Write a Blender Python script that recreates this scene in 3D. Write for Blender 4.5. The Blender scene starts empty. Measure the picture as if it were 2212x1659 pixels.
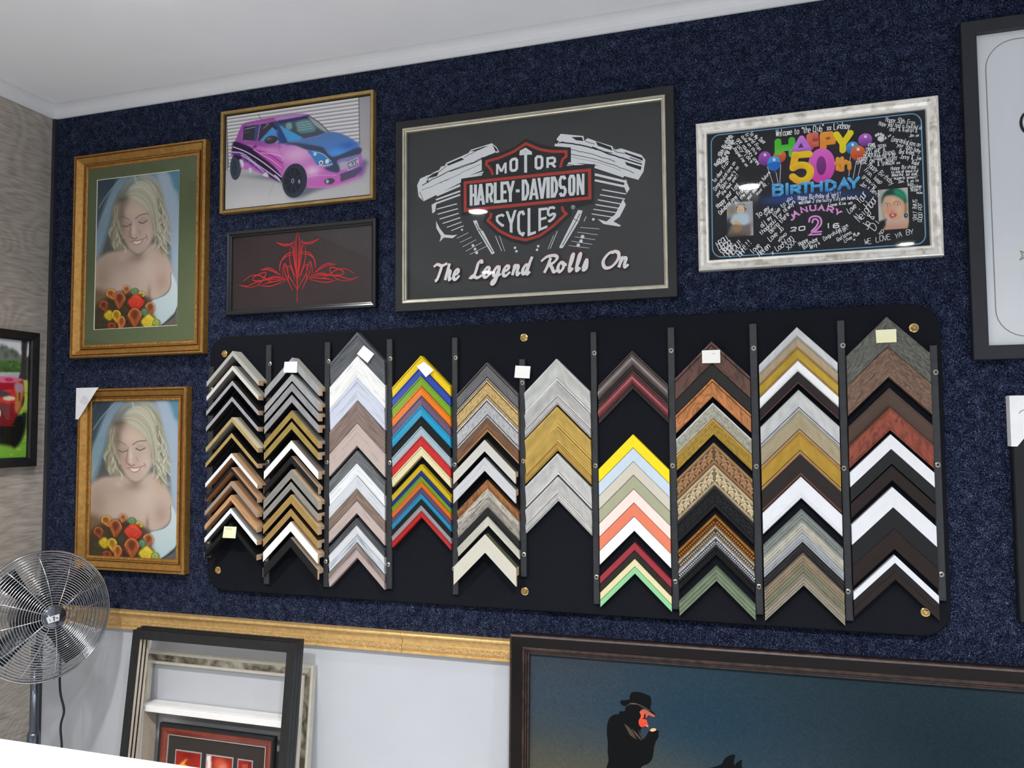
import bpy, math, random
import numpy as np
from mathutils import Matrix, Vector

random.seed(7)
rng = np.random.default_rng(7)
SC = bpy.context.scene
COL = SC.collection

# ------------------------------------------------------------------ camera
FPX, CX, CY = 1662.6, 1106.0, 829.5
CAM = np.array([2.672, -2.4, 1.5])
_yaw, _pit, _rol = [math.radians(a) for a in (-16.96, 3.106, -0.4016)]
_fw = np.array([math.sin(_yaw) * math.cos(_pit), math.cos(_yaw) * math.cos(_pit), math.sin(_pit)])
_r = np.array([math.cos(_yaw), -math.sin(_yaw), 0.0])
_u = np.cross(_r, _fw)
_r2 = math.cos(_rol) * _r + math.sin(_rol) * _u
_u2 = -math.sin(_rol) * _r + math.cos(_rol) * _u
CAMM = np.array([_r2, _u2, _fw])
cd = bpy.data.cameras.new('camera')
cam = bpy.data.objects.new('camera', cd)
COL.objects.link(cam)
cd.sensor_fit = 'HORIZONTAL'
cd.sensor_width = 36.0
cd.lens = FPX / 2212 * 36.0
cd.clip_start = 0.02
cam.matrix_world = Matrix(((_r2[0], _u2[0], -_fw[0], CAM[0]), (_r2[1], _u2[1], -_fw[1], CAM[1]),
                           (_r2[2], _u2[2], -_fw[2], CAM[2]), (0, 0, 0, 1)))
SC.camera = cam

# ------------------------------------------------------------------ world, exposure, lamps
SC.view_settings.view_transform = 'Standard'
SC.view_settings.look = 'None'
SC.view_settings.gamma = 1.0
SC.view_settings.use_curve_mapping = False
SC.view_settings.exposure = 0.0
w = bpy.data.worlds.new('room_ambient')
SC.world = w
w.use_nodes = True
w.node_tree.nodes['Background'].inputs[0].default_value = (0.86, 0.91, 1.0, 1)
w.node_tree.nodes['Background'].inputs[1].default_value = 0.40
CEIL = 2.80
ROW = -1.98
# (x, y, watts): a row of shop downlights, then an added unseen fill row
DOWNLIGHTS = [(1.14, ROW, 190), (2.71, ROW, 208), (4.28, ROW, 140),
              (0.60, -3.75, 128), (2.20, -3.75, 145), (3.80, -3.75, 112)]
DOME = (1.00, -0.66, 34)


# ------------------------------------------------------------------ small helpers
def lin1(c):
    c = c / 255.0
    return c / 12.92 if c <= 0.04045 else ((c + 0.055) / 1.055) ** 2.4


def lin(c):
    return tuple(lin1(v) for v in c[:3])


def lin_np(a):
    a = np.clip(a, 0, 255) / 255.0
    return np.where(a <= 0.04045, a / 12.92, ((a + 0.055) / 1.055) ** 2.4)


def ray(px, py):
    return CAMM.T @ np.array([(px - CX) / FPX, -(py - CY) / FPX, 1.0])


def on_wall(px, py, t=0.0):
    """point of the back wall (or a plane t in front of it) that the photo shows at a pixel"""
    d = ray(px, py)
    k = (-t - CAM[1]) / d[1]
    return CAM + d * k


def on_left(px, py, t=0.0):
    d = ray(px, py)
    k = (t - CAM[0]) / d[0]
    return CAM + d * k


CROP = {'z1': (0, 180, 2.675), 'z2': (440, 170, 3.0714), 'z3': (840, 170, 3.191), 'z4': (1480, 190, 3.814),
        'z7': (200, 1300, 4.254), 'z8': (1080, 1340, 1.954), 'A': (430, 720, 5.924), 'B': (430, 980, 5.531),
        'C': (690, 700, 5.529), 'D': (690, 980, 5.352), 'E': (960, 720, 5.924), 'F': (960, 980, 5.185),
        'G': (1270, 700, 5.353), 'H': (1270, 1000, 4.739), 'I': (1610, 660, 4.609), 'J': (1610, 1000, 4.365),
        'c1': (1500, 260, 10.367), 'c2': (1500, 410, 8.508), 'c3': (1640, 250, 9.217), 'c4': (1640, 400, 8.508),
        'c5': (1850, 230, 9.761), 'c6': (1850, 380, 9.216), 'cow': (1080, 1370, 5.267), 'r': (2012, 0, 2.074),
        'l': (0, 680, 4.608), 'px': (0, 0, 1.0), 'fan': (0, 1180, 5.528), 'b2': (150, 820, 8.193)}


def px_of(crop, x, y):
    o = CROP[crop]
    return o[0] + x / o[2], o[1] + y / o[2]


def thing(name, label, cat, loc=(0, 0, 0), rot=(0, 0, 0), group=None):
    o = bpy.data.objects.new(name, None)
    COL.objects.link(o)
    o.empty_display_size = 0.05
    o.location = loc
    o.rotation_euler = rot
    o['label'] = label
    o['category'] = cat
    if group:
        o['group'] = group
    return o


def tag(o, label, cat, group=None):
    o['label'] = label
    o['category'] = cat
    if group:
        o['group'] = group
    return o


def obj(name, verts, faces, mats, parent=None, midx=None, smooth=False, uvs=None, cols=None, label=None):
    me = bpy.data.meshes.new(name)
    me.from_pydata([tuple(map(float, v)) for v in verts], [], faces)
    if not isinstance(mats, (list, tuple)):
        mats = [mats]
    for m in mats:
        me.materials.append(m)
    if midx is not None:
        me.polygons.foreach_set('material_index', np.array(midx, dtype=np.int32))
    if smooth:
        me.polygons.foreach_set('use_smooth', np.ones(len(me.polygons), dtype=bool))
    if uvs is not None:
        ul = me.uv_layers.new(name='UVMap')
        li = np.empty(len(me.loops), dtype=np.int32)
        me.loops.foreach_get('vertex_index', li)
        ul.data.foreach_set('uv', np.asarray(uvs, dtype=np.float32)[li].ravel())
    if cols is not None:
        ca = me.color_attributes.new('Col', 'FLOAT_COLOR', 'POINT')
        c = np.ones((len(verts), 4), dtype=np.float32)
        c[:, :3] = cols
        ca.data.foreach_set('color', c.ravel())
    me.update()
    o = bpy.data.objects.new(name, me)
    COL.objects.link(o)
    if parent is not None:
        o.parent = parent
    if label:
        o['label'] = label
    return o


class MB:
    """collects boxes, tubes, discs and lathes into one mesh"""

    def __init__(s):
        s.v, s.f, s.m = [], [], []

    def add(s, v, f, m=0):
        n = len(s.v)
        s.v += [tuple(map(float, a)) for a in v]
        s.f += [tuple(i + n for i in a) for a in f]
        s.m += [m] * len(f)

    def box(s, x0, x1, y0, y1, z0, z1, m=0, bev=0.0):
        if bev > 0:
            b = bev
            pts, fs = [], []
            for sx in (0, 1):
                for sy in (0, 1):
                    for sz in (0, 1):
                        X = (x0, x1)[sx]; Y = (y0, y1)[sy]; Z = (z0, z1)[sz]
                        dx = b * (1 - 2 * sx); dy = b * (1 - 2 * sy); dz = b * (1 - 2 * sz)
                        pts += [(X, Y + dy, Z + dz), (X + dx, Y, Z + dz), (X + dx, Y + dy, Z)]
            I = lambda sx, sy, sz, k: (sx * 4 + sy * 2 + sz) * 3 + k
            for a in (0, 1):
                fs.append((I(a, 0, 0, 0), I(a, 1, 0, 0), I(a, 1, 1, 0), I(a, 0, 1, 0)))
                fs.append((I(0, a, 0, 1), I(1, a, 0, 1), I(1, a, 1, 1), I(0, a, 1, 1)))
                fs.append((I(0, 0, a, 2), I(1, 0, a, 2), I(1, 1, a, 2), I(0, 1, a, 2)))
                for c in (0, 1):
                    fs.append((I(a, c, 0, 0), I(a, c, 1, 0), I(a, c, 1, 1), I(a, c, 0, 1)))
                    fs.append((I(a, 0, c, 0), I(a, 1, c, 0), I(a, 1, c, 2), I(a, 0, c, 2)))
                    fs.append((I(0, a, c, 1), I(1, a, c, 1), I(1, a, c, 2), I(0, a, c, 2)))
                    for d in (0, 1):
                        fs.append((I(a, c, d, 0), I(a, c, d, 1), I(a, c, d, 2)))
            s.add(pts, fs, m)
            return
        v = [(x, y, z) for x in (x0, x1) for y in (y0, y1) for z in (z0, z1)]
        s.add(v, [(0, 1, 3, 2), (4, 6, 7, 5), (0, 4, 5, 1), (2, 3, 7, 6), (0, 2, 6, 4), (1, 5, 7, 3)], m)

    def tube(s, pts, r, n=6, closed=False, m=0, caps=True):
        P = [Vector(p) for p in pts]
        N = len(P)
        rr = r if isinstance(r, (list, tuple)) else [r] * N
        V, F = [], []
        up = None
        for i in range(N):
            a = P[(i - 1) % N] if (closed or i > 0) else P[i]
            b = P[(i + 1) % N] if (closed or i < N - 1) else P[i]
            t = (b - a).normalized()
            if up is None:
                up = Vector((0, 0, 1)) if abs(t.z) < 0.9 else Vector((1, 0, 0))
            side = t.cross(up)
            if side.length < 1e-6:
                side = t.orthogonal()
            side.normalize()
            up = side.cross(t).normalized()
            for k in range(n):
                an = 2 * math.pi * k / n
                V.append(P[i] + (side * math.cos(an) + up * math.sin(an)) * rr[i])
        M = N if closed else N - 1
        for i in range(M):
            j = (i + 1) % N
            for k in range(n):
                l = (k + 1) % n
                F.append((i * n + k, i * n + l, j * n + l, j * n + k))
        if caps and not closed:
            F.append(tuple(range(n - 1, -1, -1)))
            F.append(tuple((N - 1) * n + k for k in range(n)))
        s.add(V, F, m)

    def lathe(s, origin, axis, prof, n=24, m=0):
        """prof: list of (radius, height along axis)"""
        ax = Vector(axis).normalized()
        a = ax.orthogonal().normalized()
        b = ax.cross(a)
        o = Vector(origin)
        V, F = [], []
        for (r, h) in prof:
            for k in range(n):
                an = 2 * math.pi * k / n
                V.append(o + ax * h + (a * math.cos(an) + b * math.sin(an)) * r)
        for i in range(len(prof) - 1):
            for k in range(n):
                l = (k + 1) % n
                F.append((i * n + k, i * n + l, (i + 1) * n + l, (i + 1) * n + k))
        F.append(tuple(range(n - 1, -1, -1)))
        F.append(tuple((len(prof) - 1) * n + k for k in range(n)))
        s.add(V, F, m)

    def bead(s, c, ax, ay, az, m=0):
        """a small half-egg: c centre, three axis vectors, az points out"""
        c = np.array(c, float); ax = np.array(ax, float); ay = np.array(ay, float); az = np.array(az, float)
        V = []
        for (rr, hh) in ((1, 0), (0.75, 0.65)):
            for k in range(6):
                an = math.pi * k / 3
                V.append(c + ax * rr * math.cos(an) + ay * rr * math.sin(an) + az * hh)
        V.append(c + az)
        F = []
        for k in range(6):
            l = (k + 1) % 6
            F.append((k, l, 6 + l, 6 + k))
            F.append((6 + k, 6 + l, 12))
        s.add(V, F, m)

    def build(s, name, mats, parent=None, smooth=False, label=None):
        return obj(name, s.v, s.f, mats, parent, s.m, smooth, label=label)


# ------------------------------------------------------------------ materials
MATS = {}


def mk(name, col, col2=None, rough=0.5, metal=0.0, coord='Object', scale=(1, 1, 1), nscale=20.0, detail=3.0,
       ramp=(0.35, 0.65), bump=0.0, bdist=0.002, coat=0.0, distort=0.0, spec=0.5, sheen=0.0, raw=False):
    if name in MATS:
        return MATS[name]
    m = bpy.data.materials.new(name)
    m.use_nodes = True
    nt = m.node_tree
    b = nt.nodes['Principled BSDF']
    c1 = col if raw else lin(col)
    c2 = (col2 if raw else lin(col2)) if col2 is not None else tuple(x * 0.86 for x in c1)
    tc = nt.nodes.new('ShaderNodeTexCoord')
    mp = nt.nodes.new('ShaderNodeMapping')
    mp.inputs['Scale'].default_value = scale
    nz = nt.nodes.new('ShaderNodeTexNoise')
    nz.inputs['Scale'].default_value = nscale
    nz.inputs['Detail'].default_value = detail
    nz.inputs['Distortion'].default_value = distort
    rp = nt.nodes.new('ShaderNodeValToRGB')
    rp.color_ramp.elements[0].position = ramp[0]
    rp.color_ramp.elements[1].position = ramp[1]
    rp.color_ramp.elements[0].color = (*c1, 1)
    rp.color_ramp.elements[1].color = (*c2, 1)
    L = nt.links.new
    L(tc.outputs[coord], mp.inputs['Vector'])
    L(mp.outputs[0], nz.inputs['Vector'])
    L(nz.outputs['Fac'], rp.inputs[0])
    L(rp.outputs[0], b.inputs['Base Color'])
    b.inputs['Roughness'].default_value = rough
    b.inputs['Metallic'].default_value = metal
    b.inputs['Specular IOR Level'].default_value = spec
    b.inputs['Coat Weight'].default_value = coat
    b.inputs['Coat Roughness'].default_value = 0.12
    b.inputs['Sheen Weight'].default_value = sheen
    if bump > 0:
        bp = nt.nodes.new('ShaderNodeBump')
        bp.inputs['Strength'].default_value = bump
        bp.inputs['Distance'].default_value = bdist
        L(nz.outputs['Fac'], bp.inputs['Height'])
        L(bp.outputs[0], b.inputs['Normal'])
    MATS[name] = m
    return m


def ink(name='printed_ink', rough=0.6, spec=0.1):
    """print whose colour is the artwork's own, stored on the mesh"""
    if name in MATS:
        return MATS[name]
    m = bpy.data.materials.new(name)
    m.use_nodes = True
    nt = m.node_tree
    a = nt.nodes.new('ShaderNodeAttribute')
    a.attribute_name = 'Col'
    b = nt.nodes['Principled BSDF']
    nt.links.new(a.outputs['Color'], b.inputs['Base Color'])
    b.inputs['Roughness'].default_value = rough
    b.inputs['Specular IOR Level'].default_value = spec
    MATS[name] = m
    return m


def glass_mat():
    if 'picture_glass' in MATS:
        return MATS['picture_glass']
    m = bpy.data.materials.new('picture_glass')
    m.use_nodes = True
    nt = m.node_tree
    nt.nodes.remove(nt.nodes['Principled BSDF'])
    out = nt.nodes['Material Output']
    fr = nt.nodes.new('ShaderNodeFresnel')
    fr.inputs['IOR'].default_value = 1.45
    tr = nt.nodes.new('ShaderNodeBsdfTransparent')
    tr.inputs[0].default_value = (0.98, 0.985, 0.98, 1)
    gl = nt.nodes.new('ShaderNodeBsdfGlossy')
    gl.inputs['Roughness'].default_value = 0.025
    mx = nt.nodes.new('ShaderNodeMixShader')
    ge = nt.nodes.new('ShaderNodeNewGeometry')
    io = nt.nodes.new('ShaderNodeMapRange')     # same reflectance from both sides of the pane
    io.inputs['To Min'].default_value = 1.28
    io.inputs['To Max'].default_value = 1 / 1.28
    nt.links.new(ge.outputs['Backfacing'], io.inputs['Value'])
    nt.links.new(io.outputs[0], fr.inputs['IOR'])
    nt.links.new(fr.outputs[0], mx.inputs[0])
    nt.links.new(tr.outputs[0], mx.inputs[1])
    nt.links.new(gl.outputs[0], mx.inputs[2])
    nt.links.new(mx.outputs[0], out.inputs[0])
    MATS['picture_glass'] = m
    return m


def emit(name, col, strength):
    m = bpy.data.materials.new(name)
    m.use_nodes = True
    b = m.node_tree.nodes['Principled BSDF']
    b.inputs['Base Color'].default_value = (0.9, 0.9, 0.9, 1)
    b.inputs['Emission Color'].default_value = (*col, 1)
    b.inputs['Emission Strength'].default_value = strength
    return m


M_PAINT = mk('ceiling_paint', (243, 244, 246), (241, 242, 245), 0.75, nscale=6)
M_CORN = mk('cornice_paint', (228, 229, 231), (225, 226, 228), 0.6, nscale=6)
M_WHITE = mk('white_laminate', (190, 193, 198), (187, 190, 195), 0.35, nscale=4)
M_BLACK = mk('black_paint', (20, 21, 24), (17, 17, 20), 0.45, nscale=40)
M_BLACKW = mk('black_wood', (27, 27, 29), (17, 17, 19), 0.45, nscale=30, scale=(1, 1, 1), bump=0.1)
M_RAWWOOD = mk('raw_wood', (226, 196, 162), (206, 172, 136), 0.7, nscale=60)
M_FELT = mk('black_felt', (19, 21, 26), (28, 30, 36), 0.95, nscale=500, bump=0.3, spec=0.1)
M_CHROME = mk('chrome', (205, 208, 212), (195, 198, 202), 0.14, 1.0)
M_NICKEL = mk('nickel', (200, 195, 180), (180, 175, 160), 0.3, 1.0)
M_BRASS = mk('brass', (236, 206, 146), (222, 186, 118), 0.2, 1.0)
M_DARKMETAL = mk('dark_metal', (30, 33, 38), (24, 26, 30), 0.3, 0.6)
M_FLOOR = mk('floor_vinyl', (214, 216, 220), (206, 208, 212), 0.5, nscale=3)
M_CARD = mk('white_card', (240, 240, 242), (234, 234, 236), 0.7)
M_NOTE = mk('note_paper', (250, 250, 244), (246, 246, 240), 0.8)
M_NOTEY = mk('yellow_note_paper', (246, 243, 205), (240, 236, 190), 0.8)


def carpet_mat():
    m = bpy.data.materials.new('navy_carpet')
    m.use_nodes = True
    nt = m.node_tree
    L = nt.links.new
    b = nt.nodes['Principled BSDF']
    tc = nt.nodes.new('ShaderNodeTexCoord')
    n1 = nt.nodes.new('ShaderNodeTexNoise')
    n1.inputs['Scale'].default_value = 185
    n1.inputs['Detail'].default_value = 2.0
    n1.inputs['Distortion'].default_value = 3.2
    n2 = nt.nodes.new('ShaderNodeTexNoise')
    n2.inputs['Scale'].default_value = 34
    n2.inputs['Detail'].default_value = 2.0
    L(tc.outputs['Object'], n1.inputs['Vector'])
    L(tc.outputs['Object'], n2.inputs['Vector'])
    ad = nt.nodes.new('ShaderNodeMath')
    ad.operation = 'MULTIPLY_ADD'
    ad.inputs[1].default_value = 0.16
    L(n2.outputs['Fac'], ad.inputs[0])
    L(n1.outputs['Fac'], ad.inputs[2])
    rp = nt.nodes.new('ShaderNodeValToRGB')
    e = rp.color_ramp.elements
    e[0].position = 0.51
    e[0].color = (*lin((9, 13, 28)), 1)
    e[1].position = 0.76
    e[1].color = (*lin((112, 124, 156)), 1)
    k = e.new(0.63)
    k.color = (*lin((20, 29, 56)), 1)
    L(ad.outputs[0], rp.inputs[0])
    L(rp.outputs[0], b.inputs['Base Color'])
    b.inputs['Roughness'].default_value = 0.95
    b.inputs['Specular IOR Level'].default_value = 0.1
    bp = nt.nodes.new('ShaderNodeBump')
    bp.inputs['Strength'].default_value = 0.8
    bp.inputs['Distance'].default_value = 0.004
    L(n1.outputs['Fac'], bp.inputs['Height'])
    L(bp.outputs[0], b.inputs['Normal'])
    return m


def panel_mat():
    m = bpy.data.materials.new('grey_wood_panelling')
    m.use_nodes = True
    nt = m.node_tree
    L = nt.links.new
    b = nt.nodes['Principled BSDF']
    tc = nt.nodes.new('ShaderNodeTexCoord')
    mp = nt.nodes.new('ShaderNodeMapping')
    mp.inputs['Scale'].default_value = (1, 1.3, 2.2)
    L(tc.outputs['Object'], mp.inputs['Vector'])
    n0 = nt.nodes.new('ShaderNodeTexNoise')
    n0.inputs['Scale'].default_value = 1.3
    n0.inputs['Detail'].default_value = 1.0
    n0.inputs['Distortion'].default_value = 0.7
    L(mp.outputs[0], n0.inputs['Vector'])
    wv = nt.nodes.new('ShaderNodeMath')
    wv.operation = 'MULTIPLY'
    wv.inputs[1].default_value = 120
    L(n0.outputs['Fac'], wv.inputs[0])
    sn = nt.nodes.new('ShaderNodeMath')
    sn.operation = 'SINE'
    L(wv.outputs[0], sn.inputs[0])
    mp2 = nt.nodes.new('ShaderNodeMapping')
    mp2.inputs['Scale'].default_value = (1, 9, 70)
    L(tc.outputs['Object'], mp2.inputs['Vector'])
    n1 = nt.nodes.new('ShaderNodeTexNoise')
    n1.inputs['Scale'].default_value = 1.6
    n1.inputs['Detail'].default_value = 4.0
    L(mp2.outputs[0], n1.inputs['Vector'])
    ma = nt.nodes.new('ShaderNodeMath')
    ma.operation = 'MULTIPLY_ADD'
    ma.inputs[1].default_value = 0.07
    L(sn.outputs[0], ma.inputs[0])
    L(n1.outputs['Fac'], ma.inputs[2])
    rp = nt.nodes.new('ShaderNodeValToRGB')
    e = rp.color_ramp.elements
    e[0].position = 0.22
    e[0].color = (*lin((144, 136, 127)), 1)
    e[1].position = 0.8
    e[1].color = (*lin((194, 186, 175)), 1)
    L(ma.outputs[0], rp.inputs[0])
    L(rp.outputs[0], b.inputs['Base Color'])
    b.inputs['Roughness'].default_value = 0.5
    bp = nt.nodes.new('ShaderNodeBump')
    bp.inputs['Strength'].default_value = 0.12
    L(n1.outputs['Fac'], bp.inputs['Height'])
    L(bp.outputs[0], b.inputs['Normal'])
    return m


M_CARPET = carpet_mat()
M_PANEL = panel_mat()

# ------------------------------------------------------------------ the setting
XR, YF = 5.4, -5.0


def struct(name, mb, mats, label, smooth=False):
    o = mb.build(name, mats, smooth=smooth)
    o['kind'] = 'structure'
    o['label'] = label
    o['category'] = name.split('_')[0]
    return o


b = MB(); b.box(-0.1, XR, YF, 0.1, -0.06, 0.0)
struct('floor', b, M_FLOOR, 'grey vinyl shop floor below the wall display')
b = MB(); b.box(-0.1, XR, YF, 0.1, CEIL, CEIL + 0.06)
struct('ceiling', b, M_PAINT, 'plain white painted ceiling above the carpeted wall')
b = MB(); b.box(-0.1, XR, 0.0, 0.1, 0.0, CEIL)
struct('wall_back', b, M_CARPET, 'back wall covered in flecked navy blue carpet')
b = MB(); b.box(-0.1, 0.0, YF, 0.0, 0.0, CEIL)
struct('wall_left', b, M_PANEL, 'left wall of grey brown woodgrain panels')
b = MB(); b.box(0.0, 0.016, -0.012, 0.0, 0.0, 2.756)
struct('trim_1', b, mk('charcoal_trim', (50, 53, 60), (46, 49, 56), 0.4), 'dark vertical corner strip between panelled and carpeted walls')
b = MB(); b.box(0.016, XR, -0.007, 0.0, 0.0, 0.768)
struct('trim_2', b, M_WHITE, 'white dado panel below the gold rail')
# cove cornice, mitred in the corner
zb, hc = 2.758, CEIL - 2.758
prof = [(0.0, zb), (0.007, zb), (0.007, zb + 0.008)]
for i in range(7):
    a = i / 6 * math.pi / 2
    prof.append((0.007 + 0.043 * (1 - math.cos(a)), zb + 0.008 + (hc - 0.008) * math.sin(a)))
prof += [(0.0, CEIL)]
b = MB()
V = [(t, -t, z) for t, z in prof] + [(XR, -t, z) for t, z in prof]
n = len(prof)
F = [(i, (i + 1) % n, n + (i + 1) % n, n + i) for i in range(n)]
b.add(V, F)
struct('trim_3', b, M_CORN, 'white cove cornice above the carpeted wall')
b = MB()
V = [(t, -t, z) for t, z in prof] + [(t, YF, z) for t, z in prof]
b.add(V, F)
struct('trim_4', b, M_CORN, 'white cove cornice above the panelled wall')


# gold dado rail
M_GOLDR = mk('gold_rail', (222, 186, 124), (204, 164, 100), 0.34, 0.35, nscale=60, coat=0.2)
M_GOLDO = mk('gold_ornament', (224, 190, 130), (176, 134, 74), 0.36, 0.35, coord='Object', scale=(1, 1, 1), nscale=150,
             distort=2.5, bump=0.9, bdist=0.004, detail=1)
zt = 0.5 * (on_wall(240, 1315, 0.03)[2] + on_wall(1103, 1390, 0.03)[2])
zl = 0.5 * (on_wall(270, 1362, 0.02)[2] + on_wall(1103, 1426, 0.02)[2])
H_ = zt - zl
pr = [(0.0, 1.0), (0.022, 1.0)]
for i in range(6):
    a = math.pi / 2 - i / 5 * math.pi
    pr.append((0.024 + 0.009 * math.cos(a), 0.91 + 0.09 * math.sin(a)))
pr += [(0.022, 0.80), (0.022, 0.77), (0.019, 0.70), (0.016, 0.60), (0.016, 0.50), (0.020, 0.46), (0.020, 0.44),
       (0.022, 0.25), (0.020, 0.12), (0.020, 0.10), (0.024, 0.08), (0.024, 0.01), (0.0, 0.0)]
for (xa, xb, nm) in ((0.03, on_wall(868, 1390, 0.02)[0] - 0.0008, 5), (on_wall(868, 1390, 0.02)[0] + 0.0008, XR, 6)):
    b = MB()
    n = len(pr)
    V = [(xa, -t, zl + f * H_) for t, f in pr] + [(xb, -t, zl + f * H_) for t, f in pr]
    for i in range(n):
        j = (i + 1) % n
        fm = 0.5 * (pr[i][1] + pr[j][1])
        b.add([V[i], V[j], V[n + j], V[n + i]], [(0, 1, 2, 3)], 1 if 0.13 < fm < 0.44 and i < n - 1 else 0)
    b.add(V, [tuple(range(n)), tuple(range(2 * n - 1, n - 1, -1))], 0)
    struct('trim_%d' % nm, b, [M_GOLDR, M_GOLDO],
           'gold ornate dado rail, long length left of the joint' if nm == 5 else 'gold ornate dado rail running behind the big painting')

# downlights
M_LAMP = emit('downlight_glow', (1.0, 1.0, 1.0), 60.0)
M_BEZEL = mk('white_bezel', (235, 235, 235), (230, 230, 230), 0.4)
for i, (x, y, wt) in enumerate(DOWNLIGHTS):
    where = ['above the counter, nearest the panelled wall', 'above the counter, middle of its row', 'above the counter, furthest from the panelled wall',
             'in the added rear fill row, nearest the panelled wall', 'in the added rear fill row, middle one', 'in the added rear fill row, furthest right'][i]
    t = thing('ceiling_downlight', 'round recessed white downlight ' + where, 'ceiling light', (x, y, CEIL), group='recessed downlights')
    b = MB(); b.lathe((0, 0, 0), (0, 0, -1), [(0.075, 0.0), (0.075, 0.004), (0.066, 0.007), (0.058, 0.003), (0.058, 0.0)], 28)
    b.build('bezel', M_BEZEL, t)
    b = MB(); b.lathe((0, 0, 0), (0, 0, -1), [(0.056, 0.0005), (0.056, 0.0028)], 28)
    b.build('diffuser', M_LAMP, t)
    ld = bpy.data.lights.new('downlight_beam', 'SPOT')
    ld.energy = wt
    ld.spot_size = math.radians(150)
    ld.spot_blend = 1.0
    ld.shadow_soft_size = 0.05
    ld.color = (1.0, 1.0, 1.0)
    lo = bpy.data.objects.new('downlight_beam', ld)
    COL.objects.link(lo)
    lo.parent = t
    lo.location = (0, 0, -0.06)
t = thing('ceiling_downlight', 'small domed ceiling light close to the carpeted wall', 'ceiling light', (DOME[0], DOME[1], CEIL))
b = MB(); b.lathe((0, 0, 0), (0, 0, -1), [(0.055, 0.0), (0.055, 0.01), (0.05, 0.02), (0.035, 0.032), (0.01, 0.038)], 24)
b.build('dome', emit('dome_glow', (1.0, 1.0, 1.0), 5.0), t, True)
ld = bpy.data.lights.new('dome_beam', 'SPOT')
ld.energy = DOME[2]
ld.spot_size = math.radians(128)
ld.spot_blend = 0.7
ld.shadow_soft_size = 0.05
ld.color = (1.0, 1.0, 1.0)
lo = bpy.data.objects.new('dome_beam', ld)
COL.objects.link(lo)
lo.parent = t
lo.location = (0, 0, -0.10)


# ------------------------------------------------------------------ pictures: local frame x right, z up, -y towards the room
def mat_of(t):
    return Matrix.Translation(t.location) @ t.rotation_euler.to_matrix().to_4x4()


def local_hit(t, px, py, depth):
    """where the sight line of a pixel meets the plane y=-depth of a thing, as local (x, z)"""
    mi = np.array(mat_of(t).inverted())
    o = mi[:3, :3] @ CAM + mi[:3, 3]
    d = mi[:3, :3] @ ray(px, py)
    k = (-depth - o[1]) / d[1]
    p = o + d * k
    return p[0], p[2]


def mapper(t, depth, crop):
    def f(pts):
        return np.array([local_hit(t, *px_of(crop, *p), depth) for p in pts])
    a = CROP[crop]
    f.crop = crop
    return f


def unit(mp, p):
    """metres per crop pixel near p"""
    q = mp([p, (p[0], p[1] + 10)])
    return float(np.linalg.norm(q[1] - q[0]) / 10)


def rect(crop, TL, TR, BR, BL, t):
    q = [on_wall(*px_of(crop, *p), t) for p in (TL, TR, BR, BL)]
    return (0.5 * (q[0][0] + q[3][0]), 0.5 * (q[1][0] + q[2][0]), 0.5 * (q[2][2] + q[3][2]), 0.5 * (q[0][2] + q[1][2]))


def ring(t, name, w, h, prof, mats, midx=None, x0=0.0, z0=0.0, label=None, smooth=False):
    """mitred moulding swept round a rectangle: prof is a closed list of (inset, depth); x centred"""
    V, F, MI = [], [], []
    n = len(prof)
    for u, d in prof:
        a, c = w / 2 - u, h - u
        V += [(x0 - a, -d, z0 + u), (x0 + a, -d, z0 + u), (x0 + a, -d, z0 + c), (x0 - a, -d, z0 + c)]
    for i in range(n):
        j = (i + 1) % n
        for k in range(4):
            l = (k + 1) % 4
            F.append((i * 4 + k, i * 4 + l, j * 4 + l, j * 4 + k))
            MI.append(midx[i] if midx else 0)
    o = obj(name, V, F, mats, t, MI, label=label)
    return o


def slab(t, name, x0, x1, z0, z1, d0, d1, mat, label=None):
    b = MB(); b.box(x0, x1, -d1, -d0, z0, z1)
    return b.build(name, mat, t, label=label)


def wall_frame(label, cat, R, group=None, y=0.0, rot=(0, 0, 0), name='framed_picture'):
    t = thing(name, label, cat, ((R[0] + R[1]) / 2, y, R[2]), rot, group)
    return t, R[1] - R[0], R[3] - R[2]


def catmull(pts, n=6, closed=False):
    P = np.array(pts, float)
    N = len(P)
    if N < 3:
        return P
    out = []
    M = N if closed else N - 1
    for i in range(M):
        p1, p2 = P[i], P[(i + 1) % N]
        p0 = P[i - 1] if (closed or i > 0) else 2 * p1 - p2
        p3 = P[(i + 2) % N] if (closed or i + 2 < N) else 2 * p2 - p1
        for k in range(n):
            t = k / n
            out.append(0.5 * ((2 * p1) + (-p0 + p2) * t + (2 * p0 - 5 * p1 + 4 * p2 - p3) * t * t + (-p0 + 3 * p1 - 3 * p2 + p3) * t ** 3))
    if not closed:
        out.append(P[-1])
    return np.array(out)


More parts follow.
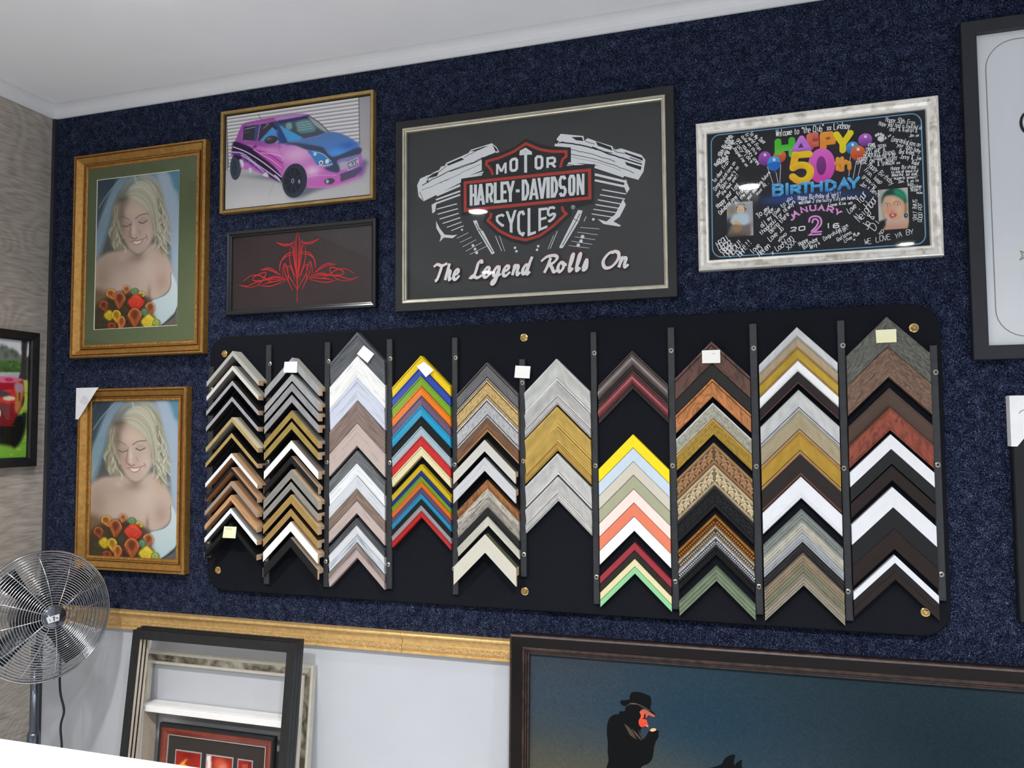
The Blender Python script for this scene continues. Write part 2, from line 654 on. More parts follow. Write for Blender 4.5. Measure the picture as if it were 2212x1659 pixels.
class Art:
    """flat printed shapes laid over one another on a picture, with their own ink colours"""

    def __init__(s, parent, depth, step=0.000015):
        s.p, s.d, s.step, s.k = parent, depth, step, 0
        s.v, s.f, s.c = [], [], []
        s.tilt, s.sub = 0.000013, 0

    def _put(s, P, F, C, off=None):
        n = len(s.v)
        s.k += 1
        y = -(s.d + s.k * s.step)
        if off is None:
            off = [0.0] * len(P)
        s.v += [(a[0], y - o_, a[1]) for a, o_ in zip(P, off)]
        s.f += [tuple(i + n for i in f) for f in F]
        s.c += C

    def _cols(s, P, col, col2):
        c1 = np.array(lin(col))
        if col2 is None:
            return [c1] * len(P)
        c2 = np.array(lin(col2))
        z = np.array([p[1] for p in P])
        f = (z.max() - z) / max(1e-9, z.max() - z.min())
        return [c1 * (1 - k) + c2 * k for k in f]

    def poly(s, P, col, col2=None):
        P = np.asarray(P, float)
        s._put(P, [tuple(range(len(P)))], s._cols(P, col, col2))

    def disc(s, c, rx, rz, col, col2=None, n=20, rot=0.0):
        P = []
        for k in range(n):
            a = 2 * math.pi * k / n
            x, z = rx * math.cos(a), rz * math.sin(a)
            P.append((c[0] + x * math.cos(rot) - z * math.sin(rot), c[1] + x * math.sin(rot) + z * math.cos(rot)))
        s.poly(P, col, col2)

    def ribbon(s, P, w, col, col2=None, closed=False, caps=False, nib=None, same=False):
        P = np.asarray(P, float)
        keep = [0] + [i for i in range(1, len(P)) if np.linalg.norm(P[i] - P[i - 1]) > 1e-6]
        P = P[keep]
        N = len(P)
        if N < 2:
            return
        V, F = [], []
        ws = w if hasattr(w, '__len__') else [w] * N
        for i in range(N):
            a = P[(i - 1) % N] if (closed or i > 0) else None
            b = P[(i + 1) % N] if (closed or i < N - 1) else None
            d1 = (P[i] - a) if a is not None else (b - P[i])
            d2 = (b - P[i]) if b is not None else d1
            d1 = d1 / (np.linalg.norm(d1) + 1e-12)
            d2 = d2 / (np.linalg.norm(d2) + 1e-12)
            n1 = np.array([-d1[1], d1[0]]); n2 = np.array([-d2[1], d2[0]])
            m = n1 + n2
            l = np.linalg.norm(m)
            m = n1 if l < 1e-6 else m / l
            sc = 1.0 / max(0.5, float(m @ n1))
            hw = ws[min(i, len(ws) - 1)] / 2
            if nib is not None:
                tt = d1 + d2
                an = math.atan2(tt[1], tt[0]) - nib
                hw *= 0.72 + 0.45 * abs(math.sin(an))
            V += [P[i] + m * hw * sc, P[i] - m * hw * sc]
        M = N if closed else N - 1
        for i in range(M):
            j = (i + 1) % N
            F.append((2 * i, 2 * i + 1, 2 * j + 1, 2 * j))
        if caps and not closed:
            for (c, d, h) in ((P[0], P[0] - P[1], ws[0] / 2), (P[-1], P[-1] - P[-2], ws[-1] / 2)):
                a0 = math.atan2(d[1], d[0])
                n0 = len(V)
                V += [c + h * np.array([math.cos(a0 + a), math.sin(a0 + a)]) for a in np.linspace(-math.pi / 2, math.pi / 2, 7)]
                F.append(tuple(range(n0, n0 + 7)))
        # a stroke rises by a hair along its length so that its crossings never lie in one plane
        s.sub = (s.sub + 1) % 7 if same else 0
        ex = s.sub * 0.000003
        off = [ex if closed else ex + s.tilt * (i // 2) / N for i in range(2 * N)]
        off += [off[0] if i < 7 else off[-1] for i in range(len(V) - 2 * N)]
        if same:
            s.k -= 1
        s._put(V, F, s._cols(V, col, col2), off)

    def build(s, name, label=None, mat=None):
        return obj(name, s.v, s.f, mat or ink(), s.p, cols=np.array(s.c), label=label)


# ------------------------------------------------------------------ painted prints: colour grids worked out with numpy
class Canvas:
    def __init__(s, W, H, bg, mp, box):
        """box: (x0, x1, z0, z1) local rectangle of the print, mp maps crop pixels to local metres"""
        s.W, s.H = W, H
        s.a = np.empty((H, W, 3), np.float32)
        s.a[:] = bg
        s.mp, s.box = mp, box
        s.X, s.Y = np.meshgrid(np.arange(W) + 0.0, np.arange(H) + 0.0)
        q = s.to([(500, 500), (500, 510)])
        s.s = float(np.linalg.norm(q[1] - q[0]) / 10)

    def to(s, pts):
        q = s.mp(pts)
        x0, x1, z0, z1 = s.box
        return np.stack([(q[:, 0] - x0) / (x1 - x0) * (s.W - 1), (z1 - q[:, 1]) / (z1 - z0) * (s.H - 1)], 1)

    @staticmethod
    def blur(m, r):
        r = int(round(r))
        if r < 1:
            return m
        for ax in (0, 1):
            for _ in range(2):
                p = np.pad(m, [(r + 1, r) if a == ax else (0, 0) for a in (0, 1)], mode='edge')
                c = np.cumsum(p, axis=ax)
                if ax == 0:
                    m = (c[2 * r + 1:] - c[:-2 * r - 1]) / (2 * r + 1)
                else:
                    m = (c[:, 2 * r + 1:] - c[:, :-2 * r - 1]) / (2 * r + 1)
        return m

    def mix(s, m, col, alpha):
        m = (m * alpha)[..., None]
        s.a = s.a * (1 - m) + np.asarray(col, np.float32) * m

    def poly(s, pts, col, soft=1.0, alpha=1.0, smooth=True, col2=None):
        P = s.to(pts)
        if smooth:
            P = catmull(P, 5, True)
        m = np.zeros((s.H, s.W), bool)
        N = len(P)
        for i in range(N):
            (xa, ya), (xb, yb) = P[i], P[(i + 1) % N]
            if abs(yb - ya) < 1e-9:
                continue
            c = ((ya > s.Y) != (yb > s.Y))
            xi = (xb - xa) * (s.Y - ya) / (yb - ya) + xa
            m ^= c & (s.X < xi)
        m = s.blur(m.astype(np.float32), soft)
        if col2 is not None:
            y0, y1 = P[:, 1].min(), P[:, 1].max()
            f = np.clip((s.Y - y0) / max(1, y1 - y0), 0, 1)[..., None]
            col = np.asarray(col, np.float32) * (1 - f) + np.asarray(col2, np.float32) * f
        s.mix(m, col, alpha)

    def line(s, pts, w, col, alpha=1.0, soft=0.8, smooth=True):
        P = s.to(pts)
        if smooth:
            P = catmull(P, 6)
        w = max(0.6, w * s.s / 2)
        x0, x1 = int(max(0, P[:, 0].min() - w - 3)), int(min(s.W, P[:, 0].max() + w + 4))
        y0, y1 = int(max(0, P[:, 1].min() - w - 3)), int(min(s.H, P[:, 1].max() + w + 4))
        if x1 <= x0 or y1 <= y0:
            return
        X, Y = s.X[y0:y1, x0:x1], s.Y[y0:y1, x0:x1]
        d = np.full(X.shape, 1e9)
        for i in range(len(P) - 1):
            a, b = P[i], P[i + 1]
            v = b - a
            L = v @ v + 1e-9
            t = np.clip(((X - a[0]) * v[0] + (Y - a[1]) * v[1]) / L, 0, 1)
            d = np.minimum(d, np.hypot(X - a[0] - t * v[0], Y - a[1] - t * v[1]))
        m = np.clip((w + soft - d) / (2 * soft), 0, 1)[..., None] * alpha
        s.a[y0:y1, x0:x1] = s.a[y0:y1, x0:x1] * (1 - m) + np.asarray(col, np.float32) * m

    def blob(s, c, rx, ry, col, alpha=1.0, hard=False):
        q = s.to([c])[0]
        rx, ry = rx * s.s, ry * s.s
        d = ((s.X - q[0]) / rx) ** 2 + ((s.Y - q[1]) / ry) ** 2
        m = np.clip((1.0 - np.sqrt(d)) * min(rx, ry) + 0.5, 0, 1) if hard else np.exp(-d * 1.2)
        s.mix(m.astype(np.float32), col, alpha)

    def grain(s, amp):
        s.a = s.a + rng.normal(0, amp, (s.H, s.W, 1)).astype(np.float32)

    def mesh(s, name):
        W, H = s.W, s.H
        x0, x1, z0, z1 = s.box
        xs = np.linspace(x0, x1, W); zs = np.linspace(z1, z0, H)
        co = np.zeros((H, W, 3), np.float32)
        co[..., 0] = xs[None, :]
        co[..., 2] = zs[:, None]
        me = bpy.data.meshes.new(name)
        me.vertices.add(W * H)
        me.vertices.foreach_set('co', co.ravel())
        idx = np.arange(W * H, dtype=np.int32).reshape(H, W)
        q = np.stack([idx[:-1, :-1], idx[1:, :-1], idx[1:, 1:], idx[:-1, 1:]], -1).reshape(-1, 4)
        me.loops.add(q.size)
        me.loops.foreach_set('vertex_index', q.ravel())
        me.polygons.add(len(q))
        me.polygons.foreach_set('loop_start', np.arange(len(q), dtype=np.int32) * 4)
        me.update(calc_edges=True)
        ca = me.color_attributes.new('Col', 'FLOAT_COLOR', 'POINT')
        c = np.ones((H * W, 4), np.float32)
        c[:, :3] = lin_np(s.a).reshape(-1, 3)
        ca.data.foreach_set('color', c.ravel())
        me.materials.append(ink())
        return me

    def build(s, name, parent, depth, label=None):
        o = bpy.data.objects.new(name, s.mesh(name))
        COL.objects.link(o)
        o.parent = parent
        o.location = (0, -depth, 0)
        if label:
            o['label'] = label
        return o


# ------------------------------------------------------------------ lettering: a one-stroke alphabet, x 0-4, baseline y 2, capitals to y 9
GL = {'A': '02 29 42,15 35', 'B': '02 09 39 48 47 36 06,36 45 43 32 02', 'C': '48 39 19 08 03 12 32 43', 'D': '02 09 29 47 44 22 02',
      'E': '42 02 09 49,06 36', 'F': '02 09 49,06 36', 'G': '48 39 19 08 03 12 32 43 45 25', 'H': '02 09,42 49,06 46', 'I': '22 29',
      'J': '49 43 32 12 03', 'K': '02 09,49 05,16 42', 'L': '09 02 42', 'M': '02 09 25 49 42', 'N': '02 09 42 49',
      'O': '19 08 03 12 32 43 48 39 19', 'P': '02 09 39 48 46 35 05', 'Q': '19 08 03 12 32 43 48 39 19,24 42',
      'R': '02 09 39 48 46 35 05,25 42', 'S': '48 39 19 08 06 15 35 44 43 32 12 03', 'T': '09 49,29 22', 'U': '09 03 12 32 43 49',
      'V': '09 22 49', 'W': '09 12 26 32 49', 'X': '02 49,09 42', 'Y': '09 25 49,25 22', 'Z': '09 49 02 42',
      '0': '19 08 03 12 32 43 48 39 19', '1': '18 29 22', '2': '08 19 39 48 46 02 42', '5': '49 09 06 36 45 43 32 12 03',
      '6': '48 39 19 07 03 12 32 43 45 36 05', 'a': '45 36 16 05 03 12 32 43,46 42', 'b': '09 02 32 43 45 36 05',
      'c': '45 36 16 05 03 12 32 43', 'd': '49 42,43 32 12 03 05 16 36 45', 'e': '04 44 45 36 16 05 03 12 42', 'f': '38 29 18 12,06 36',
      'g': '45 36 16 05 03 12 43,46 41 30 00', 'h': '09 02,05 16 36 45 42', 'i': '26 22,28 29', 'j': '26 21 10,28 29',
      'k': '09 02,46 04,24 42', 'l': '19 12 22', 'm': '06 02,05 16 25 22,25 36 45 42', 'n': '06 02,05 16 36 45 42',
      'o': '16 05 03 12 32 43 45 36 16', 'p': '06 00,05 16 36 45 43 32 12 03', 'q': '46 40,45 36 16 05 03 12 32 43', 'r': '06 02,04 16 36',
      's': '45 36 16 05 34 43 32 12', 't': '18 13 22 32,06 36', 'u': '06 03 12 32 43,46 42', 'v': '06 22 46', 'w': '06 12 25 32 46',
      'x': '02 46,06 42', 'y': '06 23,46 10 00', 'z': '06 46 02 42', '!': '29 25,23 22', '.': '12 22', '-': '15 35', '+': '24 28,06 46',
      "'": '29 27', ',': '22 11', '&': '42 08 19 28 04 12 43', '"': '19 17,39 37'}


def glyph(ch):
    return [[(int(p[0]) / 4.0, (int(p[1]) - 2) / 7.0) for p in st.split()] for st in GL.get(ch, '').split(',') if st]


def quad_glyph(ch, q):
    """strokes of a letter fitted to a quad TL, TR, BR, BL given in crop pixels"""
    q = [np.array(p, float) for p in q]
    out = []
    for st in glyph(ch):
        out.append([tuple((q[3] * (1 - x) + q[2] * x) * (1 - y) + (q[0] * (1 - x) + q[1] * x) * y) for x, y in st])
    return out


def block(ch, q, tx, ty):
    """straight-sided block capital as quads inside TL, TR, BR, BL"""
    q = [np.array(p, float) for p in q]

    def W(x, y):
        return tuple((q[3] * (1 - x) + q[2] * x) * (1 - y) + (q[0] * (1 - x) + q[1] * x) * y)

    def bar(x0, y0, x1, y1):
        return [(x0, y0), (x1, y0), (x1, y1), (x0, y1)]
    a, b_ = 0.5 - tx / 2, 0.5 + tx / 2
    S = {'H': [bar(0, 0, tx, 1), bar(1 - tx, 0, 1, 1), bar(tx * 0.9, 0.5 - ty / 2, 1 - tx * 0.9, 0.5 + ty / 2)], 'I': [bar(0, 0, 1, 1)], 'L': [bar(0, 0, tx, 1), bar(tx * 0.9, 0, 1, ty)],
         'E': [bar(0, 0, tx, 1), bar(tx * 0.9, 0, 1, ty), bar(tx * 0.9, 1 - ty, 1, 1), bar(tx * 0.9, 0.5 - ty / 2, 0.9, 0.5 + ty / 2)], 'T': [bar(a, 0, b_, 1), bar(0, 1 - ty, 1, 1)],
         'N': [bar(0, 0, tx * 0.85, 1), bar(1 - tx * 0.85, 0, 1, 1), [(0, 1), (tx, 1), (1, 0), (1 - tx, 0)]], 'V': [[(0, 1), (tx, 1), (b_, 0), (a, 0)], [(1, 1), (1 - tx, 1), (a, 0), (b_, 0)]],
         'A': [[(0, 0), (tx, 0), (b_, 1), (a, 1)], [(1, 0), (1 - tx, 0), (a, 1), (b_, 1)], bar(0.25, 0.2, 0.75, 0.2 + ty * 0.8)],
         'Y': [[(0, 1), (tx, 1), (b_, 0.40), (a, 0.40)], [(1, 1), (1 - tx, 1), (a, 0.40), (b_, 0.40)], bar(a, 0, b_, 0.45)],
         'M': [bar(0, 0, tx * 0.85, 1), bar(1 - tx * 0.85, 0, 1, 1), [(0, 1), (tx, 1), (b_, 0.2), (a, 0.2)], [(1, 1), (1 - tx, 1), (a, 0.2), (b_, 0.2)]], '-': [bar(0, 0.42, 1, 0.42 + ty)]}
    return [[W(*p) for p in quad] for quad in S[ch]] if ch in S else None


def write(art, mp, text, x0, y0, x1, y1, h, wpx, col=(242, 243, 245), jitter=0.05, smooth=True):
    a, b = np.array([x0, y0], float), np.array([x1, y1], float)
    d = (b - a) / max(1, len(text))
    L = np.linalg.norm(d)
    e = d / L
    nrm = np.array([e[1], -e[0]])
    u = unit(mp, ((x0 + x1) / 2, (y0 + y1) / 2))
    for i, ch in enumerate(text):
        o = a + d * i + nrm * rng.normal(0, jitter) * h
        sl = 0.12 + rng.normal(0, 0.04)
        for st in glyph(ch):
            P = [tuple(o + e * (x * L * 0.8 + y * h * sl) + nrm * y * h) for x, y in st]
            Q = mp(P)
            if smooth and len(Q) > 2:
                Q = catmull(Q, 3)
            art.ribbon(Q, wpx * u, col, same=(i > 0))


# ------------------------------------------------------------------ felt board, rails and bolts
TB = 0.022
bx0 = 0.5 * (on_wall(450, 900, TB)[0] + on_wall(447, 1150, TB)[0])
bx1 = 0.5 * (on_wall(2043, 900, TB)[0] + on_wall(2051, 1300, TB)[0])
bz1 = 0.5 * (on_wall(700, 712, TB)[2] + on_wall(1900, 664, TB)[2])
bz0 = 0.5 * (on_wall(600, 1277, TB)[2] + on_wall(1950, 1382, TB)[2])
board = thing('display_board', 'wide black felt board with rounded corners holding frame corner samples', 'display board',
              ((bx0 + bx1) / 2, 0, bz0))
bw, bh = bx1 - bx0, bz1 - bz0
rr = 0.075
P = []
for (cx_, cz_, a0) in ((bw / 2 - rr, bh - rr, 0), (-bw / 2 + rr, bh - rr, 90), (-bw / 2 + rr, rr, 180), (bw / 2 - rr, rr, 270)):
    for k in range(9):
        a = math.radians(a0 + k * 11.25)
        P.append((cx_ + rr * math.cos(a), cz_ + rr * math.sin(a)))
n = len(P)


def inset(P, d):
    c = np.mean(P, 0)
    return [(x - math.copysign(d, x - c[0]), z - math.copysign(d, z - c[1])) for x, z in P]


P2 = inset(P, 0.004)
V = [(x, -0.0005, z) for x, z in P] + [(x, -TB + 0.004, z) for x, z in P] + [(x, -TB, z) for x, z in P2]
F = [(i, (i + 1) % n, n + (i + 1) % n, n + i) for i in range(n)] + [(n + i, n + (i + 1) % n, 2 * n + (i + 1) % n, 2 * n + i) for i in range(n)]
F += [tuple(range(n)), tuple(range(2 * n, 3 * n))]
obj('felt_panel', V, F, M_FELT, board)

ORD = ['topmost', 'second', 'third', 'fourth', 'fifth', 'sixth', 'seventh', 'eighth', 'ninth', 'tenth', 'eleventh',
       'twelfth', 'thirteenth', 'fourteenth', 'fifteenth', 'sixteenth', 'seventeenth', 'eighteenth', 'nineteenth']

for (x, y, lab) in ((483, 764, 'top left corner'), (1131, 729, 'top edge, middle'), (1975, 708, 'top right corner'),
                    (469, 1232, 'bottom left corner'), (1133, 1278, 'bottom edge, middle'), (2000, 1323, 'bottom right corner')):
    p = on_wall(x, y, TB + 0.006)
    t = thing('fixing_bolt', 'brass hex bolt with washer at the %s of the felt board' % lab, 'bolt', (p[0], -TB, p[2]), group='brass bolts of the felt board')
    b = MB(); b.lathe((0, 0, 0), (0, -1, 0), [(0.0125, 0.0), (0.0125, 0.002), (0.010, 0.003)], 24)
    b.build('washer', M_BRASS, t)
    b = MB(); b.lathe((0, 0, 0), (0.0, -1, 0), [(0.0075, 0.003), (0.0075, 0.0085), (0.006, 0.010)], 6)
    b.build('bolt_head', M_BRASS, t)

TR = 0.034
RAILS = [  # (left px, right px, y) twice, top px y, bottom px y, screws
    ((452, 462, 850), (444, 455, 1150), 792, 1205, [(456, 841), (449, 1170)]),
    ((576, 587, 790), (567.4, 579, 1240), 745, 1262, [(582.8, 786), (577.4, 998), (574, 1207.8)]),
    ((703.6, 714.4, 775), (695.6, 707.8, 1250), 739, 1268, [(709.4, 780.4), (705.5, 998.7), (702.7, 1213)]),
    ((837.4, 849, 775), (832, 844, 1250), 732.5, 1272, [(842.8, 775), (841, 999.6), (838, 1219.7)]),
    ((978, 990, 770), (975.9, 987, 1270), 729, 1284.6, [(983.9, 773), (981.5, 1004), (980, 1229)]),
    ((1122, 1135, 830), (1124, 1136.5, 1230), 775.7, 1246, [(1128, 827), (1129.3, 996), (1131.3, 1198)]),
    ((1276, 1289, 760), (1282, 1294.6, 1290), 717, 1305, [(1283.6, 762.5), (1285.6, 1006), (1288.3, 1246.7)]),
    ((1442, 1457, 760), (1452.5, 1467, 1290), 707, 1316.5, [(1449.7, 757), (1453, 1006), (1458.4, 1256.8)]),
    ((1620, 1635, 750), (1631.8, 1649, 1300), 699, 1327.6, [(1628, 752), (1634.3, 1007.6), (1639.8, 1267.4)]),
    ((1810.7, 1827, 740), (1825, 1841, 1310), 692, 1341, [(1821, 746), (1823, 1011.5), (1832, 1278)]),
    ((2010, 2027.6, 790), (2027, 2043, 1290), 745.7, 1298, [(2021.6, 803.9), (2026, 1004), (2033.8, 1241)])]
RX = []
M_RAIL = mk('rail_charcoal', (44, 46, 50), (38, 40, 44), 0.55, nscale=60)
for i, (a, c, ty, by, sc) in enumerate(RAILS):
    x0 = 0.5 * (on_wall(a[0], a[2], TR)[0] + on_wall(c[0], c[2], TR)[0])
    x1 = 0.5 * (on_wall(a[1], a[2], TR)[0] + on_wall(c[1], c[2], TR)[0])
    RX.append((x0, x1))
    z1 = on_wall(0.5 * (a[0] + a[1]), ty, TR)[2]
    z0 = on_wall(0.5 * (c[0] + c[1]), by, TR)[2]
    lab = ['outer left of the board, mostly hidden behind deep samples', 'between the first and second sample columns', 'between the second and third sample columns',
           'between the third and fourth sample columns', 'between the fourth and fifth sample columns', 'between the fifth and sixth sample columns',
           'between the sixth and seventh sample columns', 'between the seventh and eighth sample columns',
           'between the eighth and ninth sample columns', 'between the ninth and tenth sample columns', 'right of the rightmost sample column'][i]
    t = thing('divider_rail', 'charcoal vertical rail ' + lab, 'rail', ((x0 + x1) / 2, -TB, z0), group='rails of the felt board')
    b = MB(); b.box(-(x1 - x0) / 2, (x1 - x0) / 2, -(TR - TB), -0.0002, 0, z1 - z0, bev=0.0012)
    b.build('bar', M_RAIL, t)
    for (sx, sy) in sc:
        p = on_wall(sx, sy, TR + 0.002)
        b = MB()
        b.lathe((p[0] - (x0 + x1) / 2, -(TR - TB), p[2] - z0), (0, -1, 0), [(0.0074, 0), (0.0072, 0.0012), (0.005, 0.0026), (0.003, 0.0026), (0.0024, 0.0012)], 16)
        b.lathe((p[0] - (x0 + x1) / 2, -(TR - TB) - 0.00125, p[2] - z0), (0, -1, 0), [(0.0026, 0), (0.0026, 0.0002)], 8, 1)  # dark disc painted in as the shadow of the screw recess
        b.build('screw', [M_NICKEL, M_DARKMETAL], t)


# ------------------------------------------------------------------ frame corner samples (chevrons)
def cmat(col, fin):
    key = 'moulding_%s_%02x%02x%02x' % (fin, *col)
    d = tuple(int(v * 0.80) for v in col)
    l = tuple(min(255, int(v * 1.12 + 5)) for v in col)
    if max(col) < 72:        # dark stains: matt, little sheen
        c_ = tuple(int(v * 0.72) for v in col)
        if fin in ('paint', 'wood', 'gloss'):
            return mk(key, c_, tuple(int(v * (0.72 if fin == 'wood' else 0.93)) for v in c_), 0.5, coord='UV', scale=(6, 130, 1) if fin == 'wood' else (1, 1, 1),
                      nscale=2.4 if fin == 'wood' else 60, detail=4, spec=0.3)
    if fin == 'paint':
        return mk(key, col, tuple(int(v * 0.985) for v in col), 0.55, coord='UV', nscale=60)
    if fin == 'gloss':
        return mk(key, col, tuple(int(v * 0.9) for v in col), 0.28, coord='UV', scale=(1, 2, 1), nscale=160, coat=0.3, bump=0.15, ramp=(0.4, 0.75))
    if fin == 'wood':
        return mk(key, l, tuple(int(v * 0.66) for v in col), 0.55, coord='UV', scale=(6, 130, 1), nscale=2.4, detail=6, ramp=(0.40, 0.68), bump=0.25)
    if fin == 'wash':
        return mk(key, col, tuple(int(v * 0.80) for v in col), 0.6, coord='UV', scale=(8, 90, 1), nscale=2.0, detail=7, ramp=(0.50, 0.80), bump=0.12, distort=0.8)
    if fin == 'bark':
        return mk(key, l, tuple(int(v * 0.5) for v in col), 0.65, coord='UV', scale=(12, 60, 1), nscale=3.0, detail=6, ramp=(0.42, 0.72), bump=0.4, distort=1.0)
    if fin == 'burl':
        return mk(key, l, tuple(int(v * 0.72) for v in col), 0.35, coord='UV', nscale=38, detail=4, ramp=(0.4, 0.68), distort=1.8, coat=0.2)
    if fin == 'leaf':
        return mk(key, tuple(min(255, int(v * 1.05 + 3)) for v in col), tuple(int(v * 0.955) for v in col), 0.36, 0.3, coord='UV', scale=(1, 1.5, 1), nscale=34, detail=5, ramp=(0.38, 0.70))
    if fin == 'antique':
        return mk(key, l, tuple(int(v * 0.80) for v in col), 0.33, 0.35, coord='UV', scale=(1, 1.6, 1), nscale=110, detail=6, ramp=(0.42, 0.72), bump=0.1)
    if fin == 'rustic':
        return mk(key, l, tuple(int(v * 0.55) for v in col), 0.6, coord='UV', scale=(14, 55, 1), nscale=4.0, detail=6, ramp=(0.38, 0.7), bump=0.9, bdist=0.004, distort=1.2)
    return mk(key, col, d, 0.45, coord='UV', nscale=40)


def sm(n, f):
    return [(i / n, f(i / n)) for i in range(n + 1)]


# face profiles: (fraction across the face from the outer edge, height above the board in m, slot)
PROF = {
    'flat': lambda h: [(0, h), (1, h)],
    'plank': lambda h: [(0, h - 0.002), (0.03, h), (0.97, h), (1, h - 0.002)],
    'slope': lambda h: [(0, h), (0.06, h), (0.10, h - 0.002), (0.9, h * 0.62), (0.92, h * 0.68), (1, h * 0.66)],
    'step': lambda h: [(0, h * 0.9), (0.05, h), (0.10, h), (0.11, h * 0.86), (0.16, h * 0.86), (0.18, h * 0.93), (0.80, h * 0.80),
                       (0.81, h * 0.72), (0.86, h * 0.72), (0.88, h * 0.80), (0.93, h * 0.80), (0.95, h * 0.66), (1, h * 0.66)],
    'scoop': lambda h: [(0, h)] + [(0.1 + 0.75 * x, h - h * 0.42 * math.sin(x * math.pi / 2)) for x in np.linspace(0, 1, 7)] + [(0.88, h * 0.68), (0.93, h * 0.7), (1, h * 0.6)],
    'round': lambda h: [(0, h * 0.55), (0.07, h * 0.6), (0.12, h * 0.5)] + [(0.14 + 0.6 * x, h * 0.5 + h * 0.5 * math.sin(x * math.pi)) for x in np.linspace(0, 1, 9)] +
                       [(0.78, h * 0.45), (0.82, h * 0.52), (0.86, h * 0.45), (0.92, h * 0.4), (0.95, h * 0.46), (1, h * 0.4)],
    'panel': lambda h: [(0, h), (0.04, h), (0.05, h - 0.001), (0.80, h * 0.82), (0.81, h * 0.74), (0.84, h * 0.74), (0.86, h * 0.84), (0.93, h * 0.84), (0.95, h * 0.7), (1, h * 0.7)],
    'outer': lambda h: [(0, h), (0.14, h), (0.16, h * 0.9), (0.19, h * 0.9), (0.2, h * 0.95), (0.96, h * 0.80), (1, h * 0.72)],
    'ridge': lambda h: [(x, h * (1 - 0.28 * x) + h * 0.10 * math.cos(x * 2 * math.pi * 3.0)) for x in np.linspace(0, 1, 37)],
    'bead': lambda h: [(0, h * 0.85), (0.06, h), (0.2, h), (0.3, h * 0.86), (0.36, h * 0.6), (0.92, h * 0.5), (1, h * 0.55)],
    'ornate': lambda h: [(0, h * 0.9), (0.04, h), (0.12, h), (0.16, h * 0.85), (0.19, h * 0.85), (0.21, h * 0.78), (0.82, h * 0.58), (0.84, h * 0.66), (0.90, h * 0.66), (1, h * 0.55)],
}


GROOVE_SHADE = {'step': [(0.105, 0.17), (0.805, 0.87), (0.945, 0.96)], 'scoop': [(0.855, 0.90)], 'panel': [(0.045, 0.055), (0.80, 0.85)],  # bands coloured dark as painted shade, the relief being too shallow
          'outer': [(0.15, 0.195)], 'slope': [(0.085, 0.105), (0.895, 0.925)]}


def spiral(cx_, cy_, r, sgn, turns=1.35, n=15):
    return [(cx_ + sgn * r * (1 - 0.8 * k / n) * math.cos(-math.pi / 2 + 2 * math.pi * turns * k / n),
             cy_ + r * (1 - 0.8 * k / n) * math.sin(-math.pi / 2 + 2 * math.pi * turns * k / n)) for k in range(n + 1)]


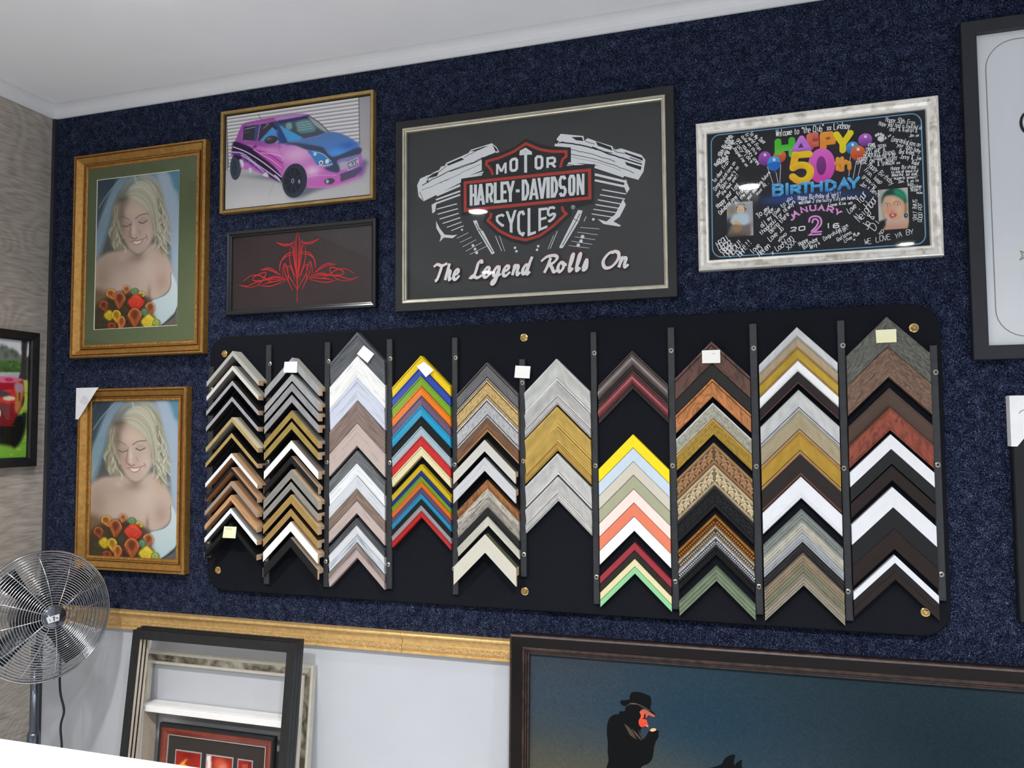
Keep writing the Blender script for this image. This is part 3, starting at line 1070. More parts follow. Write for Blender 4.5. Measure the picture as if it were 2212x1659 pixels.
def sample(label, group, x0, x1, xc, za, v, base, h, prof, m_face, m_side, m_lip=None, lip=None, deep=False, raw=False, orn=None, morn=None, kn=1.0, grooves=(), m_groove_shade=None, m_inner=None):
    """one mitred corner: apex at (xc, za), arms at 45 degrees, cut upright at x0 and x1"""
    t = thing('frame_corner_sample', label, 'frame sample', (xc, -base, za), group=group)
    face = PROF[prof](h)
    # closed cross section as (down offset, height)
    if deep:
        cut = h * 0.42 if v < 0.03 else h - 0.010
        cs = [(0, 0.0)] + [(u * v, hh) for u, hh in face] + [(v, cut), (v * 0.45, cut), (v * 0.45, 0.0)]
    else:
        cs = [(0, 0.0)] + [(u * v, hh) for u, hh in face] + [(v, 0.0)]
    n = len(cs)
    for sgn, xe in ((-1, x0), (1, x1)):
        L = abs(xe - xc)
        V = [(0, -hh, -d) for d, hh in cs] + [(sgn * L, -hh, -d - L * kn) for d, hh in cs]
        off = rng.uniform(0, 5)
        UV, acc = [], 0.0
        vs = []
        for i in range(n):
            if i:
                acc += math.hypot((cs[i][0] - cs[i - 1][0]) * 0.707, cs[i][1] - cs[i - 1][1])
            vs.append(acc)
        UV = [(off + sgn * (-cs[i][0]) * 0.35, vs[i] + off) for i in range(n)] + [(off + L * 1.414 - cs[i][0] * 0.35, vs[i] + off) for i in range(n)]
        F, MI = [], []
        nf = len(face)
        for i in range(n):
            j = (i + 1) % n
            F.append((i, j, n + j, n + i))
            if 1 <= i < nf:
                k = 0
                if lip is not None:
                    um = 0.5 * (face[i - 1][0] + face[i][0])
                    if any(a <= um <= c for a, c in lip):
                        k = 2
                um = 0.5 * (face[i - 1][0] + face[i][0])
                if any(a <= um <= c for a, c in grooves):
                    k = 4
                MI.append(k)
            elif i == 0:
                MI.append(1)
            else:
                MI.append(3 if deep else 1)
        F.append(tuple(range(n))); MI.append(1)
        if not raw:
            F.append(tuple(range(2 * n - 1, n - 1, -1))); MI.append(1)
        arm = obj('arm', V, F, [m_face, m_side, m_lip or m_face, m_inner or m_side, m_groove_shade or m_face], t, MI, uvs=UV)
        if raw:
            V2 = [(sgn * L, -hh, -d - L * kn) for d, hh in cs]
            V3 = [(sgn * (L + 0.0006), -hh, -d - L * kn) for d, hh in cs]
            obj('cut_end', V2 + V3, [tuple(range(n)), tuple(range(2 * n - 1, n - 1, -1))] + [(i, (i + 1) % n, n + (i + 1) % n, n + i) for i in range(n)],
                M_RAWWOOD, arm, label='pale raw wood cut end')
        if orn:
            # relief runs along the arm; a: along (m), c: across fraction
            def pt(a, c, lift):
                i = 0
                while i < nf - 2 and face[i + 1][0] < c:
                    i += 1
                (u0, h0), (u1, h1) = face[i], face[i + 1]
                hh = h0 + (h1 - h0) * (c - u0) / max(1e-6, u1 - u0)
                # a is measured along the arm, c across; a point at across c sits c*v below the outer edge
                ax = a * 0.7071
                return (sgn * ax, -(hh + lift), -c * v - ax * kn)
            mb = MB()
            W = v * 0.7071
            if orn[0] == 'beads':
                c = 0.5 * (orn[1] + orn[2])
                step = (orn[2] - orn[1]) * W * 0.66
                a = step
                rA = step * 0.52
                while a < L * 1.414 - step * 0.3:
                    p = np.array(pt(a, c, 0))
                    e = np.array([sgn * 0.7071, 0, -0.7071]); f = np.array([sgn * 0.7071, 0, 0.7071])
                    mb.bead(p, e * rA * 0.8, f * (orn[2] - orn[1]) * W * 0.45, np.array([0, -rA * 0.9, 0]))
                    a += step
            else:
                c0, c1 = orn[1], orn[2]
                bwid = (c1 - c0) * W
                step = bwid * 0.95
                a = step * 0.15
                fl = 1
                while a < L * 1.414 - 0.002:
                    for curve in (spiral(0.35, 0.42, 0.30, 1), spiral(0.80, 0.68, 0.20, -1, 1.1),
                                  [(0.05, 0.95), (0.25, 0.70), (0.55, 0.78), (0.75, 0.95)], [(0.0, 0.08), (0.35, 0.05), (0.7, 0.25), (0.95, 0.10)],
                                  [(0.65, 0.45), (0.82, 0.38), (0.98, 0.5)]):
                        cur = catmull(curve, 3) if len(curve) < 8 else np.array(curve)
                        pl = []
                        for (qx, qy) in cur:
                            aa = a + qx * step
                            cc = c0 + (qy if fl > 0 else 1 - qy) * (c1 - c0)
                            cl = cc * v * 0.7071
                            if aa < -0.001 or aa > L * 1.414 + cl * 0:
                                continue
                            pl.append(pt(max(0.0, aa), cc, 0.0))
                        if len(pl) < 3:
                            continue
                        pl = np.array(pl)
                        wd = bwid * 0.085
                        Vv, Ff = [], []
                        for i in range(len(pl)):
                            d = pl[min(i + 1, len(pl) - 1)] - pl[max(i - 1, 0)]
                            nn = np.array([-d[2], 0, d[0]]); nn /= (np.linalg.norm(nn) + 1e-9)
                            Vv += [pl[i] + nn * wd, pl[i] + np.array([0, -bwid * 0.13, 0]), pl[i] - nn * wd]
                        for i in range(len(pl) - 1):
                            Ff += [(3 * i, 3 * i + 1, 3 * i + 4, 3 * i + 3), (3 * i + 1, 3 * i + 2, 3 * i + 5, 3 * i + 4)]
                        mb.add(Vv, Ff)
                    a += step
                    fl = 1
            if mb.v:
                mb.build('ornament_band', morn or m_face, arm, smooth=(orn[0] != 'beads'), label='raised %s band' % ('beaded' if orn[0] == 'beads' else 'scrollwork'))
    return t


# columns: crop pixel x of left edge / right edge / apex as ((crop,x,y),(crop,x,y)) pairs, then the samples from the top down
def cx_world(pairs, t):
    return sum(on_wall(*px_of(c, x, y), t)[0] for c, x, y in pairs) / len(pairs)


WOODS = (205, 165, 125)
GREY_SIDE = (176, 175, 164)
COLUMNS = [
    ('leftmost column', 'deep samples in the leftmost column', 'deep',
     [('A', 95, 640), ('B', 75, 700)], [('A', 760, 640), ('B', 694, 560)], [('A', 428, 400), ('B', 380, 400)], [
         ('A', 225, 290, (176, 176, 168), 'paint', 'flat', 'pale grey deep box', GREY_SIDE, 0.05, False),
         ('A', 415, 475, (214, 210, 202), 'paint', 'flat', 'off-white deep box', (196, 192, 182), 0.05, False),
         ('A', 605, 665, (172, 172, 176), 'leaf', 'flat', 'silver faced dark-sided box', (62, 52, 48), 0.05, False),
         ('A', 810, 870, (168, 170, 176), 'leaf', 'flat', 'silver faced black-sided box', (26, 26, 28), 0.05, False),
         ('A', 1075, 1135, (186, 162, 108), 'leaf', 'flat', 'gold faced cream-sided box', (226, 216, 186), 0.05, False),
         ('A', 1275, 1335, (180, 156, 96), 'leaf', 'flat', 'gold faced black-sided box', (28, 26, 24), 0.05, False),
         ('B', -5, 48, (240, 240, 240), 'paint', 'flat', 'white faced raw-sided box', WOODS, 0.05, True),
         ('B', 165, 215, (46, 36, 34), 'paint', 'flat', 'dark brown faced raw-sided box', WOODS, 0.05, True),
         ('B', 330, 385, (158, 142, 128), 'paint', 'flat', 'taupe faced raw-sided box', WOODS, 0.05, True),
         ('B', 495, 562, (190, 142, 96), 'wood', 'flat', 'tan timber deep box', WOODS, 0.05, True),
         ('B', 650, 712, (238, 240, 242), 'paint', 'flat', 'bright white grey-sided box', (150, 150, 146), 0.05, False),
         ('B', 822, 890, (20, 20, 23), 'paint', 'flat', 'plain black deep box', (22, 23, 26), 0.05, False)]),
    ('second column', 'deep samples in the second column', 'deep',
     [('A', 842, 760), ('B', 772, 620)], [('A', 1532, 760), ('B', 1422, 640)], [('A', 1188, 400), ('B', 1100, 500)], [
         ('A', 310, 420, (160, 164, 166), 'leaf', 'flat', 'silver leaf box under a white note', GREY_SIDE, 0.042, True),
         ('A', 520, 612, (164, 166, 168), 'leaf', 'flat', 'silver leaf light-edged box', (190, 192, 190), 0.042, True),
         ('A', 640, 742, (150, 152, 154), 'leaf', 'flat', 'mottled silver dark-sided box', (90, 84, 82), 0.042, True),
         ('A', 785, 885, (152, 154, 158), 'leaf', 'flat', 'mottled silver black-sided box', (40, 38, 38), 0.042, True),
         ('A', 985, 1083, (162, 138, 74), 'leaf', 'flat', 'antique gold light-sided box', (120, 116, 108), 0.042, True),
         ('A', 1130, 1228, (160, 140, 76), 'leaf', 'flat', 'antique gold dark-sided box', (60, 48, 46), 0.042, True),
         ('A', 1370, 1474, (242, 242, 240), 'paint', 'flat', 'white grey-sided box', (130, 122, 116), 0.042, False),
         ('B', 30, 112, (32, 33, 36), 'paint', 'flat', 'black raw-sided box', (222, 190, 160), 0.03, True),
         ('B', 190, 296, (138, 134, 128), 'wash', 'flat', 'grey raw-sided box', (214, 184, 150), 0.042, True),
         ('B', 335, 425, (142, 138, 132), 'wash', 'flat', 'grey dark-sided box', (50, 44, 42), 0.042, True),
         ('B', 490, 594, (166, 136, 78), 'leaf', 'flat', 'gold raw-sided box', (220, 190, 152), 0.042, True),
         ('B', 655, 748, (168, 136, 80), 'leaf', 'flat', 'gold dark-sided box', (70, 52, 40), 0.042, True),
         ('B', 812, 930, (244, 243, 238), 'paint', 'flat', 'cream white raw-sided box', (222, 192, 156), 0.042, True),
         ('B', 1000, 1118, (30, 31, 34), 'paint', 'flat', 'large black raw-edged box', (200, 176, 156), 0.036, True)]),
    ('woodgrain third column', 'woodgrain samples in the third column', 'reg',
     [('C', 130, 900), ('D', 104, 600)], [('C', 800, 700), ('D', 755, 700)], [('C', 450, 600), ('D', 430, 600)], [
         ('C', 97, 375, (82, 86, 90), 'wood', 'outer', 'wide charcoal woodgrain'),
         ('C', 375, 650, (238, 238, 236), 'wash', 'plank', 'wide whitewashed'),
         ('C', 650, 915, (206, 212, 226), 'wash', 'outer', 'wide cool white'),
         ('C', 915, 1185, (124, 106, 98), 'wood', 'plank', 'wide taupe woodgrain'),
         ('C', 1185, 1460, (188, 172, 164), 'wash', 'plank', 'wide pinkish limed'),
         ('C', 1510, 1672, (98, 100, 102), 'wood', 'plank', 'medium charcoal woodgrain'),
         ('D', 115, 255, (236, 240, 242), 'wash', 'outer', 'medium whitewashed'),
         ('D', 255, 405, (206, 210, 216), 'wash', 'plank', 'medium cool grey'),
         ('D', 405, 545, (122, 104, 92), 'wood', 'plank', 'medium brown woodgrain'),
         ('D', 545, 692, (186, 170, 163), 'wash', 'plank', 'medium pinkish limed'),
         ('D', 745, 835, (74, 76, 80), 'wood', 'outer', 'narrow charcoal woodgrain'),
         ('D', 835, 928, (226, 228, 230), 'wash', 'outer', 'narrow whitewashed'),
         ('D', 928, 1030, (196, 202, 210), 'wood', 'outer', 'narrow pale grey'),
         ('D', 1030, 1115, (124, 112, 106), 'wood', 'plank', 'narrow brown woodgrain'),
         ('D', 1115, 1207, (190, 172, 168), 'wash', 'outer', 'narrow pinkish limed')]),
    ('rainbow fourth column', 'bright painted samples in the fourth column', 'reg',
     [('C', 872, 900), ('D', 830, 700)], [('C', 1562, 850), ('D', 1518, 600)], [('C', 1213, 500), ('D', 1170, 500)], [
         ('C', 378, 500, (252, 214, 0), 'gloss', 'outer', 'wide bright yellow'),
         ('C', 505, 622, (36, 70, 180), 'gloss', 'outer', 'wide royal blue'),
         ('C', 622, 742, (124, 172, 34), 'gloss', 'outer', 'wide lime green'),
         ('C', 742, 858, (246, 128, 14), 'gloss', 'outer', 'wide orange'),
         ('C', 858, 976, (110, 84, 112), 'gloss', 'outer', 'wide dusty purple'),
         ('C', 976, 1106, (14, 158, 204), 'gloss', 'outer', 'wide turquoise'),
         ('C', 1106, 1222, (36, 37, 40), 'gloss', 'outer', 'wide black'),
         ('C', 1222, 1340, (172, 194, 204), 'gloss', 'outer', 'wide powder blue'),
         ('C', 1340, 1462, (206, 34, 34), 'gloss', 'outer', 'wide red'),
         ('C', 1462, 1578, (238, 228, 180), 'gloss', 'outer', 'wide cream'),
         ('D', 125, 200, (224, 194, 14), 'gloss', 'outer', 'narrow yellow'),
         ('D', 200, 260, (22, 48, 136), 'gloss', 'outer', 'narrow dark blue'),
         ('D', 260, 326, (118, 160, 38), 'gloss', 'outer', 'narrow green'),
         ('D', 326, 395, (232, 116, 30), 'gloss', 'outer', 'narrow orange'),
         ('D', 395, 462, (96, 76, 112), 'gloss', 'outer', 'narrow purple'),
         ('D', 462, 530, (36, 148, 190), 'gloss', 'outer', 'narrow turquoise'),
         ('D', 530, 600, (40, 42, 45), 'gloss', 'outer', 'narrow black'),
         ('D', 600, 666, (164, 166, 170), 'gloss', 'outer', 'narrow silver grey'),
         ('D', 666, 738, (190, 28, 28), 'gloss', 'outer', 'narrow red')]),
    ('fifth column', 'mixed samples in the fifth column', 'reg',
     [('E', 165, 1000), ('F', 135, 700)], [('E', 948, 900), ('F', 838, 750)], [('E', 537, 600), ('F', 482, 500)], [
         ('E', 370, 600, (104, 102, 104), 'leaf', 'step', 'pewter grey stepped'),
         ('E', 600, 830, (186, 158, 104), 'antique', 'step', 'champagne gold stepped'),
         ('E', 830, 1085, (172, 172, 174), 'antique', 'step', 'silver stepped'),
         ('E', 1085, 1262, (112, 78, 52), 'wood', 'panel', 'brown timber gold-lined'),
         ('E', 1362, 1512, (198, 196, 188), 'paint', 'flat', 'flat pale greige box', (92, 90, 68), 0.03, False),
         ('F', 40, 193, (196, 197, 200), 'wash', 'flat', 'flat brushed silver box', (120, 124, 124), 0.03, False),
         ('F', 290, 392, (158, 104, 58), 'burl', 'slope', 'honey brown timber'),
         ('F', 392, 492, (192, 186, 174), 'bark', 'slope', 'whitish distressed'),
         ('F', 492, 602, (160, 154, 144), 'bark', 'slope', 'grey distressed'),
         ('F', 602, 706, (58, 58, 62), 'paint', 'slope', 'charcoal satin'),
         ('F', 706, 810, (220, 217, 202), 'wash', 'slope', 'narrow cream distressed'),
         ('F', 903, 1112, (204, 200, 186), 'paint', 'flat', 'wide flat greige box', (88, 92, 66), 0.03, False)]),
    ('silver and gold sixth column', 'metallic samples in the sixth column', 'reg',
     [('E', 1030, 900), ('F', 898, 500)], [('E', 1876, 900), ('F', 1648, 600)], [('E', 1437, 600), ('F', 1265, 300)], [
         ('E', 325, 612, (198, 199, 195), 'leaf', 'scoop', 'wide silver'),
         ('E', 612, 800, (192, 191, 188), 'leaf', 'scoop', 'medium silver'),
         ('E', 800, 912, (192, 189, 187), 'leaf', 'step', 'narrow silver'),
         ('E', 938, 1195, (196, 164, 84), 'leaf', 'scoop', 'wide gold'),
         ('E', 1195, 1390, (194, 162, 84), 'leaf', 'scoop', 'medium gold'),
         ('E', 1390, 1502, (186, 150, 74), 'leaf', 'step', 'narrow gold'),
         ('F', -2, 238, (200, 201, 198), 'leaf', 'scoop', 'wide pale silver'),
         ('F', 258, 425, (198, 196, 192), 'leaf', 'scoop', 'medium pale silver'),
         ('F', 425, 530, (200, 198, 194), 'leaf', 'step', 'narrow pale silver')]),
    ('pastel seventh column', 'plain painted samples in the seventh column', 'reg',
     [('G', 118, 800), ('H', 112, 600)], [('G', 925, 850), ('H', 850, 900)], [('G', 505, 500), ('H', 472, 600)], [
         ('G', 305, 525, (118, 108, 104), 'leaf', 'round', 'pewter rounded'),
         ('G', 528, 745, (138, 68, 72), 'leaf', 'round', 'burgundy rounded'),
         ('G', 1275, 1430, (254, 222, 0), 'paint', 'plank', 'flat canary yellow'),
         ('G', 1432, 1590, (198, 214, 228), 'paint', 'plank', 'flat pale blue'),
         ('H', -14, 125, (206, 199, 184), 'paint', 'plank', 'flat beige'),
         ('H', 127, 267, (166, 166, 138), 'paint', 'plank', 'flat sage'),
         ('H', 269, 409, (248, 222, 212), 'paint', 'plank', 'flat blush pink'),
         ('H', 411, 549, (228, 126, 94), 'paint', 'plank', 'flat coral'),
         ('H', 551, 698, (238, 240, 240), 'paint', 'plank', 'flat white'),
         ('H', 815, 896, (152, 40, 52), 'paint', 'plank', 'narrow deep red'),
         ('H', 898, 980, (58, 50, 47), 'paint', 'plank', 'narrow dark brown'),
         ('H', 982, 1062, (222, 214, 166), 'paint', 'plank', 'narrow pale yellow'),
         ('H', 1064, 1136, (140, 202, 148), 'paint', 'plank', 'narrow mint green')]),
    ('ornate eighth column', 'dark and ornate samples in the eighth column', 'reg',
     [('G', 1010, 900), ('H', 922, 700)], [('G', 1893, 900), ('H', 1706, 900)], [('G', 1437, 600), ('H', 1304, 500)], [
         ('G', 200, 455, (86, 56, 46), 'burl', 'outer', 'dark walnut burl'),
         ('G', 457, 628, (46, 44, 44), 'paint', 'plank', 'matt charcoal'),
         ('G', 630, 842, (172, 108, 54), 'burl', 'outer', 'honey burl timber'),
         ('G', 910, 1095, (164, 162, 146), 'antique', 'scoop', 'antique silver'),
         ('G', 1095, 1280, (158, 128, 46), 'antique', 'scoop', 'antique gold'),
         ('G', 1370, 1620, (156, 120, 84), 'leaf', 'ornate', 'bronze scrollwork'),
         ('H', 15, 235, (190, 172, 140), 'leaf', 'ornate', 'champagne scrollwork'),
         ('H', 237, 455, (40, 41, 44), 'gloss', 'ornate', 'black scrollwork'),
         ('H', 530, 640, (160, 104, 40), 'antique', 'bead', 'beaded bronze'),
         ('H', 642, 745, (172, 158, 132), 'antique', 'bead', 'beaded champagne'),
         ('H', 747, 840, (190, 192, 196), 'antique', 'bead', 'beaded silver'),
         ('H', 842, 945, (38, 39, 42), 'gloss', 'bead', 'beaded black'),
         ('H', 1060, 1212, (128, 142, 118), 'leaf', 'ridge', 'sage green ribbed')]),
    ('ninth column', 'lined and ribbed samples in the ninth column', 'reg',
     [('I', 140, 800), ('J', 170, 700)], [('I', 925, 800), ('J', 925, 900)], [('I', 520, 500), ('J', 535, 500)], [
         ('I', 215, 320, (202, 203, 203), 'leaf', 'panel', 'narrow pale silver'),
         ('I', 320, 430, (170, 150, 120), 'leaf', 'panel', 'narrow champagne'),
         ('I', 430, 548, (176, 146, 44), 'leaf', 'panel', 'narrow gold'),
         ('I', 550, 658, (246, 246, 246), 'paint', 'panel', 'narrow white'),
         ('I', 658, 780, (52, 42, 44), 'paint', 'panel', 'narrow dark brown'),
         ('I', 840, 1052, (192, 193, 192), 'leaf', 'panel', 'wide silver grey'),
         ('I', 1052, 1270, (162, 150, 120), 'leaf', 'panel', 'wide champagne'),
         ('I', 1270, 1482, (172, 136, 46), 'leaf', 'panel', 'wide gold'),
         ('I', 1482, 1704, (56, 46, 44), 'paint', 'panel', 'wide dark brown'),
         ('J', 130, 335, (228, 230, 234), 'paint', 'panel', 'wide white'),
         ('J', 440, 550, (150, 156, 152), 'leaf', 'ridge', 'greenish silver ribbed'),
         ('J', 550, 650, (204, 202, 190), 'leaf', 'ridge', 'pale champagne ribbed'),
         ('J', 650, 745, (190, 194, 197), 'leaf', 'ridge', 'bright silver ribbed'),
         ('J', 745, 852, (62, 60, 61), 'leaf', 'ridge', 'charcoal ribbed'),
         ('J', 852, 952, (168, 154, 132), 'leaf', 'ridge', 'tan ribbed'),
         ('J', 952, 1055, (150, 148, 126), 'leaf', 'ridge', 'olive champagne ribbed'),
         ('J', 1055, 1158, (172, 164, 148), 'leaf', 'ridge', 'warm champagne ribbed')]),
    ('rightmost column', 'wide flat samples in the rightmost column', 'reg',
     [('I', 1018, 900), ('J', 1006, 700)], [('I', 1862, 800), ('J', 1813, 700)], [('I', 1432, 600), ('J', 1398, 500)], [
         ('I', 110, 410, (92, 92, 84), 'rustic', 'plank', 'rustic grey timber under a yellow note'),
         ('I', 410, 715, (116, 88, 70), 'rustic', 'plank', 'rustic brown timber'),
         ('I', 820, 1018, (76, 56, 44), 'paint', 'slope', 'chocolate brown sloped'),
         ('I', 1018, 1240, (128, 56, 34), 'burl', 'slope', 'mahogany sloped'),
         ('I', 1283, 1430, (226, 227, 230), 'paint', 'flat', 'medium flat white'),
         ('I', 1432, 1578, (36, 38, 41), 'paint', 'flat', 'medium flat black'),
         ('J', 25, 165, (52, 34, 30), 'wood', 'flat', 'medium flat espresso'),
         ('J', 228, 420, (224, 225, 229), 'paint', 'flat', 'wide flat white'),
         ('J', 422, 618, (36, 37, 40), 'paint', 'flat', 'wide flat black'),
         ('J', 620, 812, (56, 38, 34), 'wood', 'flat', 'wide flat espresso'),
         ('J', 870, 945, (222, 224, 228), 'paint', 'flat', 'narrow flat white'),
         ('J', 945, 1025, (42, 36, 37), 'paint', 'flat', 'narrow flat black'),
         ('J', 1025, 1102, (56, 40, 36), 'wood', 'flat', 'narrow flat espresso')])]

M_GOLDLIP = mk('gold_line', (190, 140, 90), (170, 120, 70), 0.35, 0.4, coord='UV')
SAMPLE_AT = {}
for ci, (cname, group, kind, LP, RP, AP, rows) in enumerate(COLUMNS):
    deepc = kind == 'deep'
    for k, row in enumerate(rows):
        crop, ya, yb, colr, fin, prof, desc = row[:7]
        box = len(row) > 7
        h = row[8] if box else (0.020 if prof in ('flat', 'plank') else 0.026)
        base = TR + 0.0005 if (deepc or box) else TB + 0.0006
        tf = base + h
        xl, xr, xa = cx_world(LP, tf), cx_world(RP, tf), cx_world(AP, tf)
        if box and not deepc:
            dx = (xr - xl) * 0.01
            xl -= 0.012; xr -= 0.012; xa -= 0.008
        if not box:
            if ci < 10:
                xl = max(xl, RX[ci][1] + 0.0012)
                xr = min(xr, RX[ci + 1][0] - 0.0012)
            xa = 0.5 * (xl + xr) + (xa - 0.5 * (xl + xr)) * 0.5
        # apex pixel column at this height
        apx = [px_of(c, x, y)[0] for c, x, y in AP]
        apy = [px_of(c, x, y)[1] for c, x, y in AP]
        _, pya = px_of(crop, 0, ya)
        _, pyb = px_of(crop, 0, yb)
        f = (pya - apy[0]) / (apy[1] - apy[0])
        pxx = apx[0] + f * (apx[1] - apx[0])
        za, zb_ = on_wall(pxx, pya, tf)[2], on_wall(pxx, pyb, tf)[2]
        v = za - zb_ - 0.0008
        mf = cmat(colr, fin)
        lip = None; ml = None; raw = False; orn = None; morn = None
        if box:
            ms = cmat(row[7], 'paint')
            raw = True
        else:
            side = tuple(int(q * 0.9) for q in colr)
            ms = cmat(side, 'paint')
        if desc == 'pewter rounded' or desc == 'burgundy rounded':
            lip, ml = [(0, 0.13), (0.75, 1.0)], cmat((62, 56, 55), 'leaf')
        if prof == 'panel' and fin == 'leaf':
            if 'champ' in desc or 'gold' in desc:
                lip, ml = [(0.80, 1.0)], cmat((196, 150, 100), 'leaf')
        if desc == 'brown timber gold-lined':
            lip, ml = [(0.85, 0.94)], cmat((214, 168, 112), 'leaf')
        if 'dark brown' in desc and prof == 'panel':
            lip, ml = [(0.82, 0.93)], cmat((96, 58, 46), 'paint')
        if desc == 'antique silver':
            lip, ml = [(0, 0.10)], cmat((206, 208, 206), 'leaf')
        if desc == 'antique gold':
            lip, ml = [(0, 0.10)], cmat((196, 144, 74), 'leaf')
        if desc.startswith('pewter grey'):
            lip, ml = [(0.86, 0.94)], cmat((190, 190, 192), 'leaf')
        if prof == 'step' and not desc.startswith('pewter'):
            lip, ml = [(0.0, 0.10), (0.87, 0.945)], cmat(tuple(min(255, int(q * 1.22)) for q in colr), fin)  # rim and bead lightened: painted highlights for low relief
        if prof == 'scoop' and ci == 5:
            lip, ml = [(0.90, 1.0)], cmat(tuple(min(255, int(q * 1.12)) for q in colr), fin)  # inner bead lightened the same way, its highlight put into the colour
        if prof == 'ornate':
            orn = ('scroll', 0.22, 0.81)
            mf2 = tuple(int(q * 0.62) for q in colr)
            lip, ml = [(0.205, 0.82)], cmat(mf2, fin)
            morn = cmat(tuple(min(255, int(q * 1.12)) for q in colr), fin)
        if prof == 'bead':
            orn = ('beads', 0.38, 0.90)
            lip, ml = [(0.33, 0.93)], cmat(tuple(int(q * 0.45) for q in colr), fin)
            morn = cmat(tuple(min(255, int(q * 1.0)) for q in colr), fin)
        where = '%s in the %s' % (ORD[k], cname) if k == 0 else '%s from the top in the %s' % (ORD[k], cname)
        if len((desc + where).split()) > 12:
            where = where.replace(' from the top', '')
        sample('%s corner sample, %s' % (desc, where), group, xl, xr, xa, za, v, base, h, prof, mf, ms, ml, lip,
               m_inner=(cmat((176, 128, 92) if max(row[7]) > 200 and row[7][0] - row[7][2] > 40 and ci == 0 else (44, 40, 38) if ci == 1 or max(row[7]) < 70 else tuple(int(q * 0.72) for q in row[7]), 'paint') if box else None),  # grey and pale boxes: side colour darkened to paint the inner shade
               deep=box, raw=raw, orn=orn, morn=morn, grooves=GROOVE_SHADE.get(prof, ()) if fin in ('leaf', 'antique', 'gloss', 'burl', 'bark') or 'sloped' in desc else (),
               m_groove_shade=cmat(tuple(int(q * 0.5) for q in colr), 'paint'))
        SAMPLE_AT[(ci, k)] = tf


# ------------------------------------------------------------------ paper notes stuck on samples and rails
def note(label, crop, quad, t, mat, lines=()):
    P = [on_wall(*px_of(crop, *p), t) for p in quad]
    c = np.mean(P, 0)
    th = thing('sticky_note', label, 'note', (c[0], -t, c[2]))
    L = [(p[0] - c[0], p[2] - c[2]) for p in P]
    V = [(x, -0.0002, z) for x, z in L] + [(x, -0.0007 - (0.002 if i >= 2 else 0), z) for i, (x, z) in enumerate(L)]
    obj('paper', V, [(0, 1, 2, 3), (7, 6, 5, 4)] + [(i, (i + 1) % 4, 4 + (i + 1) % 4, 4 + i) for i in range(4)], mat, th)
    if lines:
        a = Art(th, 0.0012)
        L = np.array(L)
        for (fx0, fx1, fz, txt) in lines:
            def q(u, v):
                p = (L[0] * (1 - u) + L[1] * u) * (1 - v) + (L[3] * (1 - u) + L[2] * u) * v
                return p
            n = len(txt)
            for i, ch in enumerate(txt):
                for st in glyph(ch):
                    pts = [q(fx0 + (fx1 - fx0) * (i + x * 0.75) / n, fz - y * 0.13) for x, y in st]
                    a.ribbon(pts, 0.0011, (140, 136, 120))
        a.d = 0.0032
        a.build('handwriting')


note('white note on the silver leaf box heading the second column', 'A', [(1095, 365), (1260, 362), (1255, 505), (1085, 503)], SAMPLE_AT[(1, 0)] + 0.001, M_NOTE)
note('white note tilted on the wide charcoal woodgrain sample', 'C', [(530, 255), (655, 358), (578, 465), (452, 358)], SAMPLE_AT[(2, 0)] + 0.001, M_NOTE)
note('white note tilted on the wide bright yellow sample', 'C', [(1252, 450), (1365, 552), (1275, 635), (1165, 505)], SAMPLE_AT[(3, 0)] + 0.001, M_NOTE)
note('white note on the rail between the fifth and sixth columns', 'E', [(910, 413), (1103, 422), (1090, 578), (898, 568)], TR + 0.001, M_NOTE)
note('cream white note on the dark walnut burl sample', 'G', [(1318, 306), (1528, 297), (1532, 450), (1322, 453)], SAMPLE_AT[(7, 0)] + 0.001, M_NOTE,
     [(0.12, 0.3, 0.36, 'no.'), (0.5, 0.75, 0.36, 'only')])
note('pale yellow note on the rustic grey timber sample', 'I', [(1296, 244), (1502, 234), (1504, 365), (1304, 374)], SAMPLE_AT[(9, 0)] + 0.001, M_NOTEY,
     [(0.08, 0.92, 0.55, 'REC.TIMBER')])
note('yellow note on the lowest black box of the leftmost column', 'B', [(302, 868), (450, 874), (437, 1010), (286, 1003)], SAMPLE_AT[(0, 11)] + 0.003, M_NOTEY,
     [(0.15, 0.7, 0.32, 'DONT'), (0.15, 0.75, 0.68, 'VENICE')])

# ------------------------------------------------------------------ framed pictures on the carpeted wall
GLASS = glass_mat()
M_GOLD = mk('gold_frame', (198, 150, 80), (174, 126, 60), 0.30, 0.65, nscale=60, detail=5, ramp=(0.35, 0.7), coat=0.15)
M_GOLDB = mk('gold_beads', (205, 160, 90), (150, 104, 46), 0.36, 0.45, nscale=90)
M_GOLDS = mk('slim_gold', (190, 160, 100), (170, 138, 80), 0.28, 0.6, nscale=20)
M_OLIVE = mk('olive_mat_board', (98, 108, 74), (92, 102, 70), 0.85, nscale=300)
M_BEVEL = mk('mat_bevel', (232, 230, 214), (226, 224, 208), 0.8)
M_BACK = mk('backing_board', (70, 62, 54), (62, 55, 48), 0.8)
M_SILVERL = mk('champagne_slip', (206, 202, 184), (190, 184, 164), 0.3, 0.5, nscale=30)
M_SILVERD = mk('distressed_silver', (250, 247, 238), (168, 157, 134), 0.28, 0.5, nscale=30, detail=7, ramp=(0.46, 0.74), scale=(1, 1, 1), distort=0.6)
M_SILVERE = mk('bright_silver_edge', (246, 244, 236), (230, 227, 216), 0.22, 0.5, nscale=40)

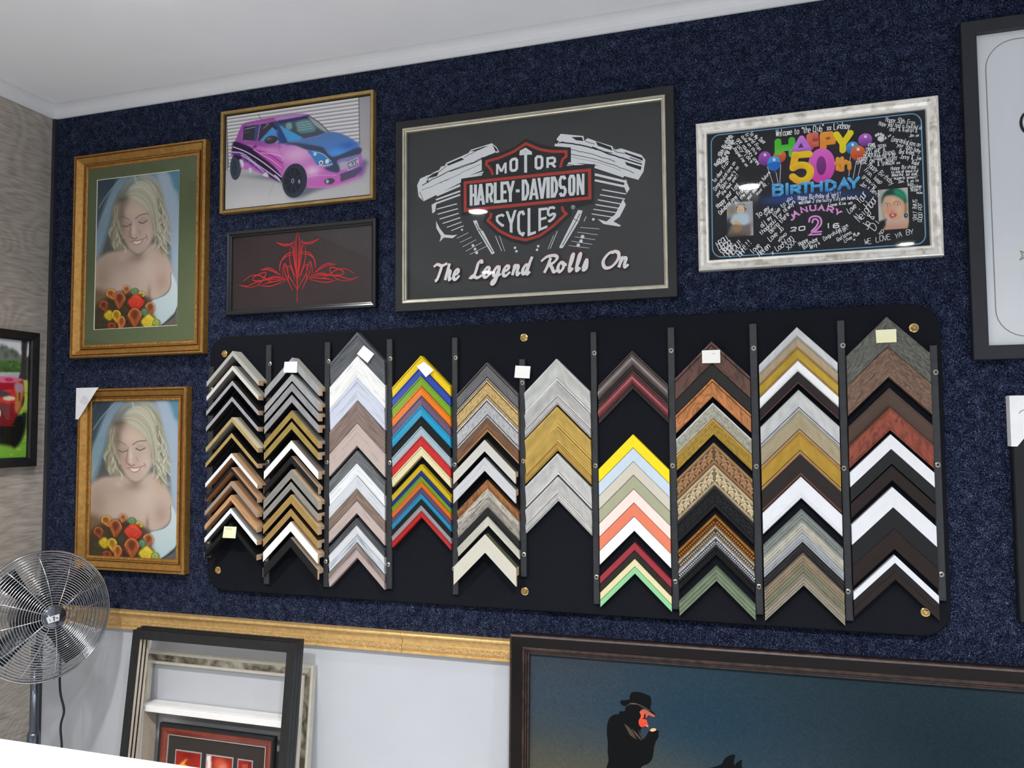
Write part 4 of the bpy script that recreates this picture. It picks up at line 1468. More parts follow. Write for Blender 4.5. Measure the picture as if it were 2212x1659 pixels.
FR_BRIDE = [(0, 0.001), (0, 0.029), (0.003, 0.034), (0.008, 0.034), (0.0095, 0.028), (0.0115, 0.028), (0.013, 0.032), (0.033, 0.015), (0.0345, 0.013), (0.036, 0.019), (0.039, 0.019),
            (0.0395, 0.014), (0.041, 0.014), (0.050, 0.015), (0.052, 0.013), (0.052, 0.001)]
MI_BRIDE = [0, 0, 0, 0, 1, 0, 0, 0, 1, 0, 0, 1, 0, 0, 0, 0]
M_GOLDQ = mk('gold_quirk_shade', (112, 72, 30), (92, 58, 24), 0.5, 0.2, nscale=70)  # dark gold puts the shadow lines between frame mouldings into colour


def bead_band(t, w, h, u0, u1, d, name='beaded_band', mat=None):
    mb = MB()
    u = (u0 + u1) / 2
    r = (u1 - u0) / 2
    stp = r * 2.1
    for side in range(4):
        Ln = (w if side % 2 == 0 else h) - 2 * u
        nb = int(Ln / stp)
        for i in range(nb):
            s_ = -Ln / 2 + (i + 0.5) * Ln / nb
            x, z = [(s_, u), (w / 2 - u, h / 2 + s_), (s_, h - u), (-w / 2 + u, h / 2 + s_)][side]
            e = [(1, 0, 0), (0, 0, 1)][side % 2]
            f = [(0, 0, 1), (1, 0, 0)][side % 2]
            mb.bead((x, -d, z), np.array(e) * r * 0.9, np.array(f) * r * 0.8, (0, -r * 0.55, 0))
    return mb.build(name, mat or M_GOLDB, t)


def paint_bride(mp, box, W, H):
    c = Canvas(W, H, (70, 88, 96), mp, box)
    P, Ln, B = c.poly, c.line, c.blob
    B((1010, 560), 120, 160, (96, 146, 170), 1.0)
    B((600, 560), 120, 120, (52, 72, 84), 0.9)
    B((560, 1150), 120, 200, (92, 86, 78), 0.8)
    B((760, 1000), 200, 200, (110, 100, 92), 0.8)
    # veil behind
    P([(905, 500), (965, 515), (1000, 600), (1040, 720), (1040, 1420), (1000, 1200), (985, 1050), (970, 880), (940, 700)], (172, 190, 214), 5, 0.95)
    P([(720, 530), (780, 535), (735, 600), (668, 690), (640, 800), (600, 940), (545, 1090), (545, 900), (585, 760), (640, 620)], (134, 160, 180), 4, 0.85)
    for k in range(7):
        Ln([(730 - k * 9, 545), (650 - k * 8, 690 + k * 8), (612 - k * 7, 830), (560 - k * 2, 1000)], 3, (178, 200, 214), 0.45)
    Ln([(700, 545), (620, 640), (570, 720)], 5, (180, 198, 206), 0.7)
    # hair mass
    P([(690, 640), (735, 570), (800, 535), (870, 530), (925, 580), (950, 680), (975, 790), (975, 870), (945, 910), (958, 1000), (930, 980), (905, 930),
       (880, 860), (700, 900), (722, 955), (690, 965), (650, 930), (636, 860), (650, 790), (652, 720)], (164, 158, 132), 3, 1.0)
    P([(690, 650), (735, 590), (770, 560), (765, 620), (720, 680), (680, 720)], (92, 88, 74), 6, 0.85)
    # shoulders and chest
    P([(680, 965), (730, 950), (800, 1000), (860, 940), (905, 925), (965, 990), (1000, 1085), (985, 1180), (945, 1225), (880, 1250), (855, 1235), (760, 1240), (640, 1230),
       (545, 1260), (545, 1060), (600, 990)], (206, 182, 168), 4, 1.0)
    B((590, 1130), 70, 130, (164, 140, 124), 0.7)
    B((700, 1040), 90, 60, (178, 152, 138), 0.5)
    B((850, 1060), 60, 110, (222, 200, 188), 0.7)
    B((790, 1010), 50, 28, (150, 124, 112), 0.6)
    B((935, 1150), 40, 60, (180, 146, 132), 0.6)
    B((860, 1215), 12, 50, (150, 112, 100), 0.6)
    B((705, 1005), 26, 22, (214, 192, 178), 0.7)
    B((915, 1010), 24, 24, (216, 178, 162), 0.7)
    P([(540, 1200), (640, 1215), (760, 1225), (860, 1245), (880, 1300), (860, 1430), (540, 1430)], (118, 92, 66), 8, 0.9)
    # dress
    P([(878, 1252), (950, 1222), (983, 1175), (985, 1095), (1010, 1130), (1028, 1200), (1022, 1300), (985, 1348), (925, 1402), (880, 1410), (872, 1330)], (216, 226, 230), 2, 1.0, col2=(190, 208, 212))
    Ln([(878, 1252), (950, 1222), (983, 1175), (985, 1095)], 5, (110, 90, 82), 0.6)
    P([(1030, 1290), (1000, 1355), (930, 1405), (1030, 1405)], (112, 98, 92), 2, 0.95)
    Ln([(1025, 1290), (1000, 1345), (930, 1400)], 5, (40, 38, 40), 0.8)
    # face
    P([(672, 705), (735, 665), (800, 690), (850, 740), (874, 800), (884, 870), (862, 930), (832, 968), (795, 985), (752, 962), (715, 900), (692, 825), (680, 760)], (208, 182, 168), 3, 1.0)
    B((700, 800), 32, 120, (140, 116, 106), 0.75)
    B((745, 880), 22, 50, (176, 146, 136), 0.55)
    B((780, 740), 60, 40, (226, 202, 186), 0.7)
    B((850, 880), 30, 60, (226, 204, 194), 0.7)
    B((730, 800), 30, 16, (196, 176, 166), 0.6)
    B((772, 850), 12, 46, (236, 218, 210), 0.8)
    Ln([(757, 800), (752, 845), (750, 880), (765, 897)], 8, (150, 118, 108), 0.5)
    Ln([(760, 890), (775, 899), (792, 890)], 5, (140, 96, 88), 0.8)
    Ln([(802, 850), (812, 872)], 4, (160, 120, 110), 0.6)
    # eyes and brows
    Ln([(690, 772), (715, 772), (748, 790)], 4, (120, 96, 84), 0.7)
    Ln([(782, 782), (812, 760), (855, 752)], 5, (116, 90, 74), 0.85)
    P([(706, 800), (728, 795), (752, 806), (738, 826), (716, 828)], (176, 156, 150), 3, 0.7)
    Ln([(708, 820), (728, 828), (755, 814)], 4, (72, 58, 54), 0.85)
    Ln([(800, 800), (822, 808), (850, 792)], 5, (58, 50, 52), 0.9)
    P([(800, 790), (824, 775), (850, 786), (830, 800)], (178, 166, 164), 3, 0.7)
    # mouth
    Ln([(752, 915), (775, 908), (800, 908), (835, 895), (848, 884)], 5, (170, 108, 102), 0.85)
    P([(768, 918), (800, 912), (818, 907), (805, 923), (782, 928)], (238, 232, 228), 1, 1.0)
    Ln([(764, 920), (782, 933), (806, 928), (824, 908)], 5, (186, 122, 116), 0.75)
    Ln([(842, 872), (852, 890), (848, 905)], 4, (150, 116, 106), 0.6)
    # swept fringe and curls
    P([(720, 640), (760, 590), (820, 560), (880, 580), (915, 650), (920, 740), (915, 830), (895, 880), (880, 800), (855, 738), (800, 690), (742, 662), (700, 668)], (206, 203, 182), 3, 1.0)
    P([(905, 620), (945, 680), (975, 790), (982, 870), (950, 940), (965, 1000), (925, 985), (895, 900), (885, 800)], (178, 170, 140), 5, 0.9)
    P([(668, 690), (690, 780), (702, 900), (722, 945), (690, 965), (646, 930), (634, 870), (648, 780)], (150, 142, 116), 5, 0.85)
    g = np.random.default_rng(11)
    LT = [(236, 234, 220), (218, 214, 196), (196, 190, 168), (140, 132, 110), (104, 98, 82)]

    def strand(x0, y0, x1, y1, amp, waves, wd, col, al):
        ph = g.uniform(0, 6.28)
        pts = []
        for k in range(15):
            f = k / 14
            o_ = amp * min(1, f * 1.8) * math.sin(ph + f * waves * 6.28)
            pts.append((x0 + (x1 - x0) * f + o_, y0 + (y1 - y0) * f + 0.25 * o_))
        Ln(pts, wd, col, al, 1.0)

    for k in range(90):
        f = g.uniform()
        strand(885 + 55 * f, 650 + 60 * f + g.uniform(-20, 30), 895 + 85 * g.uniform(), 860 + 130 * g.uniform(), g.uniform(8, 20), g.uniform(0.9, 1.6), g.uniform(2, 5), LT[int(g.integers(0, 5))], 0.55)
    for (x0, y0, x1, y1, am, wv_) in ((925, 690, 985, 880, 20, 1.2), (900, 760, 960, 985, 22, 1.3), (890, 820, 930, 960, 18, 1.1), (940, 760, 975, 930, 18, 1.2), (905, 700, 940, 860, 20, 1.4),
                                      (664, 760, 640, 900, 14, 1.1), (676, 840, 665, 965, 14, 1.0), (690, 900, 725, 985, 12, 0.9), (655, 800, 690, 950, 14, 1.2)):
        st_ = g.bit_generator.state
        for j in (-4, 4, -3, 3, -2, 2, -1, 1, 0):
            g.bit_generator.state = st_
            k_ = abs(j) / 4
            strand(x0 + j * 1.6, y0 + 1.5 * j, x1 + j * 3.0, y1 - abs(j) * 6, am * (1 - 0.12 * j / 4), wv_, 3,
                   tuple(q_ * (1 - k_) + e_ * k_ for q_, e_ in zip((240, 237, 222), (128, 120, 100))), 0.62)
        g.uniform()
    for k in range(54):
        f = g.uniform()
        strand(664 + 16 * f, 700 + 60 * g.uniform(), 640 + 70 * g.uniform(), 870 + 90 * g.uniform(), g.uniform(6, 14), g.uniform(0.9, 1.5), g.uniform(2, 4), LT[int(g.integers(1, 5))], 0.5)
    for k in range(40):
        f = k / 39
        Ln([(722 + 40 * f, 655 - 70 * f), (790 + 40 * f, 655 - 80 * f), (850 + 34 * f, 706 - 80 * f), (880 + 32 * f, 790 - 70 * f), (892 + 26 * f, 880 - 30 * f)], 3, LT[int(g.integers(0, 4))], 0.38, 1.2)
    Ln([(806, 556), (870, 590), (908, 680), (918, 740)], 3, (104, 96, 74), 0.6)
    Ln([(860, 545), (905, 600), (940, 660)], 4, (120, 112, 90), 0.5)
    B((712, 665), 34, 46, (96, 90, 78), 0.75)
    B((700, 740), 18, 60, (120, 104, 92), 0.6)
    # veil over the hair
    P([(775, 525), (840, 525), (810, 560), (760, 600), (700, 660), (690, 640)], (150, 170, 182), 4, 0.5)
    P([(800, 525), (960, 510), (1000, 640), (1040, 800), (1040, 1090), (1010, 1080), (985, 900), (955, 740), (915, 600)], (178, 194, 210), 5, 0.55)
    Ln([(772, 520), (790, 580)], 8, (190, 204, 204), 0.8)
    # bouquet
    P([(545, 1310), (600, 1250), (680, 1215), (760, 1200), (820, 1225), (860, 1280), (890, 1360), (905, 1430), (540, 1430)], (66, 54, 36), 7, 0.95)
    for k in range(40):
        B((g.uniform(560, 850), g.uniform(1270, 1405)), 14, 10, (58, 84, 50) if k % 2 else (92, 60, 34), 0.6)

    def calla(x, y, r, ry, an, ca_, cb_):
        A = math.radians(an)
        R = lambda px, py: (x + (px * math.cos(A) - py * math.sin(A)) * r, y + (px * math.sin(A) + py * math.cos(A)) * ry)
        sh = [(0, -1), (.55, -.8), (.85, -.25), (.5, .5), (.05, 1.05), (-.45, .5), (-.8, -.2), (-.5, -.75)]
        P([R(*p) for p in sh], (60, 32, 22), 3, 0.7)
        P([R(p[0] * .93, p[1] * .93) for p in sh], ca_, 1.2, 1.0, True, cb_)
        P([R(-.42, -.45), R(0, -.8), R(.45, -.5), R(.2, .1), R(-.1, .2)], tuple(v * 0.62 for v in cb_), 3, 0.8)
        Ln([R(-.72, -.15), R(-.45, -.7), R(0, -.92), R(.5, -.72), R(.76, -.2)], 4, tuple(min(255, v * 1.2 + 14) for v in ca_), 0.75)
        Ln([R(-.3, .1), R(-.05, .8)], 5, tuple(min(255, v * 1.12) for v in ca_), 0.5)

    def rose(x, y, r, ca_, cb_):
        B((x, y + 2), r + 3, r + 3, tuple(v * 0.5 for v in cb_), 0.7, True)
        P([(x + r * math.cos(k * 0.785) * (1 + 0.1 * (-1) ** k), y + r * math.sin(k * 0.785) * (1 + 0.1 * (-1) ** k)) for k in range(8)], ca_, 1.5, 1.0, True, cb_)
        for q_, rr_ in ((0.72, 0), (0.48, 2), (0.26, 4)):
            Ln([(x + r * q_ * math.cos(a_ + rr_), y + r * q_ * math.sin(a_ + rr_)) for a_ in np.linspace(0, 4.2, 9)], 3, tuple(v * 0.72 for v in cb_), 0.7)
            Ln([(x + r * (q_ + .09) * math.cos(a_ + rr_), y + r * (q_ + .09) * math.sin(a_ + rr_)) for a_ in np.linspace(0.4, 3.6, 8)], 3, tuple(min(255, v * 1.14 + 8) for v in ca_), 0.6)

    calla(600, 1290, 34, 36, -20, (182, 92, 46), (134, 60, 30)); calla(728, 1195, 26, 26, 10, (218, 150, 96), (184, 98, 54))
    calla(642, 1222, 36, 34, -25, (228, 162, 76), (196, 106, 46)); calla(808, 1222, 28, 20, 60, (228, 196, 84), (208, 160, 52)); rose(778, 1204, 20, (126, 168, 118), (92, 134, 86))
    calla(862, 1305, 36, 44, 20, (210, 134, 86), (160, 84, 50)); calla(688, 1256, 44, 52, 5, (206, 118, 66), (146, 68, 40)); rose(785, 1264, 44, (236, 92, 62), (204, 44, 38))
    rose(832, 1322, 20, (120, 164, 130), (76, 118, 96)); rose(630, 1340, 28, (234, 206, 54), (204, 164, 30)); calla(672, 1350, 34, 42, -10, (234, 192, 58), (210, 146, 34))
    calla(698, 1388, 30, 46, 15, (226, 150, 68), (188, 90, 40)); calla(640, 1404, 30, 22, 30, (176, 72, 46), (142, 50, 32)); calla(776, 1354, 52, 58, 0, (202, 116, 58), (150, 70, 36))
    calla(735, 1395, 16, 40, 8, (96, 46, 38), (74, 34, 28)); rose(858, 1378, 40, (240, 216, 76), (212, 174, 40)); rose(903, 1384, 20, (180, 192, 104), (140, 160, 78))
    c.grain(2.0)
    return c


# upper bride picture
R1 = rect('px', (162, 338), (443, 300), (439, 765), (150, 772), 0.03)
t, w_, h_ = wall_frame('tall gilt frame with olive mat around a bride portrait, upper of two', 'picture', R1)
BR1 = t
ring(t, 'frame', w_, h_, FR_BRIDE, [M_GOLD, M_GOLDQ], MI_BRIDE)
bead_band(t, w_, h_, 0.0412, 0.0495, 0.0148)
mp = mapper(t, 0.010, 'z1')
q = mp([(565, 560), (1037, 505), (1022, 1398), (545, 1420)])
px0, px1, pz0, pz1 = (q[0][0] + q[3][0]) / 2, (q[1][0] + q[2][0]) / 2, (q[2][1] + q[3][1]) / 2, (q[0][1] + q[1][1]) / 2
slab(t, 'backing', -w_ / 2 + 0.045, w_ / 2 - 0.045, 0.045, h_ - 0.045, 0.002, 0.006, M_BACK)


def mat_board(t, X0, X1, Z0, Z1, x0, x1, z0, z1, d, mat, bevel=0.0022, name='mat_board'):
    V = [(X0, -d, Z0), (X1, -d, Z0), (X1, -d, Z1), (X0, -d, Z1), (x0 - bevel, -d, z0 - bevel), (x1 + bevel, -d, z0 - bevel), (x1 + bevel, -d, z1 + bevel), (x0 - bevel, -d, z1 + bevel),
         (x0, -d + 0.002, z0), (x1, -d + 0.002, z0), (x1, -d + 0.002, z1), (x0, -d + 0.002, z1),
         (X0, -d + 0.002, Z0), (X1, -d + 0.002, Z0), (X1, -d + 0.002, Z1), (X0, -d + 0.002, Z1)]
    F, MI = [], []
    for k in range(4):
        l = (k + 1) % 4
        F += [(k, l, 4 + l, 4 + k), (4 + k, 4 + l, 8 + l, 8 + k), (k, 12 + k, 12 + l, l), (12 + k, 8 + k, 8 + l, 12 + l)]
        MI += [0, 1, 0, 0]
    return obj(name, V, F, [mat, M_BEVEL], t, MI)


mat_board(t, -w_ / 2 + 0.048, w_ / 2 - 0.048, 0.048, h_ - 0.048, px0, px1, pz0, pz1, 0.0115, M_OLIVE)
cv = paint_bride(mp, (px0 - 0.002, px1 + 0.002, pz0 - 0.002, pz1 + 0.002), 250, 460)
BRIDE_ME = cv.build('photo_print', t, 0.009, label='soft portrait print of a veiled bride holding orange flowers')
slab(t, 'glass', -w_ / 2 + 0.0505, w_ / 2 - 0.0505, 0.0505, h_ - 0.0505, 0.0130, 0.0142, GLASS)
BRIDE_BOX = (px0, px1, pz0, pz1)

# lower bride picture
R2 = rect('b2', (150, 138), (2085, 122), (2010, 3460), (60, 3420), 0.03)
R2 = rect('px', (168, 840), (404, 835), (396, 1243), (163, 1227), 0.03)
t, w_, h_ = wall_frame('gilt frame filled by a bride portrait, card protector on its corner', 'picture', R2)
ring(t, 'frame', w_, h_, [(u * 0.96, d) for u, d in FR_BRIDE], [M_GOLD, M_GOLDQ], MI_BRIDE)
bead_band(t, w_, h_, 0.0396, 0.0475, 0.0148)
slab(t, 'backing', -w_ / 2 + 0.043, w_ / 2 - 0.043, 0.043, h_ - 0.043, 0.002, 0.006, M_BACK)
o = bpy.data.objects.new('photo_print', BRIDE_ME.data)
COL.objects.link(o)
o.parent = t
ow, oh = BRIDE_BOX[1] - BRIDE_BOX[0], BRIDE_BOX[3] - BRIDE_BOX[2]
nw, nh = w_ - 0.092, h_ - 0.092
o.scale = (nw / ow, 1, nh / oh)
o.location = (-(BRIDE_BOX[0] + BRIDE_BOX[1]) / 2 * nw / ow, -0.009, 0.046 - BRIDE_BOX[2] * nh / oh)
o['label'] = 'soft portrait print of a veiled bride holding orange flowers'
slab(t, 'glass', -w_ / 2 + 0.0490, w_ / 2 - 0.0490, 0.0490, h_ - 0.0490, 0.0130, 0.0142, GLASS)


def card_corner(label, R, d, size, sx=-1, lines=True):
    """folded white card slipped over a top corner of a frame; sx -1 left, 1 right"""
    x = R[0] if sx < 0 else R[1]
    tt = thing('corner_protector', label, 'corner protector', (x, 0, R[3]))
    a, e = size, 0.004
    dd = d + 0.003
    m = -sx
    V = []
    for y in (-dd, -dd - 0.001):
        V += [(-m * e, y, e), (m * a, y, e), (m * a * 0.86, y, -0.012), (m * 0.010, y, -a * 1.12), (-m * e, y, -a * 1.12)]
    F = [(0, 1, 2, 3, 4), (9, 8, 7, 6, 5)] + [(i, (i + 1) % 5, 5 + (i + 1) % 5, 5 + i) for i in range(5)]
    # folded sides
    V += [(-m * e, -0.001, e), (m * a, -0.001, e), (-m * e, -0.001, -a * 1.12)]
    F += [(0, 1, 11, 10), (0, 10, 12, 4)]
    obj('card', V, F, M_CARD, tt)
    if lines:
        ar = Art(tt, dd + 0.0012)
        for k in range(7):
            c = np.array([m * (0.026 + 0.0052 * k), -0.050 - 0.0030 * k + 0.012])
            L = 0.017 * (1.0 if k < 4 else 0.8 - 0.12 * (k - 4))
            e_ = np.array([m * 0.62, 0.78])
            ar.ribbon([c - e_ * L, c + e_ * L], 0.0011, (120, 120, 124))
        ar.build('small_print')
    return tt


card_corner('white card protector on the top left corner of the lower bride frame', R2, 0.034, 0.105)


# ------------------------------------------------------------------ the painted car photo
def paint_car(mp, box, W, H):
    c = Canvas(W, H, (216, 216, 218), mp, box)
    P, Ln, B = c.poly, c.line, c.blob
    for k in range(17):
        ya, yb = 250 + k * 22.5, 108 + k * 25.5
        Ln([(130, ya), (1110, yb)], 8, (150, 150, 156), 0.9, smooth=False)
        Ln([(130, ya + 9), (1110, yb + 9)], 7, (236, 236, 238), 0.9, smooth=False)
    P([(128, 236), (150, 233), (165, 590), (128, 640)], (150, 150, 154), 1, 1, False)
    Ln([(150, 250), (165, 590)], 5, (96, 96, 100), 0.8, smooth=False)
    P([(1028, 110), (1110, 98), (1112, 480), (1040, 480)], (166, 166, 172), 1, 1, False, (182, 180, 182))
    Ln([(1029, 112), (1034, 440)], 6, (104, 104, 110), 0.8, smooth=False)
    P([(125, 625), (240, 570), (1030, 480), (1115, 470), (1115, 790), (125, 880)], (184, 184, 188), 3, 1, False, (206, 206, 206))
    B((300, 800), 160, 60, (212, 210, 208), 0.6)
    Ln([(470, 680), (430, 790)], 3, (150, 150, 152), 0.5)
    B((1060, 640), 60, 80, (196, 194, 196), 0.5)
    # shadow under the car
    P([(200, 640), (330, 655), (520, 690), (560, 780), (640, 790), (760, 740), (1010, 660), (1062, 600), (1060, 540), (700, 640)], (112, 118, 130), 6, 0.95)
    # wheels behind the body
    B((212, 585), 40, 88, (72, 80, 92), 1.0, True)
    B((204, 590), 20, 56, (60, 68, 78), 0.9, True)
    # body
    body = [(243, 330), (262, 300), (330, 280), (480, 252), (600, 236), (685, 238), (762, 290), (828, 350), (905, 362), (985, 402), (1028, 446), (1042, 480), (1056, 560), (1054, 612), (1030, 650),
            (960, 684), (860, 712), (760, 722), (690, 718), (660, 640), (600, 570), (540, 600), (512, 680), (420, 650), (330, 610), (246, 592), (244, 540), (210, 500), (180, 512), (190, 452), (215, 400)]
    P(body, (206, 120, 200), 1, 1.0)
    P([(243, 330), (262, 300), (330, 280), (480, 252), (600, 236), (685, 238), (690, 250), (480, 276), (330, 298), (275, 320), (256, 405), (360, 414), (500, 432), (500, 470), (380, 450), (220, 420), (215, 400)],
      (160, 86, 168), 2, 0.9)
    P([(480, 254), (600, 238), (684, 240), (600, 262), (490, 280)], (196, 158, 210), 3, 0.9)
    B((620, 500), 130, 70, (238, 190, 232), 0.95)
    B((450, 480), 90, 40, (226, 160, 218), 0.8)
    B((720, 610), 60, 40, (250, 214, 240), 0.9)
    B((820, 690), 130, 30, (216, 110, 196), 0.8)
    B((1035, 600), 40, 50, (130, 90, 170), 0.85)
    # glass
    P([(266, 318), (345, 304), (338, 412), (256, 406)], (66, 66, 78), 1, 1, False)
    P([(345, 304), (372, 298), (352, 414), (330, 412)], (72, 88, 130), 1, 1, False)
    P([(378, 300), (462, 284), (488, 322), (492, 420), (358, 414)], (70, 66, 80), 1, 1, False)
    P([(368, 414), (455, 320), (484, 346), (488, 420)], (84, 158, 226), 1, 1, False)
    Ln([(275, 335), (338, 320)], 7, (170, 176, 184), 0.7); Ln([(270, 360), (300, 350)], 5, (140, 140, 150), 0.5)
    Ln([(395, 330), (430, 300), (410, 300)], 5, (176, 180, 186), 0.7)
    P([(462, 282), (486, 280), (560, 424), (492, 430), (492, 340)], (54, 84, 140), 1, 1, False)
    P([(486, 280), (690, 246), (770, 300), (826, 352), (760, 376), (640, 404), (560, 424)], (82, 96, 106), 1, 1, False)
    P([(486, 280), (690, 244), (705, 258), (500, 298)], (60, 56, 110), 2, 0.8, False)
    P([(500, 306), (660, 392), (640, 406), (560, 420)], (84, 166, 226), 1, 1, False)
    P([(545, 300), (580, 292), (584, 330), (552, 336)], (136, 178, 182), 2, 0.9)
    P([(610, 290), (690, 270), (740, 320), (730, 350), (640, 360), (622, 330)], (112, 150, 156), 2, 0.9)
    for k in range(4):
        Ln([(620, 298 + k * 15), (700 + k * 8, 282 + k * 15)], 5, (168, 204, 206), 0.75)
    P([(690, 246), (760, 290), (828, 350), (800, 350), (740, 310)], (172, 190, 186), 2, 0.9)
    Ln([(690, 242), (765, 290), (828, 352)], 5, (66, 66, 74), 0.9)
    # bonnet
    P([(540, 440), (640, 408), (760, 378), (828, 352), (905, 364), (985, 404), (1026, 452), (860, 518), (800, 462), (700, 436)], (98, 134, 186), 2, 1, True, (86, 146, 222))
    B((960, 440), 60, 26, (70, 100, 186), 0.7); B((880, 490), 60, 26, (92, 168, 240), 0.8)
    P([(500, 428), (560, 424), (660, 430), (760, 446), (800, 462), (860, 518), (1028, 454), (1032, 502), (890, 540), (905, 594), (890, 622), (830, 612), (800, 590), (845, 570), (780, 492), (690, 474), (600, 440)],
      (72, 88, 112), 1.5, 1.0)
    P([(890, 540), (1030, 500), (1032, 530), (900, 575)], (132, 146, 186), 2, 0.9, False)
    P([(898, 556), (950, 546), (948, 600), (904, 608)], (186, 186, 206), 2, 0.95, False)
    # headlamp
    P([(690, 480), (740, 478), (800, 502), (846, 548), (854, 570), (764, 578), (735, 545), (712, 510)], (78, 140, 206), 1, 1.0)
    Ln([(720, 484), (790, 500), (845, 548)], 4, (220, 240, 250), 0.8)
    B((738, 500), 10, 12, (226, 236, 244), 0.95, True)
    B((778, 556), 14, 14, (244, 244, 246), 1, True); B((818, 548), 12, 15, (246, 246, 248), 1, True); B((778, 558), 6, 7, (70, 70, 70), 1, True)
    Ln([(760, 576), (800, 576), (852, 568)], 6, (226, 224, 220), 0.9)
    # lower front
    P([(905, 632), (1046, 584), (1050, 606), (1000, 650), (908, 684)], (92, 92, 116), 1, 1, False)
    for k in range(3):
        Ln([(910, 645 + k * 13), (1040, 600 + k * 13)], 3, (120, 108, 150), 0.7)
    B((834, 680), 34, 20, (88, 88, 104), 1, True); B((820, 682), 10, 12, (210, 210, 214), 0.9, True)
    Ln([(690, 716), (760, 720), (860, 710), (960, 682), (1032, 648)], 5, (232, 150, 220), 0.8)
    Ln([(690, 650), (770, 640), (880, 640)], 4, (236, 190, 228), 0.8)
    # plate
    P([(948, 556), (1024, 522), (1030, 576), (956, 609)], (240, 240, 246), 1, 1, False)
    P([(953, 559), (1021, 529), (1026, 573), (959, 602)], (58, 52, 104), 0.6, 1, False)
    n = 6
    for i, ch in enumerate('MAGNUM'):
        x0, x1 = 962 + i * 10.4, 962 + i * 10.4 + 8.4
        f = lambda x, e: (563 - (x - 955) * 0.42) if e == 0 else (597 - (x - 955) * 0.42)
        for st in quad_glyph(ch, [(x0, f(x0, 0)), (x1, f(x1, 0)), (x1, f(x1, 1)), (x0, f(x0, 1))]):
            Ln(st, 2.6, (244, 244, 250), 1.0, 0.6, False)
    # side graphics
    P([(200, 418), (262, 432), (338, 470), (420, 530), (512, 640), (508, 684), (420, 640), (300, 560), (246, 548), (190, 500), (188, 462)], (50, 36, 64), 2, 0.95)
    P([(330, 466), (420, 486), (520, 540), (520, 610), (440, 560)], (206, 100, 190), 3, 0.9)
    for pts, wd, cl in (([(195, 452), (270, 480), (360, 532), (440, 590), (512, 650)], 7, (246, 240, 250)), ([(186, 486), (260, 498), (340, 560), (430, 622), (500, 672)], 10, (210, 190, 236)),
                        ([(190, 496), (250, 514), (300, 560), (420, 640)], 8, (124, 70, 168)), ([(250, 506), (330, 560), (400, 620)], 7, (236, 226, 246)),
                        ([(250, 530), (340, 580), (420, 650)], 6, (150, 90, 190)), ([(330, 470), (380, 500), (450, 540), (515, 590)], 5, (240, 190, 236)),
                        ([(360, 478), (430, 500), (522, 560)], 4, (120, 40, 120)), ([(380, 490), (470, 502), (524, 520), (518, 545)], 4, (250, 220, 246)),
                        ([(264, 500), (262, 540), (290, 560)], 3, (180, 140, 210)), ([(305, 522), (300, 560)], 3, (190, 150, 220)), ([(345, 545), (335, 590)], 3, (200, 160, 226))):
        Ln(pts, wd, cl, 0.9)
    P([(236, 536), (262, 545), (262, 590), (246, 570)], (226, 234, 236), 1, 0.95); P([(300, 590), (320, 598), (312, 625), (300, 610)], (220, 230, 234), 1, 0.9)
    P([(390, 640), (415, 618), (430, 652)], (240, 238, 246), 1, 0.9)
    Ln([(470, 640), (490, 655), (508, 680)], 7, (240, 238, 248), 0.9)
    # mirror, handle, door gap
    B((445, 405), 44, 27, (72, 70, 76), 1, True); B((432, 398), 22, 10, (140, 138, 140), 0.7)
    B((492, 418), 10, 8, (190, 180, 200), 0.8)
    B((340, 450), 14, 8, (110, 50, 120), 0.9, True)
    Ln([(505, 436), (500, 470), (522, 510), (516, 560)], 2, (150, 80, 150), 0.6)
    # front wheel
    B((600, 672), 92, 118, (206, 120, 196), 0.0)
    B((602, 676), 82, 112, (62, 68, 80), 1, True)
    B((592, 676), 56, 84, (50, 54, 64), 1, True)
    for k in range(8):
        a = k * math.pi / 4 + 0.3
        Ln([(592 + 12 * math.cos(a), 676 + 18 * math.sin(a)), (592 + 50 * math.cos(a), 676 + 76 * math.sin(a))], 6, (74, 80, 90), 0.7, smooth=False)
    B((590, 678), 10, 15, (180, 180, 184), 0.9, True); B((590, 678), 5, 8, (50, 54, 60), 1, True)
    P([(632, 665), (640, 685), (632, 695), (628, 680)], (210, 214, 216), 1, 0.9)
    Ln([(362, 238), (378, 264)], 3, (60, 56, 70), 0.9)
    c.grain(2.0)
    return c


R3 = rect('px', (476.5, 241), (804, 194.5), (808, 429), (475, 459.5), 0.024)
t, w_, h_ = wall_frame('slim gold frame around a photo of a pink and blue hatchback', 'picture', R3)
ring(t, 'frame', w_, h_, [(0, 0.001), (0, 0.0245), (0.0015, 0.026), (0.008, 0.026), (0.0105, 0.0235), (0.0105, 0.004), (0.0105, 0.001)], M_GOLDS)
slab(t, 'inner_lip', -w_ / 2 + 0.0108, w_ / 2 - 0.0108, 0.0108, h_ - 0.0108, 0.002, 0.012, M_BLACK)
mp = mapper(t, 0.014, 'z2')
pb = (-w_ / 2 + 0.0165, w_ / 2 - 0.0165, 0.0165, h_ - 0.0165)
cv = paint_car(mp, pb, 500, 330)
cv.build('photo_print', t, 0.0135, label='photo of a pink and blue hatchback before a roller door')

